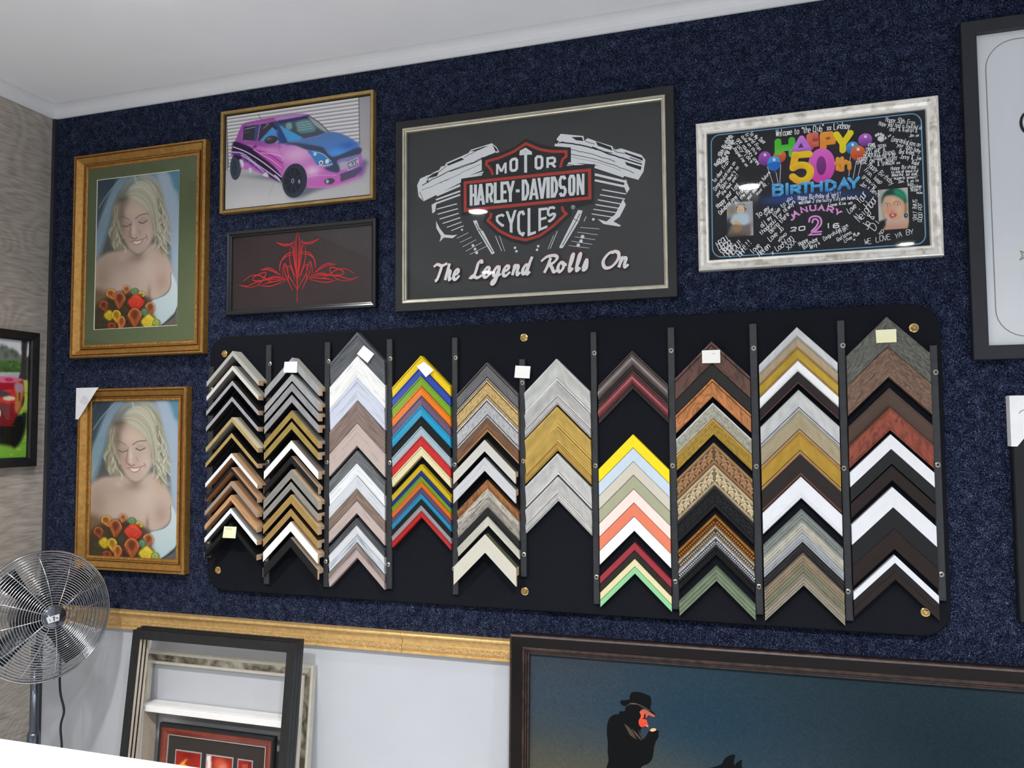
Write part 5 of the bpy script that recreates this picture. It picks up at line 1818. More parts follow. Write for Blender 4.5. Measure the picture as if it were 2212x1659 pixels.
# ------------------------------------------------------------------ pinstripe picture
R4 = rect('px', (486, 502), (811, 467), (813, 667), (487, 679), 0.022)
t, w_, h_ = wall_frame('black frame around a red pinstripe design on dark brown', 'picture', R4)
PFR = [(0, 0.001), (0, 0.014), (0.003, 0.020), (0.009, 0.024), (0.014, 0.022), (0.018, 0.016), (0.0205, 0.015), (0.022, 0.012), (0.022, 0.001)]
ring(t, 'frame', w_, h_, PFR, mk('black_lacquer', (26, 28, 33), (22, 24, 29), 0.25, nscale=20, coat=0.3))
M_PINBG = mk('pinstripe_ground', (46, 31, 35), (40, 26, 30), 0.4, nscale=9)
slab(t, 'painted_panel', -w_ / 2 + 0.021, w_ / 2 - 0.021, 0.021, h_ - 0.021, 0.002, 0.008, M_PINBG)
mp = mapper(t, 0.0083, 'z2')
ar = Art(t, 0.0083)
u_ = unit(mp, (622, 1250))
half = [[(622, 1020), (612, 1075), (616, 1200), (622, 1482)], [(480, 1085), (530, 1108), (580, 1100), (598, 1075)], [(480, 1085), (520, 1096), (560, 1098), (590, 1088)],
        [(598, 1075), (604, 1150), (611, 1250), (622, 1335)], [(574, 1122), (590, 1114), (600, 1200), (616, 1310)], [(572, 1125), (571, 1200), (592, 1275), (619, 1325)],
        [(503, 1275), (515, 1210), (550, 1165), (604, 1150)], [(503, 1275), (509, 1222), (545, 1182), (598, 1166)], [(528, 1330), (524, 1280), (535, 1230), (546, 1236), (560, 1290), (562, 1340), (590, 1406)],
        [(540, 1252), (568, 1244), (590, 1280), (606, 1340)], [(534, 1238), (542, 1300), (572, 1365), (590, 1406)], [(560, 1250), (562, 1300), (592, 1350), (620, 1400)],
        [(375, 1270), (430, 1256), (480, 1280), (512, 1306)], [(375, 1270), (435, 1270), (512, 1306)], [(260, 1346), (310, 1310), (360, 1304), (405, 1322), (455, 1346), (545, 1330)],
        [(235, 1370), (300, 1386), (362, 1368), (402, 1322), (412, 1288), (385, 1290), (332, 1318), (334, 1340), (400, 1336), (470, 1310), (542, 1326)],
        [(235, 1370), (292, 1376), (352, 1350), (450, 1330), (545, 1336)], [(362, 1370), (440, 1376), (545, 1342)], [(392, 1366), (450, 1350), (542, 1332)], [(415, 1335), (470, 1318), (530, 1325)]]
xc_ = mp([(622, 1250)])[0][0]
for pts in half:
    Q = catmull(mp(pts), 7)
    n = len(Q)
    wd = [u_ * (2.0 + 3.6 * math.sin(math.pi * i / (n - 1))) for i in range(n)]
    ar.ribbon(Q, wd, (206, 44, 44))
    Q2 = Q.copy(); Q2[:, 0] = 2 * xc_ - Q2[:, 0]
    ar.ribbon(Q2, wd, (206, 44, 44))
for k in range(26):
    p = (rng.uniform(-w_ / 2 + 0.03, w_ / 2 - 0.03), rng.uniform(0.03, h_ - 0.03))
    r_ = rng.uniform(0.0005, 0.0012)
    ar.disc(p, r_, r_, (150, 140, 142), n=6)
ar.build('pinstripe_lines', label='symmetrical red pinstripe scrolls')
slab(t, 'glass', -w_ / 2 + 0.0212, w_ / 2 - 0.0212, 0.0212, h_ - 0.0212, 0.0108, 0.0118, GLASS)

# ------------------------------------------------------------------ motorcycle engine poster
R5 = rect('px', (850.5, 263), (1454, 184.5), (1465, 640), (857, 674), 0.024)
t, w_, h_ = wall_frame('large black frame with silver slip around a grey motorcycle logo poster', 'picture', R5)
ring(t, 'frame', w_, h_, [(0, 0.001), (0, 0.023), (0.002, 0.025), (0.026, 0.025), (0.027, 0.023), (0.027, 0.001)], M_BLACK)
ring(t, 'slip', w_, h_, [(0.0272, 0.001), (0.0272, 0.0265), (0.030, 0.029), (0.034, 0.028), (0.036, 0.022), (0.0395, 0.020), (0.0395, 0.001)], M_SILVERL, label='champagne silver inner slip')
M_POST = mk('charcoal_print', (37, 39, 42), (35, 37, 40), 0.45, nscale=5)
slab(t, 'poster', -w_ / 2 + 0.039, w_ / 2 - 0.039, 0.039, h_ - 0.039, 0.002, 0.008, M_POST)
mp = mapper(t, 0.0084, 'z3')
ar = Art(t, 0.0082)
U = unit(mp, (950, 800))
WH, RD, DK = (238, 240, 244), (190, 62, 54), (37, 39, 42)
# engine: right rocker cover
ar.poly(mp([(1185, 380), (1340, 395), (1350, 425), (1370, 410), (1400, 420), (1420, 428), (1540, 465), (1560, 490), (1600, 480), (1740, 525), (1768, 560), (1755, 640), (1720, 697), (1600, 665), (1420, 590),
            (1255, 580), (1255, 475), (1140, 465), (1160, 410)]), WH)
for pts in ([(1258, 402), (1330, 402), (1342, 430), (1290, 424)], [(1425, 432), (1530, 470), (1542, 497), (1440, 462)], [(1620, 502), (1748, 546), (1752, 566), (1640, 522)],
            [(1625, 572), (1742, 606), (1736, 630), (1640, 596)], [(1150, 420), (1172, 430), (1160, 450), (1146, 446)], [(1195, 430), (1215, 440), (1190, 446)]):
    ar.poly(mp(pts), DK)
for pts, wd in (([(1170, 440), (1260, 446), (1370, 470), (1420, 484), (1520, 520), (1610, 548), (1745, 592)], 9), ([(1255, 488), (1330, 505), (1400, 520), (1480, 545), (1560, 572)], 4),
                ([(1255, 520), (1420, 555), (1560, 600), (1690, 650)], 4), ([(1256, 540), (1420, 572), (1600, 632)], 2), ([(1345, 400), (1355, 430), (1420, 452)], 4), ([(1545, 470), (1560, 500), (1640, 520)], 4),
                ([(1400, 470), (1470, 500), (1540, 510)], 6), ([(1660, 545), (1740, 575)], 5)):
    P_ = np.array(pts, float)
    P_ = catmull(P_, 4); P_[:, 1] += rng.normal(0, 1.6, len(P_))
    ar.ribbon(mp(P_), wd * U, DK)
# left rocker cover
ar.poly(mp([(195, 735), (215, 690), (320, 640), (345, 630), (360, 606), (385, 600), (396, 580), (500, 535), (530, 520), (546, 514), (565, 490), (710, 445), (742, 470), (760, 505), (640, 548), (640, 632), (500, 690),
            (495, 716), (330, 800), (240, 845), (205, 812)]), WH)
for pts in ([(255, 690), (300, 660), (345, 645), (330, 672)], [(398, 590), (500, 545), (520, 556), (410, 600)], [(560, 500), (650, 470), (690, 462), (600, 500)], [(715, 455), (740, 478), (752, 500), (735, 502)],
            [(258, 710), (275, 685), (270, 720)]):
    ar.poly(mp(pts), DK)
for pts, wd in (([(230, 735), (330, 680), (480, 612), (620, 560), (740, 510)], 6), ([(350, 720), (480, 660), (630, 592)], 3), ([(225, 770), (300, 740), (420, 690)], 3), ([(212, 780), (230, 820), (240, 840)], 4),
                ([(270, 662), (345, 640), (400, 600)], 4), ([(520, 540), (560, 520), (600, 500)], 4), ([(420, 640), (560, 590), (700, 530)], 4)):
    P_ = catmull(pts, 4); P_[:, 1] += rng.normal(0, 1.6, len(P_))
    ar.ribbon(mp(P_), wd * U, DK)
fins = [([(1420, 605), (1620, 672)], 20), ([(1420, 660), (1640, 712)], 16), ([(1420, 700), (1650, 748)], 14), ([(1470, 765), (1635, 795)], 7), ([(1455, 800), (1628, 830)], 7), ([(1440, 835), (1608, 865)], 7),
        ([(1425, 868), (1592, 895)], 7), ([(1410, 900), (1575, 925)], 6), ([(1398, 932), (1552, 956)], 6), ([(1320, 1025), (1452, 1036)], 3), ([(1300, 1058), (1440, 1076)], 3), ([(1282, 1090), (1422, 1110)], 3),
        ([(1260, 1120), (1402, 1142)], 3), ([(1240, 1150), (1380, 1168)], 3), ([(1222, 580), (1350, 600)], 14), ([(1225, 596), (1330, 610)], 6),
        ([(500, 690), (670, 640)], 12), ([(560, 680), (680, 655)], 10), ([(330, 805), (492, 735)], 16), ([(325, 835), (492, 775)], 12), ([(310, 865), (492, 800)], 12), ([(330, 900), (470, 862)], 7), ([(335, 935), (476, 896)], 7), ([(350, 968), (482, 928)], 7), ([(372, 998), (492, 958)], 7),
        ([(400, 1025), (502, 988)], 6), ([(430, 1048), (516, 1014)], 6), ([(470, 1100), (548, 1062)], 3), ([(490, 1130), (572, 1090)], 3), ([(508, 1160), (602, 1110)], 3), ([(530, 1190), (642, 1128)], 3), ([(558, 1212), (684, 1150)], 3),
        ([(735, 1085), (778, 1188)], 4), ([(762, 1080), (800, 1190)], 3), ([(1162, 1050), (1112, 1172)], 4), ([(1136, 1080), (1096, 1176)], 3), ([(1345, 985), (1360, 950)], 4)]
for pts, wd in fins:
    ar.ribbon(mp(pts), wd * U, WH)
for pts in ([(1615, 830), (1634, 870), (1592, 952), (1548, 984), (1600, 1012), (1590, 1020), (1480, 1002), (1440, 968), (1500, 985), (1560, 935)], [(1305, 905), (1336, 910), (1310, 985), (1200, 1166), (1180, 1170), (1175, 1160), (1272, 968)],
            [(326, 980), (350, 1030), (385, 1075), (440, 1080), (472, 1075), (440, 1100), (380, 1095), (350, 1125), (360, 1085), (328, 1030)], [(580, 980), (606, 975), (626, 1030), (650, 1050), (730, 1202), (710, 1212), (614, 1052)],
            [(295, 870), (330, 850), (320, 915), (300, 930)], [(1630, 690), (1660, 760), (1640, 790), (1620, 740)]):
    ar.poly(mp(pts), WH)
for pts, wd in (([(1318, 930), (1290, 985), (1196, 1150)], 5), ([(600, 1000), (632, 1060), (716, 1195)], 5), ([(1270, 965), (1310, 985)], 4), ([(606, 1048), (650, 1045)], 4), ([(1430, 625), (1600, 680)], 4), ([(340, 812), (480, 752)], 3)):
    ar.ribbon(mp(pts), wd * U, DK)
for (x, y, r) in ((1335, 1090, 13), (1325, 1120, 12), (1306, 1148, 12), (580, 1150, 10), (595, 1175, 10), (606, 1200, 11), (870, 1166, 9), (880, 1190, 9), (1030, 1155, 9), (1022, 1180, 9), (1410, 970, 9), (505, 1042, 8)):
    q = mp([(x, y)])[0]
    ar.disc(q, r * U, r * U, WH, n=10)
# dark ground of the shield
ar.poly(mp([(500, 690), (642, 668), (662, 620), (636, 545), (760, 518), (870, 468), (945, 412), (1040, 452), (1130, 470), (1252, 474), (1255, 556), (1222, 602), (1412, 590), (1415, 860), (1252, 902), (1262, 940), (1150, 1042),
            (1040, 1112), (945, 1148), (840, 1122), (740, 1072), (650, 982), (672, 938), (500, 946)]), DK)
ar.ribbon(mp([(716, 664), (710, 638), (690, 608), (672, 592), (674, 571), (760, 547), (860, 504), (945, 448), (1040, 488), (1130, 503), (1222, 502), (1222, 538), (1198, 556), (1182, 612)]), 19 * U, RD)
ar.ribbon(mp([(526, 718), (1384, 630), (1386, 822), (527, 908)]), 21 * U, RD, closed=True)
ar.ribbon(mp([(706, 926), (702, 954), (682, 978), (760, 1048), (850, 1093), (945, 1112), (1040, 1083), (1130, 1018), (1224, 932), (1202, 912), (1194, 882)]), 19 * U, RD)
ar.build('engine_artwork', label='white engine with red outlined shield')
ar = Art(t, 0.0122)
letters = [('M', [(750, 600), (806, 588), (806, 646), (750, 655)], 17), ('O', [(842, 562), (884, 552), (884, 632), (842, 638)], 19), ('T', [(912, 522), (978, 514), (978, 640), (912, 640)], 20), ('O', [(1016, 540), (1058, 540), (1058, 616), (1016, 622)], 19),
           ('R', [(1096, 552), (1144, 545), (1150, 612), (1096, 618)], 17),
           ('C', [(748, 950), (796, 938), (796, 1024), (748, 984)], 17), ('Y', [(816, 926), (874, 916), (874, 1066), (816, 1040)], 19), ('C', [(896, 926), (934, 918), (934, 1084), (896, 1060)], 19),
           ('L', [(968, 904), (1006, 904), (1006, 1060), (968, 1080)], 19), ('E', [(1042, 904), (1086, 898), (1086, 1020), (1042, 1046)], 18), ('S', [(1100, 894), (1146, 888), (1146, 956), (1100, 994)], 17)]
for ch, qd, wd in letters:
    ww = 0.5 * (qd[1][0] - qd[0][0] + qd[2][0] - qd[3][0]) + wd
    hh_ = 0.5 * (qd[2][1] - qd[1][1] + qd[3][1] - qd[0][1]) + wd
    o_ = wd / 2
    bq = block(ch, [(qd[0][0] - o_, qd[0][1] - o_), (qd[1][0] + o_, qd[1][1] - o_), (qd[2][0] + o_, qd[2][1] + o_), (qd[3][0] - o_, qd[3][1] + o_)], wd / ww, wd / hh_)
    if bq:
        for p_ in bq:
            ar.poly(mp(p_), WH)
        continue
    for st in quad_glyph(ch, qd):
        cl = st[0] == st[-1]
        ar.ribbon(mp(st[:-1] if cl else st), wd * U, WH, closed=cl)
ar.poly(mp([(905, 520), (905, 500), (945, 478), (988, 508), (988, 530), (946, 505)]), WH)


def wy(x, top):
    return (742 - (x - 558) * 0.1013 if top else 875 - (x - 562) * 0.0990)


for ch, xa, xb in (('H', 570, 600), ('A', 616, 656), ('R', 680, 714), ('L', 736, 764), ('E', 782, 808), ('Y', 818, 862), ('-', 888, 894), ('D', 928, 960), ('A', 978, 1026), ('V', 1036, 1080), ('I', 1098, 1102),
                   ('D', 1128, 1158), ('S', 1182, 1218), ('O', 1248, 1278), ('N', 1306, 1340)):
    qd = [(xa, wy(xa, 1) + 4), (xb, wy(xb, 1) + 4), (xb, wy(xb, 0) - 6), (xa, wy(xa, 0) - 6)]
    o_ = 10
    bq = block(ch, [(qd[0][0] - o_, qd[0][1] - o_), (qd[1][0] + o_, qd[1][1] - o_), (qd[2][0] + o_, qd[2][1] + o_), (qd[3][0] - o_, qd[3][1] + o_)], 1 if ch in '-I' else 20 / (xb - xa + 20), 20 / 140)
    if bq:
        for p_ in bq:
            ar.poly(mp(p_), WH)
        continue
    for st in quad_glyph(ch, qd):
        cl = st[0] == st[-1]
        ar.ribbon(mp(st[:-1] if cl else st), 20 * U, WH, closed=cl)
# small registered mark
q = mp([(1272, 888)])[0]
ar.ribbon([(q[0] + 12 * U * math.cos(a), q[1] + 12 * U * math.sin(a)) for a in np.linspace(0, 2 * math.pi, 18)], 2.2 * U, WH)
for st in quad_glyph('R', [(1267, 881), (1277, 880), (1277, 895), (1267, 896)]):
    ar.ribbon(mp(st), 2 * U, WH)
ar.build('lettering', label='white block capitals MOTOR HARLEY-DAVIDSON CYCLES')
# brush script line
SCR = {'T': [[(-0.25, 0.86), (0.1, 1.0), (0.6, 0.9), (1.15, 1.02)], [(0.62, 0.95), (0.45, 0.5), (0.2, 0.05), (0.0, 0.0)]],
       'h': [[(0.45, 1.0), (0.3, 0.6), (0.08, 0.0)], [(0.12, 0.2), (0.4, 0.55), (0.62, 0.5), (0.55, 0.2), (0.62, 0.0), (0.85, 0.12)]],
       'e': [[(0.1, 0.25), (0.55, 0.38), (0.6, 0.55), (0.35, 0.58), (0.1, 0.3), (0.15, 0.05), (0.4, 0.0), (0.8, 0.22)]],
       'L': [[(0.85, 0.85), (0.75, 1.02), (0.5, 0.9), (0.35, 0.45), (0.15, 0.08), (-0.1, 0.04), (0.1, 0.14), (0.5, 0.0), (0.95, 0.14)]],
       'g': [[(0.65, 0.5), (0.4, 0.58), (0.12, 0.3), (0.15, 0.06), (0.4, 0.1), (0.66, 0.5), (0.5, 0.0), (0.25, -0.42), (0.0, -0.42), (0.15, -0.2), (0.85, 0.15)]],
       'n': [[(0.1, 0.5), (0.22, 0.54), (0.06, 0.0)], [(0.1, 0.2), (0.4, 0.55), (0.6, 0.5), (0.52, 0.18), (0.6, 0.0), (0.85, 0.15)]],
       'd': [[(0.6, 0.5), (0.35, 0.57), (0.1, 0.3), (0.14, 0.05), (0.36, 0.08), (0.62, 0.5), (0.95, 1.05)], [(0.75, 0.7), (0.55, 0.15), (0.62, 0.0), (0.85, 0.15)]],
       'R': [[(0.48, 0.9), (0.3, 0.4), (0.1, 0.0)], [(-0.2, 0.72), (0.2, 0.98), (0.75, 1.02), (0.95, 0.85), (0.7, 0.58), (0.35, 0.48)], [(0.45, 0.5), (0.65, 0.25), (0.8, 0.02), (1.05, 0.12)]],
       'o': [[(0.45, 0.56), (0.2, 0.5), (0.08, 0.2), (0.28, 0.0), (0.55, 0.2), (0.58, 0.46), (0.42, 0.56), (0.6, 0.42), (0.85, 0.42)]],
       'l': [[(0.1, 0.12), (0.45, 0.6), (0.58, 0.98), (0.42, 0.95), (0.22, 0.4), (0.22, 0.03), (0.42, 0.02), (0.65, 0.18)]],
       's': [[(0.05, 0.1), (0.42, 0.6), (0.52, 0.3), (0.45, 0.06), (0.2, 0.0), (0.08, 0.1)]],
       'O': [[(0.75, 1.0), (0.35, 0.9), (0.05, 0.45), (0.2, 0.05), (0.6, 0.08), (0.95, 0.5), (0.95, 0.88), (0.7, 1.0), (0.55, 0.88)]]}
a1, a2, a3 = Art(t, 0.0128, 0.000006), Art(t, 0.0136, 0.000006), Art(t, 0.0144, 0.000006)
a1.tilt = a2.tilt = a3.tilt = 0.00008
for word, xa, xb in (('The', 322, 500), ('Legend', 575, 985), ('Rolls', 1065, 1390), ('On', 1470, 1665)):
    wts = {'T': 1.0, 'L': 0.95, 'R': 1.05, 'O': 1.15, 'l': 0.55, 's': 0.6}
    tot = sum(wts.get(ch, 0.85) for ch in word)
    x = xa
    for ch in word:
        wd = (xb - xa) * wts.get(ch, 0.85) / tot
        for st in SCR[ch]:
            pts = []
            for gx, gy in catmull(st, 5):
                X = x + gx * wd * 1.0 + gy * 10
                pts.append((X, 1396 - (X - 320) * 0.073 - gy * 112))
            Q = mp(pts)
            a1.ribbon(Q, 36 * U, (128, 44, 46), nib=0.7)
            a2.ribbon(Q + np.array([2 * U, -2 * U]), 29 * U, (24, 22, 24), nib=0.7)
            a3.ribbon(Q, 21 * U, (244, 244, 246), nib=0.7)
        x += wd
a1.build('script_outline', label='dark red outline of the script line')
a2.build('script_shadow', label='black drop edge of the script line')
a3.build('script_lettering', label='white brush script The Legend Rolls On')
slab(t, 'glass', -w_ / 2 + 0.0397, w_ / 2 - 0.0397, 0.0397, h_ - 0.0397, 0.0172, 0.0184, GLASS)

# ------------------------------------------------------------------ birthday board
R6 = rect('px', (1503.6, 266), (2028, 205.2), (2040, 551.3), (1508, 585.4), 0.026)
t, w_, h_ = wall_frame('distressed silver frame around a black signed birthday board', 'picture', R6)
ring(t, 'frame', w_, h_, [(u * 0.80, d_) for u, d_ in [(0, 0.001), (0, 0.022), (0.0015, 0.025), (0.006, 0.027), (0.0075, 0.024), (0.0085, 0.0245), (0.020, 0.026), (0.030, 0.020), (0.0315, 0.021), (0.0375, 0.021), (0.041, 0.016), (0.041, 0.001)]],
     [M_SILVERD, M_SILVERE], [1, 1, 1, 1, 1, 0, 0, 0, 1, 1, 1, 1])
mp = mapper(t, 0.0085, 'z4')
pb = (-w_ / 2 + 0.032, w_ / 2 - 0.032, 0.032, h_ - 0.032)
c = Canvas(300, 190, (24, 24, 30), mp, pb)
c.poly([(640, 918), (1000, 885), (1500, 852), (1520, 900), (1200, 940), (700, 985)], (30, 74, 158), 5, 0.95, True, (16, 28, 60))
c.blob((1000, 900), 260, 40, (34, 84, 170), 0.8)
c.blob((1060, 620), 330, 190, (74, 34, 60), 0.45)
c.blob((1600, 350), 500, 120, (20, 26, 44), 0.6)
c.build('printed_board', t, 0.0083, label='glossy black printed board')
ar = Art(t, 0.0086)
U = unit(mp, (1050, 750))
bd = []
for (cx_, cy_, r_, a0) in ((290, 460, 75, 180), (1868, 290, 78, 270), (1905, 1212, 75, 0), (300, 1318, 75, 90)):
    for k in range(7):
        a = math.radians(a0 + k * 15)
        bd.append((cx_ + r_ * math.cos(a), cy_ + r_ * math.sin(a)))
ar.ribbon(mp(bd), 8 * U, (120, 178, 222), closed=True)
# balloons and strings
mp3 = mapper(t, 0.0086, 'c3')
U3 = unit(mp3, (1100, 900))


def balloon(x, y, rx, ry, a, b, kx, ky):
    q = mp3([(x, y), (kx, ky), (x - rx * 0.04, y - ry * 0.5), (x + rx * 0.12, y - ry * 0.5)])
    ar.disc(q[0], rx * U3, ry * U3, a, b, n=26)
    ar.poly([q[1] + np.array([-14 * U3, -18 * U3]), q[1] + np.array([14 * U3, -18 * U3]), q[0] + np.array([0, -ry * 0.8 * U3])], b)
    for s_ in (2, 3):
        ar.disc(q[s_], rx * 0.13 * U3, ry * 0.22 * U3, (244, 232, 244), n=10)


for x0, y0, x1, y1 in ((160, 1010, 275, 1350), (335, 1120, 375, 1340), (430, 960, 410, 1330), (1815, 810, 1785, 1200), (1935, 890, 1870, 1250), (2075, 770, 1970, 1200)):
    ar.ribbon(mp3([(x0, y0), (x1, y1)]), 12 * U3, (216, 210, 224))
balloon(2110, 480, 125, 128, (206, 112, 226), (116, 44, 140), 2110, 625)
balloon(1855, 640, 118, 125, (76, 176, 240), (24, 100, 190), 1822, 790)
balloon(1965, 740, 135, 145, (238, 122, 62), (206, 70, 28), 1935, 885)
balloon(110, 850, 122, 142, (190, 90, 214), (110, 44, 140), 155, 1005)
balloon(405, 810, 122, 130, (240, 130, 70), (200, 66, 30), 425, 965)
balloon(292, 950, 125, 148, (70, 180, 246), (20, 110, 210), 332, 1120)
q = mp3([(175, 960), (292, 925), (410, 930), (395, 1010), (292, 1098), (190, 1010)])
ar.poly(catmull(q, 4, True), (18, 110, 212))


def fat(strokes, wd, c1, c2, m=mp3, u=U3, caps=True):
    for st in strokes:
        Q = m(st)
        ar.ribbon(Q, wd * u, c1, c2, caps=caps)
        if len(Q) > 2:
            for p in Q[1:-1]:
                ar.disc(p, wd * u / 2, wd * u / 2, c1, c2, n=14)


fat([[(372, 515), (375, 720)], [(648, 485), (655, 770)], [(375, 655), (655, 625)]], 128, (70, 196, 40), (96, 214, 66))
fat([[(1005, 410), (1010, 640)], [(1005, 410), (1110, 400), (1120, 560), (1010, 575)]], 125, (240, 128, 104), (214, 84, 70))
fat([[(1270, 385), (1275, 640)], [(1270, 385), (1420, 370), (1480, 430), (1460, 510), (1275, 535)]], 122, (252, 172, 62), (250, 150, 40))
ar.poly(mp3([(1325, 430), (1400, 420), (1425, 455), (1400, 475), (1328, 480)]), (170, 98, 30))
ar.poly(mp3([(1060, 460), (1165, 450), (1165, 510), (1065, 520)]), (180, 66, 58))
fat([[(1535, 370), (1665, 560)], [(1815, 345), (1665, 560)], [(1665, 560), (1662, 690)]], 118, (255, 236, 10), (250, 222, 0))
fat([[(842, 450), (690, 720)], [(842, 450), (980, 665)], [(740, 650), (950, 640)]], 108, (222, 140, 246), (190, 100, 226))
ar.poly(mp3([(825, 540), (770, 645), (890, 632)]), (96, 40, 120))
el = [(1240 + 178 * math.cos(a) * 1.0, 995 + 262 * math.sin(a) - 12 * math.cos(a)) for a in np.linspace(0, 2 * math.pi, 30)[:-1]]
ar.ribbon(mp3(el), 168 * U3, (240, 112, 220), (226, 52, 176), closed=True)
ar.poly(mp3([(1235 + 98 * math.cos(a), 995 + 190 * math.sin(a)) for a in np.linspace(0, 2 * math.pi, 24)[:-1]]), (146, 46, 150), (110, 32, 110))
fat([[(990, 765), (720, 785), (675, 1030)], catmull([(675, 1040), (800, 985), (940, 1000), (1015, 1080), (1000, 1200), (900, 1290), (770, 1290), (665, 1215)], 3)], 138, (255, 226, 0), (255, 166, 40))
fat([[(1562, 860), (1562, 1060), (1620, 1080)], [(1530, 945), (1660, 930)], [(1648, 850), (1655, 1080)], [(1655, 985), (1720, 915), (1790, 950), (1795, 1050)]], 74, (252, 178, 66), (244, 148, 40))
BD = {'B': (285, 455, 1380, 1580), 'I': (545, 560, 1365, 1560), 'R': (645, 800, 1400, 1535), 'T': (840, 1010, 1350, 1525), 'H': (1055, 1235, 1330, 1500), 'D': (1340, 1505, 1300, 1480), 'A': (1585, 1790, 1270, 1455), 'Y': (1785, 1975, 1245, 1430)}
for ch, (xa, xb, ya, yb) in BD.items():
    dy = (xb - xa) * 0.09
    qd = [(xa, ya + dy / 2), (xb, ya - dy / 2), (xb, yb - dy / 2), (xa, yb + dy / 2)]
    fat(quad_glyph(ch, qd), 58, (104, 204, 252), (34, 128, 216))
# the month, day and year
mp4 = mapper(t, 0.0086, 'c4')
U4 = unit(mp4, (1000, 700))
for ch, x, y, an in (('J', 592, 592, 33), ('A', 668, 528, 24), ('N', 822, 450, 13), ('U', 985, 420, 4), ('A', 1142, 420, -5), ('R', 1305, 445, -16), ('Y', 1445, 505, -28)):
    ca, sa = math.cos(math.radians(an)), math.sin(math.radians(an))
    hw, hh = (34 if ch == 'J' else 50), 46
    cor = [(x + ca * dx + sa * dy, y - sa * dx + ca * dy) for dx, dy in ((-hw, -hh), (hw, -hh), (hw, hh), (-hw, hh))]
    for st in quad_glyph(ch, cor):
        ar.ribbon(mp4(st), 28 * U4, (242, 160, 232))
    if ch in 'ANRYU':
        for sx in (-1, 1):
            yy = hh if ch in 'ANR' else -hh
            dx = sx * hw * (1 if ch != 'Y' else 0.9)
            c0 = (x + ca * dx + sa * yy, y - sa * dx + ca * yy)
            ar.ribbon(mp4([(c0[0] - ca * 24, c0[1] + sa * 24), (c0[0] + ca * 24, c0[1] - sa * 24)]), 16 * U4, (242, 160, 232))
ar.ribbon(catmull(mp4([(915, 675), (935, 605), (1020, 572), (1112, 598), (1142, 680), (1118, 750), (1040, 835)]), 4), 30 * U4, (240, 158, 230), caps=True)
ar.ribbon(mp4([(1055, 815), (915, 920), (1132, 903)]), 30 * U4, (240, 158, 230), caps=True)
ar.ribbon(catmull(mp4([(975, 690), (990, 640), (1035, 625), (1078, 655), (1080, 700), (1040, 770), (960, 850)]), 4), 30 * U4, (240, 158, 230), caps=True)
ar.ribbon(mp4([(1010, 868), (1140, 856)]), 28 * U4, (240, 158, 230), caps=True)
for ch, xa, xb, ya, yb in (('2', 578, 676, 780, 846), ('0', 732, 836, 762, 832), ('1', 1240, 1300, 712, 794), ('6', 1362, 1462, 710, 784)):
    dy = (xb - xa) * 0.06
    for st in quad_glyph(ch, [(xa, ya + dy), (xb, ya - dy), (xb, yb - dy), (xa, yb + dy)]):
        Q = mp4(st)
        ar.ribbon(Q, 19 * U4, (242, 244, 246))
for (x, y, rx, ry) in ((1608, 420, 22, 22), (1572, 393, 9, 12), (1590, 384, 9, 13), (1612, 383, 9, 13), (1630, 394, 9, 12)):
    q = mp([(x, y)])[0]
    ar.disc(q, rx * U, ry * U, (226, 228, 232), n=14)
ar.build('birthday_lettering', label='bright HAPPY 50th BIRTHDAY letters with balloons')
# two small photographs on the board
mp5 = mapper(t, 0.0090, 'c2')
q = mp5([(598, 245), (1075, 205), (1080, 850), (600, 860)])
box = ((q[0][0] + q[3][0]) / 2, (q[1][0] + q[2][0]) / 2, (q[2][1] + q[3][1]) / 2, (q[0][1] + q[1][1]) / 2)
c = Canvas(84, 112, (176, 178, 186), mp5, box)
c.blob((690, 380), 110, 120, (150, 132, 108), 0.9)
c.blob((640, 560), 80, 60, (70, 74, 84), 0.8); c.blob((1050, 640), 40, 60, (196, 120, 140), 0.8)
c.poly([(600, 610), (690, 560), (700, 700), (620, 860), (600, 860)], (44, 42, 46), 3, 0.95)
c.poly([(700, 650), (1000, 620), (1030, 720), (1000, 850), (620, 850), (640, 760)], (120, 124, 132), 3, 1.0, True, (120, 94, 78))
c.poly([(740, 450), (960, 430), (1000, 500), (1000, 600), (900, 650), (740, 620), (650, 600), (690, 520)], (196, 220, 232), 3, 1.0)
c.blob((860, 340), 95, 80, (126, 92, 66), 1.0, True); c.blob((850, 370), 70, 78, (236, 206, 182), 1.0, True)
c.line([(780, 300), (860, 280), (950, 320)], 22, (222, 214, 190), 0.9)
for x in (825, 870):
    c.blob((x, 370), 8, 6, (70, 56, 50), 1.0, True)
c.line([(838, 416), (860, 414)], 6, (180, 90, 80), 0.9)
for (x, y, r_) in ((720, 610, 34), (770, 590, 34), (820, 625, 34)):
    c.blob((x, y), r_, r_, (226, 192, 150), 1.0, True)
c.poly([(720, 660), (860, 650), (870, 740), (780, 780), (710, 740)], (170, 128, 86), 3, 1.0)
c.poly([(590, 850), (1090, 845), (1090, 880), (590, 880)], (24, 24, 30), 6, 1.0, False)
c.build('small_photo', t, 0.0094, label='small faded photo of a seated toddler in pale blue')
mp6 = mapper(t, 0.0090, 'c6')
q = mp6([(425, 280), (1022, 232), (1045, 1045), (450, 1080)])
box = ((q[0][0] + q[3][0]) / 2, (q[1][0] + q[2][0]) / 2, (q[2][1] + q[3][1]) / 2, (q[0][1] + q[1][1]) / 2)
c = Canvas(100, 140, (206, 204, 198), mp6, box)
c.poly([(430, 270), (520, 260), (540, 560), (450, 600)], (186, 184, 178), 3, 1)
c.poly([(420, 930), (600, 850), (600, 1100), (420, 1100)], (24, 22, 26), 3, 1, False)
c.poly([(1060, 880), (1000, 1000), (960, 1060), (1060, 1080)], (40, 22, 24), 3, 1, False)
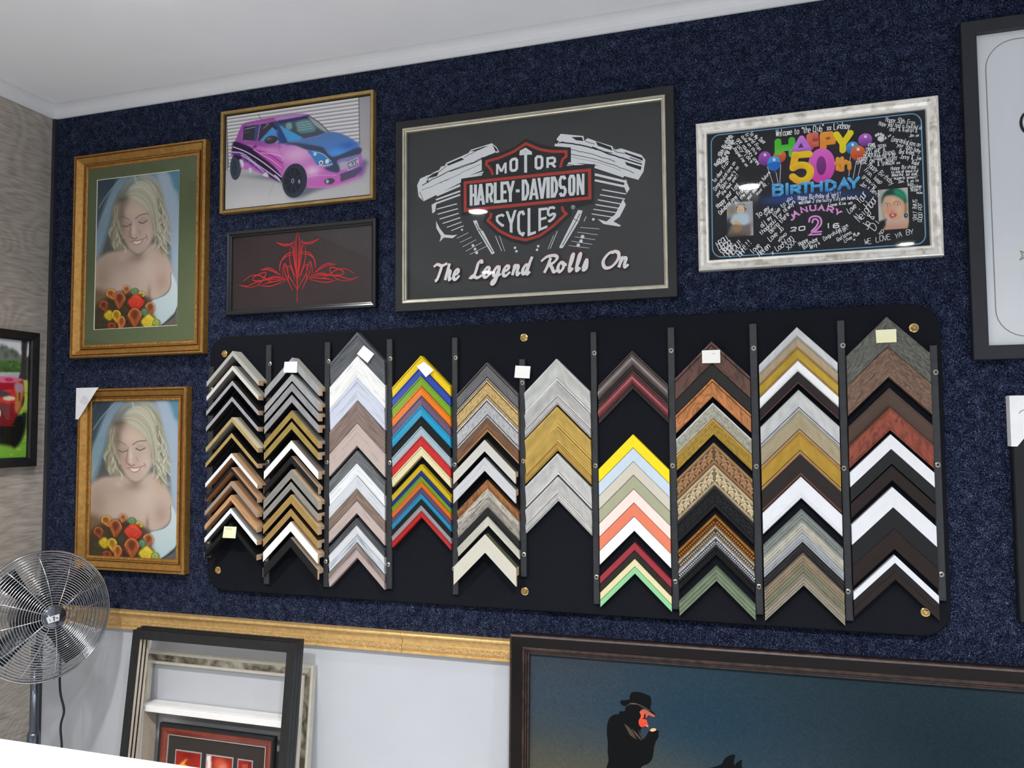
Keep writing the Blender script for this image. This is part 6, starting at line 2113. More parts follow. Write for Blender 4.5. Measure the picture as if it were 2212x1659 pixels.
c.poly([(600, 880), (780, 930), (900, 860), (1045, 820), (1040, 930), (980, 1060), (550, 1090), (580, 980)], (230, 190, 170), 3, 1, True, (206, 150, 128))
c.poly([(540, 420), (520, 560), (560, 800), (600, 880), (540, 830), (500, 560)], (180, 140, 100), 3, 1)
c.poly([(940, 500), (1000, 560), (1010, 700), (960, 760), (930, 620)], (176, 122, 72), 3, 1)
c.poly([(545, 430), (640, 385), (800, 390), (920, 470), (955, 600), (945, 720), (900, 830), (800, 900), (700, 890), (610, 800), (560, 700), (530, 560)], (230, 178, 146), 3, 1.0)
c.blob((620, 690), 60, 90, (232, 150, 120), 0.7); c.blob((860, 680), 60, 90, (244, 202, 176), 0.7); c.blob((720, 480), 80, 50, (244, 206, 176), 0.7)
c.poly([(505, 440), (560, 330), (660, 262), (800, 255), (920, 310), (985, 420), (1000, 540), (960, 530), (900, 450), (780, 390), (640, 388), (550, 430), (510, 560)], (24, 60, 56), 3, 1.0)
c.poly([(740, 262), (860, 280), (950, 350), (990, 450), (960, 500), (880, 420), (770, 375)], (20, 164, 112), 5, 0.95)
for (x, y) in ((612, 585), (815, 565)):
    c.blob((x, y), 50, 26, (150, 96, 76), 0.8); c.blob((x, y), 36, 20, (240, 236, 232), 1, True); c.blob((x + 2, y), 15, 16, (90, 84, 84), 1, True)
c.line([(560, 560), (610, 545), (660, 560)], 9, (120, 84, 60), 0.7); c.line([(740, 540), (800, 500), (870, 530)], 9, (120, 84, 60), 0.8)
c.line([(700, 590), (690, 680), (715, 715)], 10, (206, 140, 112), 0.7); c.blob((725, 705), 40, 18, (196, 120, 96), 0.6)
c.poly([(660, 760), (730, 745), (800, 762), (770, 810), (700, 835), (670, 810)], (176, 40, 52), 2, 1.0); c.poly([(690, 772), (755, 765), (740, 800), (700, 800)], (250, 244, 240), 1.5, 1.0)
c.blob((985, 790), 38, 48, (26, 56, 44), 1.0, True); c.blob((992, 785), 10, 22, (190, 220, 200), 0.9, True)
c.build('small_photo', t, 0.0094, label='small photo of a grinning person in a green headscarf')
# signatures
hw = Art(t, 0.0118, 0.000012)
for (tx, x0, y0, x1, y1, hh, wd) in (
        ("Happy 50th Birthday", 262, 650, 378, 400, 32, 6), ("Hope you enjoy it", 305, 632, 400, 395, 30, 6), ("night of delight", 335, 618, 405, 430, 26, 6),
        ("To My Dear", 528, 385, 655, 472, 34, 5), ("friend Fran", 490, 392, 612, 520, 32, 5), ("cute on this", 462, 405, 580, 555, 28, 5), ("not naughty ones", 425, 430, 600, 640, 32, 5),
        ("Tracy lots", 400, 450, 545, 625, 30, 5), ("Jacqueline xx", 392, 495, 505, 655, 30, 5), ("To dear Fran", 245, 785, 365, 615, 30, 5), ("Congratulations on", 250, 850, 420, 620, 30, 5),
        ("your 50th! Here's to", 265, 900, 445, 660, 28, 5), ("the next one!!", 312, 888, 445, 722, 28, 5), ("Happy your last", 275, 995, 450, 800, 36, 6), ("Celebrations Fran", 290, 1045, 490, 845, 32, 6),
        ("All the best", 420, 965, 550, 830, 28, 5), ("your exciting future.", 520, 925, 712, 690, 28, 5), ("xxx Al.", 596, 888, 695, 780, 30, 5),
        ("HB2U.", 275, 1322, 385, 1245, 50, 6), ("HB2U.", 300, 1362, 410, 1275, 44, 6), ("HBDF.", 328, 1388, 435, 1292, 44, 6), ("HB2U!", 375, 1398, 485, 1280, 50, 6), ("HHH!!!", 455, 1396, 555, 1275, 46, 6),
        ("love", 560, 1368, 620, 1300, 42, 5), ("Helen", 615, 1390, 705, 1312, 52, 6), ("x Lachlan", 720, 1378, 890, 1242, 46, 5), ("XXX", 852, 1340, 920, 1268, 36, 5),
        ("To my", 605, 1078, 700, 995, 44, 6), ("Sister,", 668, 1062, 750, 992, 34, 5), ("all my love to you", 635, 1155, 885, 910, 38, 5), ("thankyou for always", 630, 1215, 912, 945, 36, 5),
        ("Being there", 708, 1202, 860, 1045, 40, 5), ("Love Jo", 705, 1270, 812, 1162, 44, 5), ("xoxo", 772, 1272, 838, 1206, 30, 5),
        ("Happy Birthday ol'girl!", 930, 926, 1285, 892, 36, 5), ("welcome 2 the nifty fifties hehe!", 935, 960, 1408, 918, 30, 5), ("Love Kim xo", 1180, 980, 1378, 958, 26, 5),
        ("Happy", 944, 1306, 1015, 1258, 34, 5), ("Birthday", 978, 1332, 1095, 1252, 32, 5), ("Terry x", 1030, 1332, 1112, 1288, 32, 5),
        ("Congratulations", 1145, 1262, 1345, 1142, 34, 4), ("Fran.", 1275, 1208, 1352, 1162, 30, 4), ("God bless", 1255, 1268, 1372, 1198, 30, 4), ("Love Mum", 1315, 1276, 1440, 1206, 30, 4), ("x", 1385, 1262, 1405, 1255, 24, 4),
        ("Love", 1350, 1036, 1415, 985, 48, 5), ("Your", 1440, 960, 1510, 880, 70, 5), ("Neighbor", 1440, 1110, 1590, 915, 72, 5), ("Jo &", 1500, 1172, 1560, 1060, 62, 5), ("Di", 1562, 1182, 1615, 1098, 66, 5), ("xp", 1602, 1218, 1640, 1182, 36, 4),
        ("WE LOVE YA BY", 1478, 1290, 1885, 1208, 42, 4), ("'GHIT THATS", 1908, 1105, 1908, 922, 34, 4), ("GOOD POT", 1948, 1108, 1948, 950, 30, 4),
        ('Welcome to "the Club" xx Lindsay', 748, 402, 1358, 335, 52, 6),
        ("Happy 50th Fran,", 1648, 282, 1905, 312, 40, 4), ("Hope you had a fantastic", 1592, 312, 1948, 348, 36, 4), ("day! & Kieran &", 1682, 358, 1910, 372, 36, 4), ("Jen xx", 1842, 408, 1925, 406, 28, 4),
        ("MEKA xx", 1612, 452, 1698, 396, 22, 4), ("Congratulations on", 1696, 440, 1930, 490, 42, 4), ("your 50th bday", 1742, 482, 1935, 540, 34, 4), ("Best Wishes,", 1758, 545, 1895, 555, 38, 4), ("Janny & Jim", 1765, 585, 1940, 602, 38, 4),
        ("Violet", 1862, 630, 1925, 640, 36, 4), ("FRAN,", 1507, 490, 1575, 478, 24, 4), ("HAPPY 50TH", 1492, 524, 1655, 492, 28, 4), ("YOU ARE A", 1482, 552, 1648, 526, 26, 4), ("BEAUTIFUL FRIEND,", 1472, 580, 1742, 548, 28, 4),
        ("SORRY I COULDN'T BE", 1422, 612, 1738, 572, 28, 4), ("THERE ON THE NIGHT", 1408, 638, 1748, 600, 28, 4), ("& SHARON xx", 1585, 648, 1772, 630, 28, 4),
        ("Happy Birthday", 1502, 645, 1702, 802, 42, 4), ("Fran, keep", 1472, 688, 1605, 798, 40, 4), ("grooving", 1458, 738, 1562, 832, 36, 4), ("Jan + Denis", 1438, 802, 1588, 902, 40, 4),
        ("Happy Birthday,", 1692, 680, 1918, 664, 28, 4), ("to one of beautiful", 1697, 706, 1922, 694, 22, 4), ("beautiful, but older,", 1702, 732, 1925, 722, 24, 4), ("superb woman!", 1717, 758, 1915, 746, 22, 4), ("Dan. & ya to", 1757, 786, 1922, 774, 24, 4),
        ("bits..", 1832, 808, 1902, 803, 24, 4), ("Children", 1852, 832, 1945, 824, 26, 4), ("Albert", 1857, 856, 1942, 848, 26, 4), ("xox", 1902, 876, 1955, 873, 24, 4)):
    write(hw, mp, tx, x0, y0, x1, y1, hh, wd)
hw.build('handwriting', label='white pen signatures and messages')
slab(t, 'glass', -w_ / 2 + 0.0332, w_ / 2 - 0.0332, 0.0332, h_ - 0.0332, 0.0142, 0.0154, GLASS)

# ------------------------------------------------------------------ white poster at the right edge
P0 = on_wall(2090, 420, 0.026)
zt_, zb_ = on_wall(2076, 48, 0.026)[2], on_wall(2103.6, 777, 0.026)[2]
xl_ = 0.5 * (on_wall(2076, 62.7, 0.026)[0] + on_wall(2103.6, 776, 0.026)[0])
R7 = (xl_, xl_ + 0.80, zb_, zt_)
t, w_, h_ = wall_frame('large black frame around a white poster at the right edge', 'picture', R7)
ring(t, 'frame', w_, h_, [(0, 0.001), (0, 0.024), (0.002, 0.026), (0.036, 0.026), (0.038, 0.024), (0.038, 0.001)], mk('navy_black_frame', (26, 30, 38), (22, 26, 33), 0.5, nscale=30))
M_POSTW = mk('white_poster', (232, 234, 240), (229, 231, 238), 0.5, nscale=3)
slab(t, 'poster', -w_ / 2 + 0.0375, w_ / 2 - 0.0375, 0.0375, h_ - 0.0375, 0.002, 0.010, M_POSTW)
mp = mapper(t, 0.0103, 'r')
ar = Art(t, 0.0103)
U = unit(mp, (300, 800))
q = mp([(243, 260), (288, 1425), (330, 180), (380, 1508)])
xl, zl_, zh_ = (q[0][0] + q[1][0]) / 2, q[3][1], q[2][1]
xr = -xl
r_ = 0.075
pts = []
for cx_, cz_, a0 in ((xr - r_, zh_ - r_, 0), (xl + r_, zh_ - r_, 90), (xl + r_, zl_ + r_, 180), (xr - r_, zl_ + r_, 270)):
    for k in range(9):
        a = math.radians(a0 + k * 11.25)
        pts.append((cx_ + r_ * math.cos(a), cz_ + r_ * math.sin(a)))
ar.ribbon(pts, 0.0026, (150, 140, 138), closed=True)
ar.build('border_line', label='thin grey rounded border line')
ar = Art(t, 0.0108)
mpp = mapper(t, 0.0108, 'px')
up = unit(mpp, (2200, 300))
c0 = mpp([(2224, 264)])[0]
arc = [(c0[0] + 16 * up * math.cos(a), c0[1] + 24 * up * math.sin(a)) for a in np.linspace(math.radians(45), math.radians(315), 16)]
ar.ribbon(arc, 5 * up, (18, 18, 22), nib=0.4)
c0 = mpp([(2203, 541), (2212, 545), (2225, 541), (2225, 562), (2211, 558), (2202, 563), (2208, 552)])
ar.poly(c0, (30, 30, 32))
ar.poly(c0.mean(0) + (c0 - c0.mean(0)) * 0.78, (206, 204, 186))
ar.build('printed_motif', label='edge of a black letter and small ribbon motif')
slab(t, 'glass', -w_ / 2 + 0.0382, w_ / 2 - 0.0382, 0.0382, h_ - 0.0382, 0.0150, 0.0162, GLASS)

# black frame with a card corner below it
xl_ = 0.5 * (on_wall(2186, 940, 0.026)[0] + on_wall(2202.8, 1344, 0.026)[0])
R8 = (xl_, xl_ + 0.62, on_wall(2203, 1345, 0.026)[2], on_wall(2182, 858, 0.026)[2])
t, w_, h_ = wall_frame('black frame below the white poster with a card corner protector', 'picture', R8)
ring(t, 'frame', w_, h_, [(0, 0.001), (0, 0.024), (0.003, 0.028), (0.045, 0.022), (0.048, 0.018), (0.048, 0.001)], M_BLACK)
slab(t, 'mat_board', -w_ / 2 + 0.047, w_ / 2 - 0.047, 0.047, h_ - 0.047, 0.002, 0.010, mk('dark_mat', (48, 48, 52), (44, 44, 48), 0.8))
cc = card_corner('white card protector on the black frame at the right edge', R8, 0.028, 0.118, lines=False)
ar = Art(cc, 0.0324)
mpp = mapper(cc, 0.0324, 'px')
ar.ribbon(catmull(mpp([(2201, 893), (2206, 888), (2213, 885), (2219, 880)]), 4), 0.0018, (120, 120, 126))
ar.build('pen_mark')

# ------------------------------------------------------------------ picture on the panelled wall
q = [on_left(*p, 0.028) for p in ((88, 720), (80, 1006.6))]
yr = 0.5 * (q[0][1] + q[1][1])
w_ = 0.62
z0_, z1_ = on_left(80, 1006.6, 0.028)[2], on_left(88, 720, 0.028)[2]
h_ = z1_ - z0_
t = thing('framed_picture', 'black frame around a photo of a red ute on the panelled wall', 'picture', (0.0, yr - w_ / 2, z0_), (0, 0, math.radians(90)))
ring(t, 'frame', w_, h_, [(0, 0.001), (0, 0.026), (0.003, 0.029), (0.030, 0.026), (0.036, 0.022), (0.036, 0.001)], M_BLACKW)
mp = mapper(t, 0.0123, 'l')
pb = (-w_ / 2 + 0.0355, w_ / 2 - 0.0355, 0.0355, h_ - 0.0355)
c = Canvas(330, 270, (226, 230, 236), mp, pb)
c.poly([(-2500, 430), (-600, 400), (0, 330), (60, 300), (110, 350), (150, 345), (200, 400), (320, 420), (320, 470), (-2500, 480)], (110, 118, 112), 2, 0.9, False)
for x, y in ((20, 320), (120, 360), (-60, 340), (60, 400), (160, 400)):
    c.blob((x, y), 26, 34, (70, 78, 72), 0.7)
c.poly([(-2500, 470), (320, 450), (320, 580), (-2500, 580)], (92, 128, 66), 1, 1.0, False, (52, 78, 44))
for k in range(60):
    c.blob((rng.uniform(-900, 320), rng.uniform(460, 560)), 16, 12, (130, 164, 92) if k % 2 else (48, 72, 40), 0.6)
c.poly([(-2500, 562), (320, 572), (320, 640), (-2500, 640)], (186, 192, 194), 1, 1.0, False)
c.poly([(-2500, 640), (320, 640), (320, 1500), (-2500, 1500)], (196, 206, 96), 3, 1.0, False, (112, 176, 52))
for k in range(90):
    c.blob((rng.uniform(-900, 320), rng.uniform(660, 1420)), 22, 10, (222, 226, 150) if k % 2 else (104, 150, 52), 0.5)
c.poly([(218, 250), (272, 250), (268, 400), (262, 560), (280, 640), (190, 640), (206, 560), (215, 400)], (66, 62, 60), 1, 1.0)
c.poly([(262, 380), (285, 260), (320, 250), (320, 640), (268, 640)], (84, 80, 78), 1, 1.0)
c.poly([(275, 290), (296, 270), (292, 380), (268, 420)], (224, 228, 236), 1, 1.0)
c.poly([(-2500, 1200), (-1400, 1180), (0, 1290), (140, 1330), (220, 1240), (260, 1100), (250, 960), (100, 1000), (-2500, 1000)], (26, 26, 26), 3, 1.0)
c.poly([(-2500, 640), (-900, 620), (60, 640), (190, 640), (232, 660), (240, 790), (226, 900), (160, 1020), (120, 1090), (0, 1110), (-2500, 1110)], (178, 34, 52), 1, 1.0, True, (120, 26, 30))
c.poly([(-2500, 612), (0, 612), (120, 622), (226, 640), (180, 668), (0, 676), (-2500, 690)], (222, 120, 146), 1, 1.0)
c.blob((90, 646), 46, 16, (206, 50, 100), 1, True)
c.poly([(150, 690), (200, 680), (232, 700), (232, 800), (200, 940), (150, 960)], (196, 130, 70), 2, 0.95)
c.poly([(150, 690), (195, 680), (232, 700), (228, 760), (160, 770)], (176, 150, 184), 2, 0.8)
c.poly([(190, 780), (202, 780), (200, 850), (190, 860)], (60, 40, 40), 1, 0.9); c.poly([(240, 800), (242, 860), (222, 920), (218, 870)], (70, 50, 40), 1, 0.9)
c.poly([(16, 770), (60, 748), (146, 750), (146, 870), (0, 870)], (214, 50, 44), 1, 1.0)
c.poly([(44, 810), (140, 815), (140, 850), (40, 848)], (226, 214, 180), 1, 1.0)
c.poly([(-900, 750), (10, 755), (0, 820), (-900, 820)], (48, 52, 62), 2, 0.9)
c.blob((20, 950), 70, 70, (96, 56, 48), 0.9)
c.blob((-1, 980), 10, 34, (220, 220, 216), 1, True)
c.blob((240, 1010), 22, 40, (36, 40, 36), 0.9, True)
c.grain(5)
c.build('photo_print', t, 0.012, label='photo of a red ute on grass beside a road')
slab(t, 'glass', -w_ / 2 + 0.0362, w_ / 2 - 0.0362, 0.0362, h_ - 0.0362, 0.0150, 0.0162, GLASS)


# ------------------------------------------------------------------ things leaning against the white dado
def lean_thing(name, label, cat, top_px, t_top, deg, dz_front=0.0):
    """frame whose front top corner (pixel) sits t_top from the wall, leaning back by deg, foot on the floor"""
    p = on_wall(top_px[0], top_px[1], t_top)
    a = math.radians(deg)
    foot_y = -(t_top + p[2] * math.tan(a))
    return p, foot_y, a


M_ANT = mk('brown_black_wood', (25, 18, 17), (16, 13, 13), 0.42, nscale=14, scale=(1, 1, 1), detail=5, ramp=(0.4, 0.7), bump=0.1, spec=0.22)
M_ANTL = mk('worn_brown_edge', (66, 45, 37), (30, 22, 20), 0.45, nscale=50, detail=5)
# big painting: cowboy lighting a cigarette at dusk
deg = 4.3
p, fy, a = lean_thing('x', '', '', (1103, 1375.8), 0.060, deg)
hp = p[2] / math.cos(a)
dep = 0.038
WP = 1.72
t = thing('framed_painting', 'large dark brown framed painting of a hatted figure at dusk', 'painting', (p[0] + WP / 2, fy + dep / math.cos(a), 0.0), (-a, 0, 0))
# tiny in-plane roll keeps its top edge as it hangs in the photo
t.rotation_euler = (-a, math.radians(-0.30), 0)
t.location.z += 0.012
FRP = [(0, 0.001), (0, 0.030), (0.003, 0.036), (0.008, 0.038), (0.012, 0.036), (0.040, 0.028), (0.043, 0.031), (0.048, 0.031), (0.050, 0.027), (0.054, 0.027), (0.056, 0.023), (0.061, 0.021), (0.061, 0.001)]
ring(t, 'frame', WP, hp, FRP, [M_ANT, M_ANTL], [0, 1, 1, 0, 0, 1, 1, 0, 1, 0, 1, 0, 0])
mp = mapper(t, 0.0122, 'cow')
pb = (-WP / 2 + 0.060, WP / 2 - 0.060, 0.060, hp - 0.060)
c = Canvas(420, 210, (52, 61, 69), mp, pb)
c.blob((600, 700), 900, 500, (53, 65, 76), 0.8)
c.blob((1050, 300), 500, 260, (56, 60, 66), 0.6)
c.blob((2400, 900), 1100, 700, (30, 55, 72), 0.9)
c.blob((4300, 500), 1600, 900, (30, 46, 54), 0.8)
c.blob((5400, 1400), 1400, 900, (20, 35, 43), 0.8)
c.poly([(-300, 1330), (600, 1300), (1600, 1500), (2400, 1900), (2400, 4000), (-300, 4000)], (86, 82, 62), 22, 0.85, True, (108, 94, 56))
c.poly([(2000, 2600), (7000, 2400), (7000, 5000), (-500, 5000), (-500, 2900)], (24, 26, 28), 6, 1.0, False)
c.grain(2.5)
c.build('canvas', t, 0.012, label='painted dusk sky, blue above ochre')
ar = Art(t, 0.0126)
CB = (11, 12, 14)
ar.poly(catmull(mp([(1205, 1540), (1235, 1440), (1225, 1330), (1228, 1230), (1216, 1130), (1222, 1020), (1250, 950), (1300, 915), (1360, 905), (1352, 882), (1400, 876), (1425, 870), (1432, 826), (1520, 800), (1620, 850), (1590, 960), (1580, 1040), (1600, 1080),
                    (1600, 1150), (1618, 1192), (1650, 1176), (1690, 1110), (1710, 1095), (1770, 1092), (1803, 1096), (1805, 1130), (1800, 1180), (1775, 1215), (1752, 1290), (1738, 1400), (1690, 1470), (1620, 1500), (1600, 1560), (1640, 1800), (1700, 2300), (1100, 2300), (1150, 1800)]), 3, True), CB)
ar.poly(catmull(mp([(1590, 880), (1640, 860), (1700, 880), (1765, 925), (1740, 940), (1690, 920), (1668, 950), (1668, 975), (1690, 1050), (1668, 1040), (1640, 1050), (1610, 1058), (1585, 1030), (1578, 985), (1605, 930)]), 3, True), (206, 92, 66), (210, 66, 42))
ar.poly(catmull(mp([(1600, 870), (1660, 850), (1720, 870), (1768, 922), (1735, 938), (1680, 905)]), 3, True), (164, 92, 76))
ar.poly(mp([(1640, 910), (1660, 906), (1658, 945), (1672, 972), (1640, 965), (1610, 960), (1636, 950)]), (52, 24, 22))
ar.poly(mp([(1660, 1030), (1690, 1048), (1684, 1058), (1655, 1040)]), (236, 150, 110))
ar.poly(catmull(mp([(1580, 1042), (1612, 1060), (1614, 1076), (1585, 1070)]), 2, True), CB)
ar.poly(catmull(mp([(1368, 775), (1385, 752), (1468, 744), (1478, 700), (1498, 664), (1530, 656), (1600, 662), (1680, 690), (1715, 720), (1722, 790), (1712, 850), (1768, 912), (1760, 920), (1680, 868), (1590, 820), (1480, 790), (1425, 818), (1385, 800)]), 3, True), CB)
ar.ribbon(catmull(mp([(1470, 785), (1560, 795), (1640, 830), (1710, 872)]), 3), [0.001, 0.003, 0.004, 0.002], (104, 78, 66))
ar.poly(catmull(mp([(1706, 1096), (1722, 1075), (1752, 1068), (1778, 1080), (1770, 1096), (1735, 1108)]), 3, True), (236, 176, 130))
ar.poly(mp([(1408, 1012), (1460, 1050), (1500, 1090), (1560, 1200), (1480, 1150)]), (72, 64, 54))
ar.poly(mp([(1500, 1070), (1560, 1130), (1612, 1200), (1600, 1204), (1540, 1140)]), (84, 70, 56))
ar.poly(mp([(1570, 1080), (1600, 1120), (1614, 1190), (1590, 1150)]), (58, 52, 48))
mz = mapper(t, 0.0126, 'z8')
ar.poly(catmull(mz([(780, 660), (870, 628), (925, 612), (940, 600), (950, 582), (970, 570), (993, 568), (988, 590), (990, 612), (1000, 600), (1022, 588), (1020, 612), (1040, 650), (1120, 740), (1110, 800), (1000, 800), (860, 860), (700, 900)]), 3, True), CB)
ar.build('painted_figure', label='black silhouette of a hatted smoker with a horse')

# three matching black frames stacked one behind another
deg, a = 7.0, math.radians(7.0)
pL = on_wall(287, 1364.6, 0.125); pR = on_wall(637.7, 1388, 0.125)
zt3 = 0.5 * (pL[2] + pR[2]); wf = pR[0] - pL[0]
for k in range(3):
    dy = k * 0.0175
    fy = -(0.125 + zt3 * math.tan(a)) + dy / math.cos(a)
    hh = zt3 / math.cos(a) + (0.0, 0.002, 0.004)[k]
    t = thing('empty_frame', 'tall black empty frame leaning on the dado, %s of three nested' % ['front', 'middle', 'rear'][k], 'picture frame',
              ((pL[0] + pR[0]) / 2 + k * 0.0008, fy + 0.0165 / math.cos(a), 0.0), (-a, 0, 0), 'nested black frames')
    ring(t, 'frame', wf, hh, [(0, 0.0), (0, 0.0155), (0.001, 0.0165), (0.030, 0.0165), (0.031, 0.0155), (0.031, 0.011), (0.031, 0.0), (0.020, 0.0)],
         [M_BLACKW, mk('pale_rebate', (214, 200, 182), (204, 190, 170), 0.6)], [0, 0, 0, 0, 0, 1, 0, 0])

# tarnished silver frame behind them
a = math.radians(6.2)
p = on_wall(676, 1441, 0.034)
pl = on_wall(301, 1404, 0.034)
zt_ = p[2]
t = thing('empty_frame', 'tarnished silver empty frame leaning on the dado behind the black frames', 'picture frame',
          ((p[0] + pl[0]) / 2, -(0.034 + zt_ * math.tan(a)) + 0.026 / math.cos(a), 0.0), (-a, 0, 0))
M_TARN = mk('tarnished_silver', (196, 190, 172), (92, 84, 66), 0.36, 0.4, nscale=16, detail=6, ramp=(0.38, 0.62), distort=0.8)
M_PALE = mk('pale_silver', (206, 202, 188), (196, 192, 178), 0.4, 0.3, nscale=30)
ring(t, 'frame', p[0] - pl[0], zt_ / math.cos(a), [(u * 1.25, d_) for u, d_ in [(0, 0.001), (0, 0.024), (0.003, 0.026), (0.007, 0.025), (0.009, 0.022), (0.028, 0.016), (0.030, 0.018), (0.036, 0.018), (0.037, 0.014), (0.037, 0.001)]],
     [M_TARN, M_PALE], [1, 1, 1, 1, 0, 1, 1, 1, 1, 1])

# white shadow box frame
a = math.radians(4.0)
p = on_wall(301, 1525.7, 0.088); pr_ = on_wall(622, 1566, 0.088)
zt_ = p[2]
t = thing('empty_frame', 'deep white shadow box frame leaning inside the black frames', 'picture frame',
          ((p[0] + pr_[0]) / 2, -(0.088 + zt_ * math.tan(a)) + 0.075 / math.cos(a), 0.0), (-a, 0, 0))
M_BOXW = mk('white_box_paint', (238, 237, 234), (234, 232, 229), 0.5)
M_BOXI = mk('pale_timber_inside', (206, 192, 172), (196, 180, 158), 0.6)
ring(t, 'frame', pr_[0] - p[0], zt_ / math.cos(a), [(0, 0.0), (0, 0.074), (0.001, 0.075), (0.019, 0.075), (0.020, 0.074), (0.020, 0.008), (0.012, 0.0)], [M_BOXW, M_BOXI], [0, 0, 0, 0, 1, 0, 0])

# small red frame with three photographs
a = math.radians(5.0)
p = on_wall(343, 1563, 0.098); pr_ = on_wall(592, 1598, 0.098)
zt_ = p[2]
wr = pr_[0] - p[0]
t = thing('framed_picture', 'red and black frame with three small photos, inside the white shadow box', 'picture',
          ((p[0] + pr_[0]) / 2, -(0.098 + zt_ * math.tan(a)) + 0.022 / math.cos(a), 0.0), (-a, 0, 0))
hr = zt_ / math.cos(a)
M_RED = mk('red_lacquer', (128, 48, 32), (104, 36, 26), 0.3, nscale=16, coat=0.3)
ring(t, 'frame', wr, hr, [(0, 0.001), (0, 0.017), (0.004, 0.022), (0.010, 0.022), (0.012, 0.019), (0.022, 0.020), (0.034, 0.015), (0.036, 0.013), (0.0385, 0.013), (0.0385, 0.001)],
     [M_BLACK, M_RED, M_SILVERL], [0, 0, 0, 0, 1, 1, 1, 2, 2, 0])
slab(t, 'mat_board', -wr / 2 + 0.038, wr / 2 - 0.038, 0.038, hr - 0.038, 0.003, 0.009, mk('dark_brown_mat', (46, 38, 34), (42, 34, 31), 0.85))
mp = mapper(t, 0.0092, 'z7')
for quad, seed in (([(768, 1368), (993, 1392), (985, 1620), (760, 1600)], 1), ([(1052, 1408), (1284, 1440), (1276, 1660), (1044, 1630)], 2), ([(1342, 1452), (1464, 1468), (1458, 1640), (1336, 1620)], 3)):
    q = mp(quad)
    x0, x1, z0, z1 = (q[0][0] + q[3][0]) / 2, (q[1][0] + q[2][0]) / 2, (q[2][1] + q[3][1]) / 2, (q[0][1] + q[1][1]) / 2
    b = MB(); b.box(x0 - 0.004, x1 + 0.004, -0.0105, -0.0092, z0 - 0.004, z1 + 0.004)
    g = b.build('photo_mount', mk('grey_mount', (160, 156, 156), (150, 146, 146), 0.7), t)
    c = Canvas(46, 46, (150, 44, 30), mp, (x0, x1, z0, z1))
    X0, Y0 = quad[0]
    c.blob((X0 + 110, Y0 + 40), 90, 40, (120, 30, 24), 0.9)
    if seed == 1:
        c.poly([(X0 + 20, Y0 + 140), (X0 + 60, Y0 + 100), (X0 + 110, Y0 + 70), (X0 + 80, Y0 + 120), (X0 + 120, Y0 + 150), (X0 + 30, Y0 + 160)], (240, 160, 60), 1, 0.95)
    elif seed == 2:
        c.poly([(X0, Y0), (X0 + 40, Y0 + 5), (X0 + 44, Y0 + 220), (X0, Y0 + 220)], (222, 216, 210), 1, 1, False)
        c.poly([(X0 + 70, Y0 + 40), (X0 + 150, Y0 + 30), (X0 + 200, Y0 + 120), (X0 + 90, Y0 + 160)], (196, 90, 66), 4, 0.9)
        c.poly([(X0 + 110, Y0 + 110), (X0 + 170, Y0 + 90), (X0 + 190, Y0 + 200), (X0 + 120, Y0 + 210)], (216, 140, 110), 3, 0.8)
    else:
        for k in range(4):
            c.line([(X0 + 42 + k * 13, Y0 + 40), (X0 + 42 + k * 13, Y0 + 110)], 4, (222, 170, 150), 0.9, smooth=False)
    o = c.build('photo_print', g, 0.0110)

# ------------------------------------------------------------------ pedestal fan
FC = np.array([0.354, -0.312, 0.862])
FN = np.array([0.930, -0.350, 0.100]); FN /= np.linalg.norm(FN)
FS = np.cross(np.array([0, 0, 1.0]), FN); FS /= np.linalg.norm(FS)
FU = np.cross(FN, FS)
POLE = FC - FN * 0.060
t = thing('pedestal_fan', 'chrome pedestal fan with dark blades beside the corner', 'fan', (POLE[0], POLE[1], 0.0))
O = FC - np.array([POLE[0], POLE[1], 0.0])


def fp(r, ang, d):
    return O + (FS * math.cos(ang) + FU * math.sin(ang)) * r + FN * d


RF = 0.216


def guard(name, d0, d1, nr, spokes, r_in, label, off):
    mb = MB()
    pw = 2.6
    dz = lambda r: d0 + (d1 - d0) * (1 - (r / RF) ** pw)
    for k in range(nr):
        r = r_in + (RF - r_in) * k / (nr - 1)
        wr_ = 0.0034 if k == nr - 1 else 0.0017
        mb.tube([fp(r, 2 * math.pi * j / 56, dz(r)) for j in range(56)], wr_, 5, closed=True)
    for k in range(spokes):
        an = off + 2 * math.pi * k / spokes
        sg = 0.0016 if d1 > d0 else -0.0016
        mb.tube([fp(r_in * 0.8 + (RF - r_in * 0.8) * j / 10, an, dz(r_in * 0.8 + (RF - r_in * 0.8) * j / 10) + sg) for j in range(11)], 0.0016, 5)
    return mb.build(name, M_CHROME, t, smooth=True, label=label)


guard('front_guard', 0.006, 0.080, 24, 12, 0.030, 'chrome wire front guard', math.radians(6))
guard('rear_guard', -0.004, -0.070, 15, 10, 0.065, 'chrome wire rear guard', math.radians(20))
b = MB()
b.lathe(O, FN, [(RF + 0.0005, -0.004), (RF + 0.0035, 0.0), (RF + 0.0035, 0.003), (RF + 0.0005, 0.007), (RF - 0.002, 0.001)], 64)
# open band: drop the two end caps
b.f = b.f[:-2]; b.m = b.m[:-2]
b.build('guard_band', M_CHROME, t, smooth=True)
b = MB(); b.lathe(O, FN, [(0.037, 0.072), (0.038, 0.080), (0.037, 0.086), (0.033, 0.089), (0.0, 0.0895)], 32)
cap = b.build('hub_cap', mk('dark_chrome', (120, 125, 134), (112, 117, 126), 0.12, 0.9), t, smooth=True)


def on_cap(x, y, d=0.0902):
    return O + FS * x + FU * y + FN * d


V = [on_cap(*p) for p in ((-0.028, -0.006), (0.013, -0.001), (0.012, -0.022), (-0.022, -0.026))] + [on_cap(*p, 0.0908) for p in ((-0.028, -0.006), (0.013, -0.001), (0.012, -0.022), (-0.022, -0.026))]
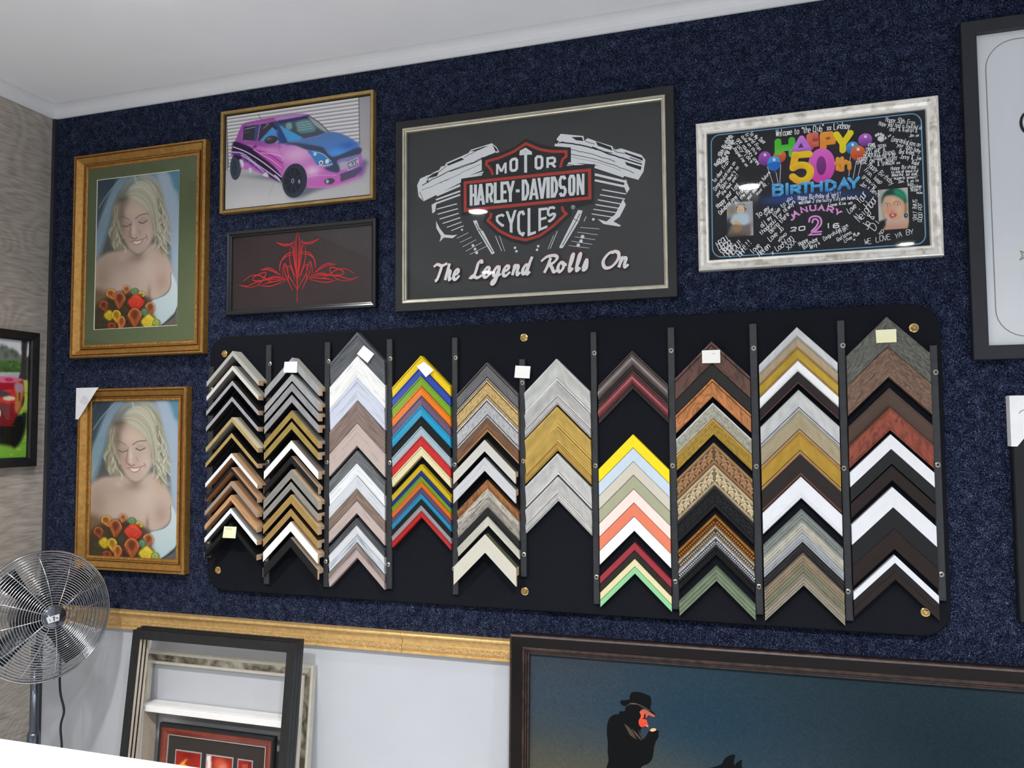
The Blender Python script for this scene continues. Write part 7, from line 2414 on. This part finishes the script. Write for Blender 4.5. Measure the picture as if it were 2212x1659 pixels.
# the sticker sits a little above centre towards the left
V = [v + FU * 0.008 for v in V]
obj('sticker', V, [(0, 1, 2, 3), (7, 6, 5, 4)] + [(i, (i + 1) % 4, 4 + (i + 1) % 4, 4 + i) for i in range(4)], mk('sticker_white', (214, 216, 218), (206, 208, 210), 0.5), cap, label='white sticker with dark marks')
mb = MB()
for x0, y0, x1, y1, wd in ((-0.018, -0.004, -0.016, -0.012, 0.0016), (-0.005, 0.000, -0.004, -0.012, 0.0036), (-0.009, 0.0005, -0.001, 0.001, 0.0018), (0.000, -0.004, 0.007, -0.003, 0.002), (0.007, -0.003, 0.006, -0.009, 0.0018),
                           (0.016, 0.010, 0.022, 0.011, 0.0016), (0.019, 0.0105, 0.0195, 0.004, 0.0016), (0.0245, 0.011, 0.025, 0.005, 0.0016), (0.025, 0.005, 0.029, 0.0055, 0.0016)):
    mb.tube([on_cap(x0, y0, 0.0914), on_cap(x1, y1, 0.0914)], wd / 2, 5)
mb.build('sticker_print', [mk('print_dark', (40, 42, 46), (36, 38, 42), 0.5)], cap)
# blades
for k, an0 in enumerate((40, 128, 215, 303)):
    V, F = [], []
    nr_, nc_ = 7, 7
    for i in range(nr_):
        r = 0.040 + (0.188 - 0.040) * i / (nr_ - 1)
        half = math.radians(26) * (0.036 + 0.024 * i / (nr_ - 1)) / r * 0.9 + math.radians(4)
        half = min(half, math.radians(34))
        for j in range(nc_):
            s_ = j / (nc_ - 1) * 2 - 1
            an = math.radians(an0) + half * s_
            V.append(fp(r, an, 0.002 + 0.018 * s_ * (0.6 + 0.4 * (1 - i / nr_)) - 0.006 * (1 - s_ * s_)))
    n0 = len(V)
    V += [v - FN * 0.0016 for v in V]
    for i in range(nr_ - 1):
        for j in range(nc_ - 1):
            q = (i * nc_ + j, i * nc_ + j + 1, (i + 1) * nc_ + j + 1, (i + 1) * nc_ + j)
            F += [q, tuple(n0 + v for v in reversed(q))]
    rim = [j for j in range(nc_)] + [i * nc_ + nc_ - 1 for i in range(1, nr_)] + [(nr_ - 1) * nc_ + j for j in range(nc_ - 2, -1, -1)] + [i * nc_ for i in range(nr_ - 2, 0, -1)]
    for i in range(len(rim)):
        a_, b_ = rim[i], rim[(i + 1) % len(rim)]
        F.append((a_, n0 + a_, n0 + b_, b_))
    obj('blade', V, F, M_DARKMETAL, t, smooth=True)
b = MB(); b.lathe(O, FN, [(0.012, 0.070), (0.030, 0.052), (0.046, 0.020), (0.046, -0.012), (0.030, -0.020)], 24)
b.build('blade_hub', M_DARKMETAL, t, smooth=True)
b = MB(); b.lathe(O, FN, [(0.055, -0.060), (0.066, -0.072), (0.066, -0.130), (0.056, -0.165), (0.030, -0.172)], 28)
b.build('motor', M_BLACK, t, smooth=True)
zp = O[2] - 0.075
b = MB(); b.lathe((0, 0, 0.03), (0, 0, 1), [(0.0135, 0), (0.0135, zp - 0.03)], 20)
b.lathe((0, 0, 0.40), (0, 0, 1), [(0.017, 0), (0.020, 0.01), (0.020, 0.05), (0.017, 0.06)], 20)
b.build('pole', mk('steel_pole', (110, 116, 126), (100, 106, 116), 0.25, 0.9), t, smooth=True)
b = MB(); b.box(-0.018, 0.018, -0.02, 0.02, zp - 0.03, zp + 0.02, bev=0.004)
b.build('tilt_bracket', M_CHROME, t)
b = MB(); b.lathe((0, 0, 0), (0, 0, 1), [(0.20, 0.0), (0.20, 0.012), (0.18, 0.022), (0.05, 0.032), (0.02, 0.05)], 40)
b.build('base', M_BLACK, t, smooth=True)
cord = [(122, 1352), (126, 1400), (130, 1440), (129, 1470), (131, 1500), (137, 1525), (138, 1540), (132, 1562), (131, 1580), (133, 1604), (134, 1650), (130, 1720)]
pts = []
for (x, y) in cord:
    p = on_wall(x, y, 0.20)
    pts.append((p[0] - POLE[0], p[1] - POLE[1], p[2]))
pts[0] = (0.03, -0.02, zp + 0.05)
pts += [(pts[-1][0] - 0.02, pts[-1][1] + 0.02, 0.06), (pts[-1][0] - 0.08, pts[-1][1] + 0.05, 0.006), (pts[-1][0] - 0.2, pts[-1][1] + 0.06, 0.006)]
b = MB(); b.tube([tuple(p) for p in catmull(np.array(pts), 5)], 0.0038, 8)
b.build('power_cord', mk('black_rubber', (20, 24, 30), (18, 22, 28), 0.5), t, smooth=True)

# ------------------------------------------------------------------ white counter in the foreground
CZ = 1.05
d = ray(200, 1624)
k = (CZ - CAM[2]) / d[2]
yf = (CAM + d * k)[1]
t = thing('counter', 'white service counter in the lower left foreground', 'counter', (2.05, (yf - 2.2) / 2 , 0.0))
wd, dp = 2.3, yf + 2.2
M_CTR = mk('white_counter', (244, 244, 244), (242, 242, 242), 0.4, nscale=3)
b = MB(); b.box(-wd / 2, wd / 2, -dp / 2, dp / 2, CZ - 0.035, CZ, bev=0.0015)
b.build('worktop', M_CTR, t)
b = MB(); b.box(-wd / 2 + 0.04, wd / 2 - 0.04, dp / 2 - 0.06, dp / 2 - 0.03, 0.0, CZ - 0.0355)
b.build('front_panel', M_CTR, t)
for s_ in (-1, 1):
    x = s_ * (wd / 2 - 0.06)
    b = MB(); b.box(x - 0.012, x + 0.012, -dp / 2 + 0.03, dp / 2 - 0.0605, 0.0, CZ - 0.0355)
    b.build('side_panel', M_CTR, t)
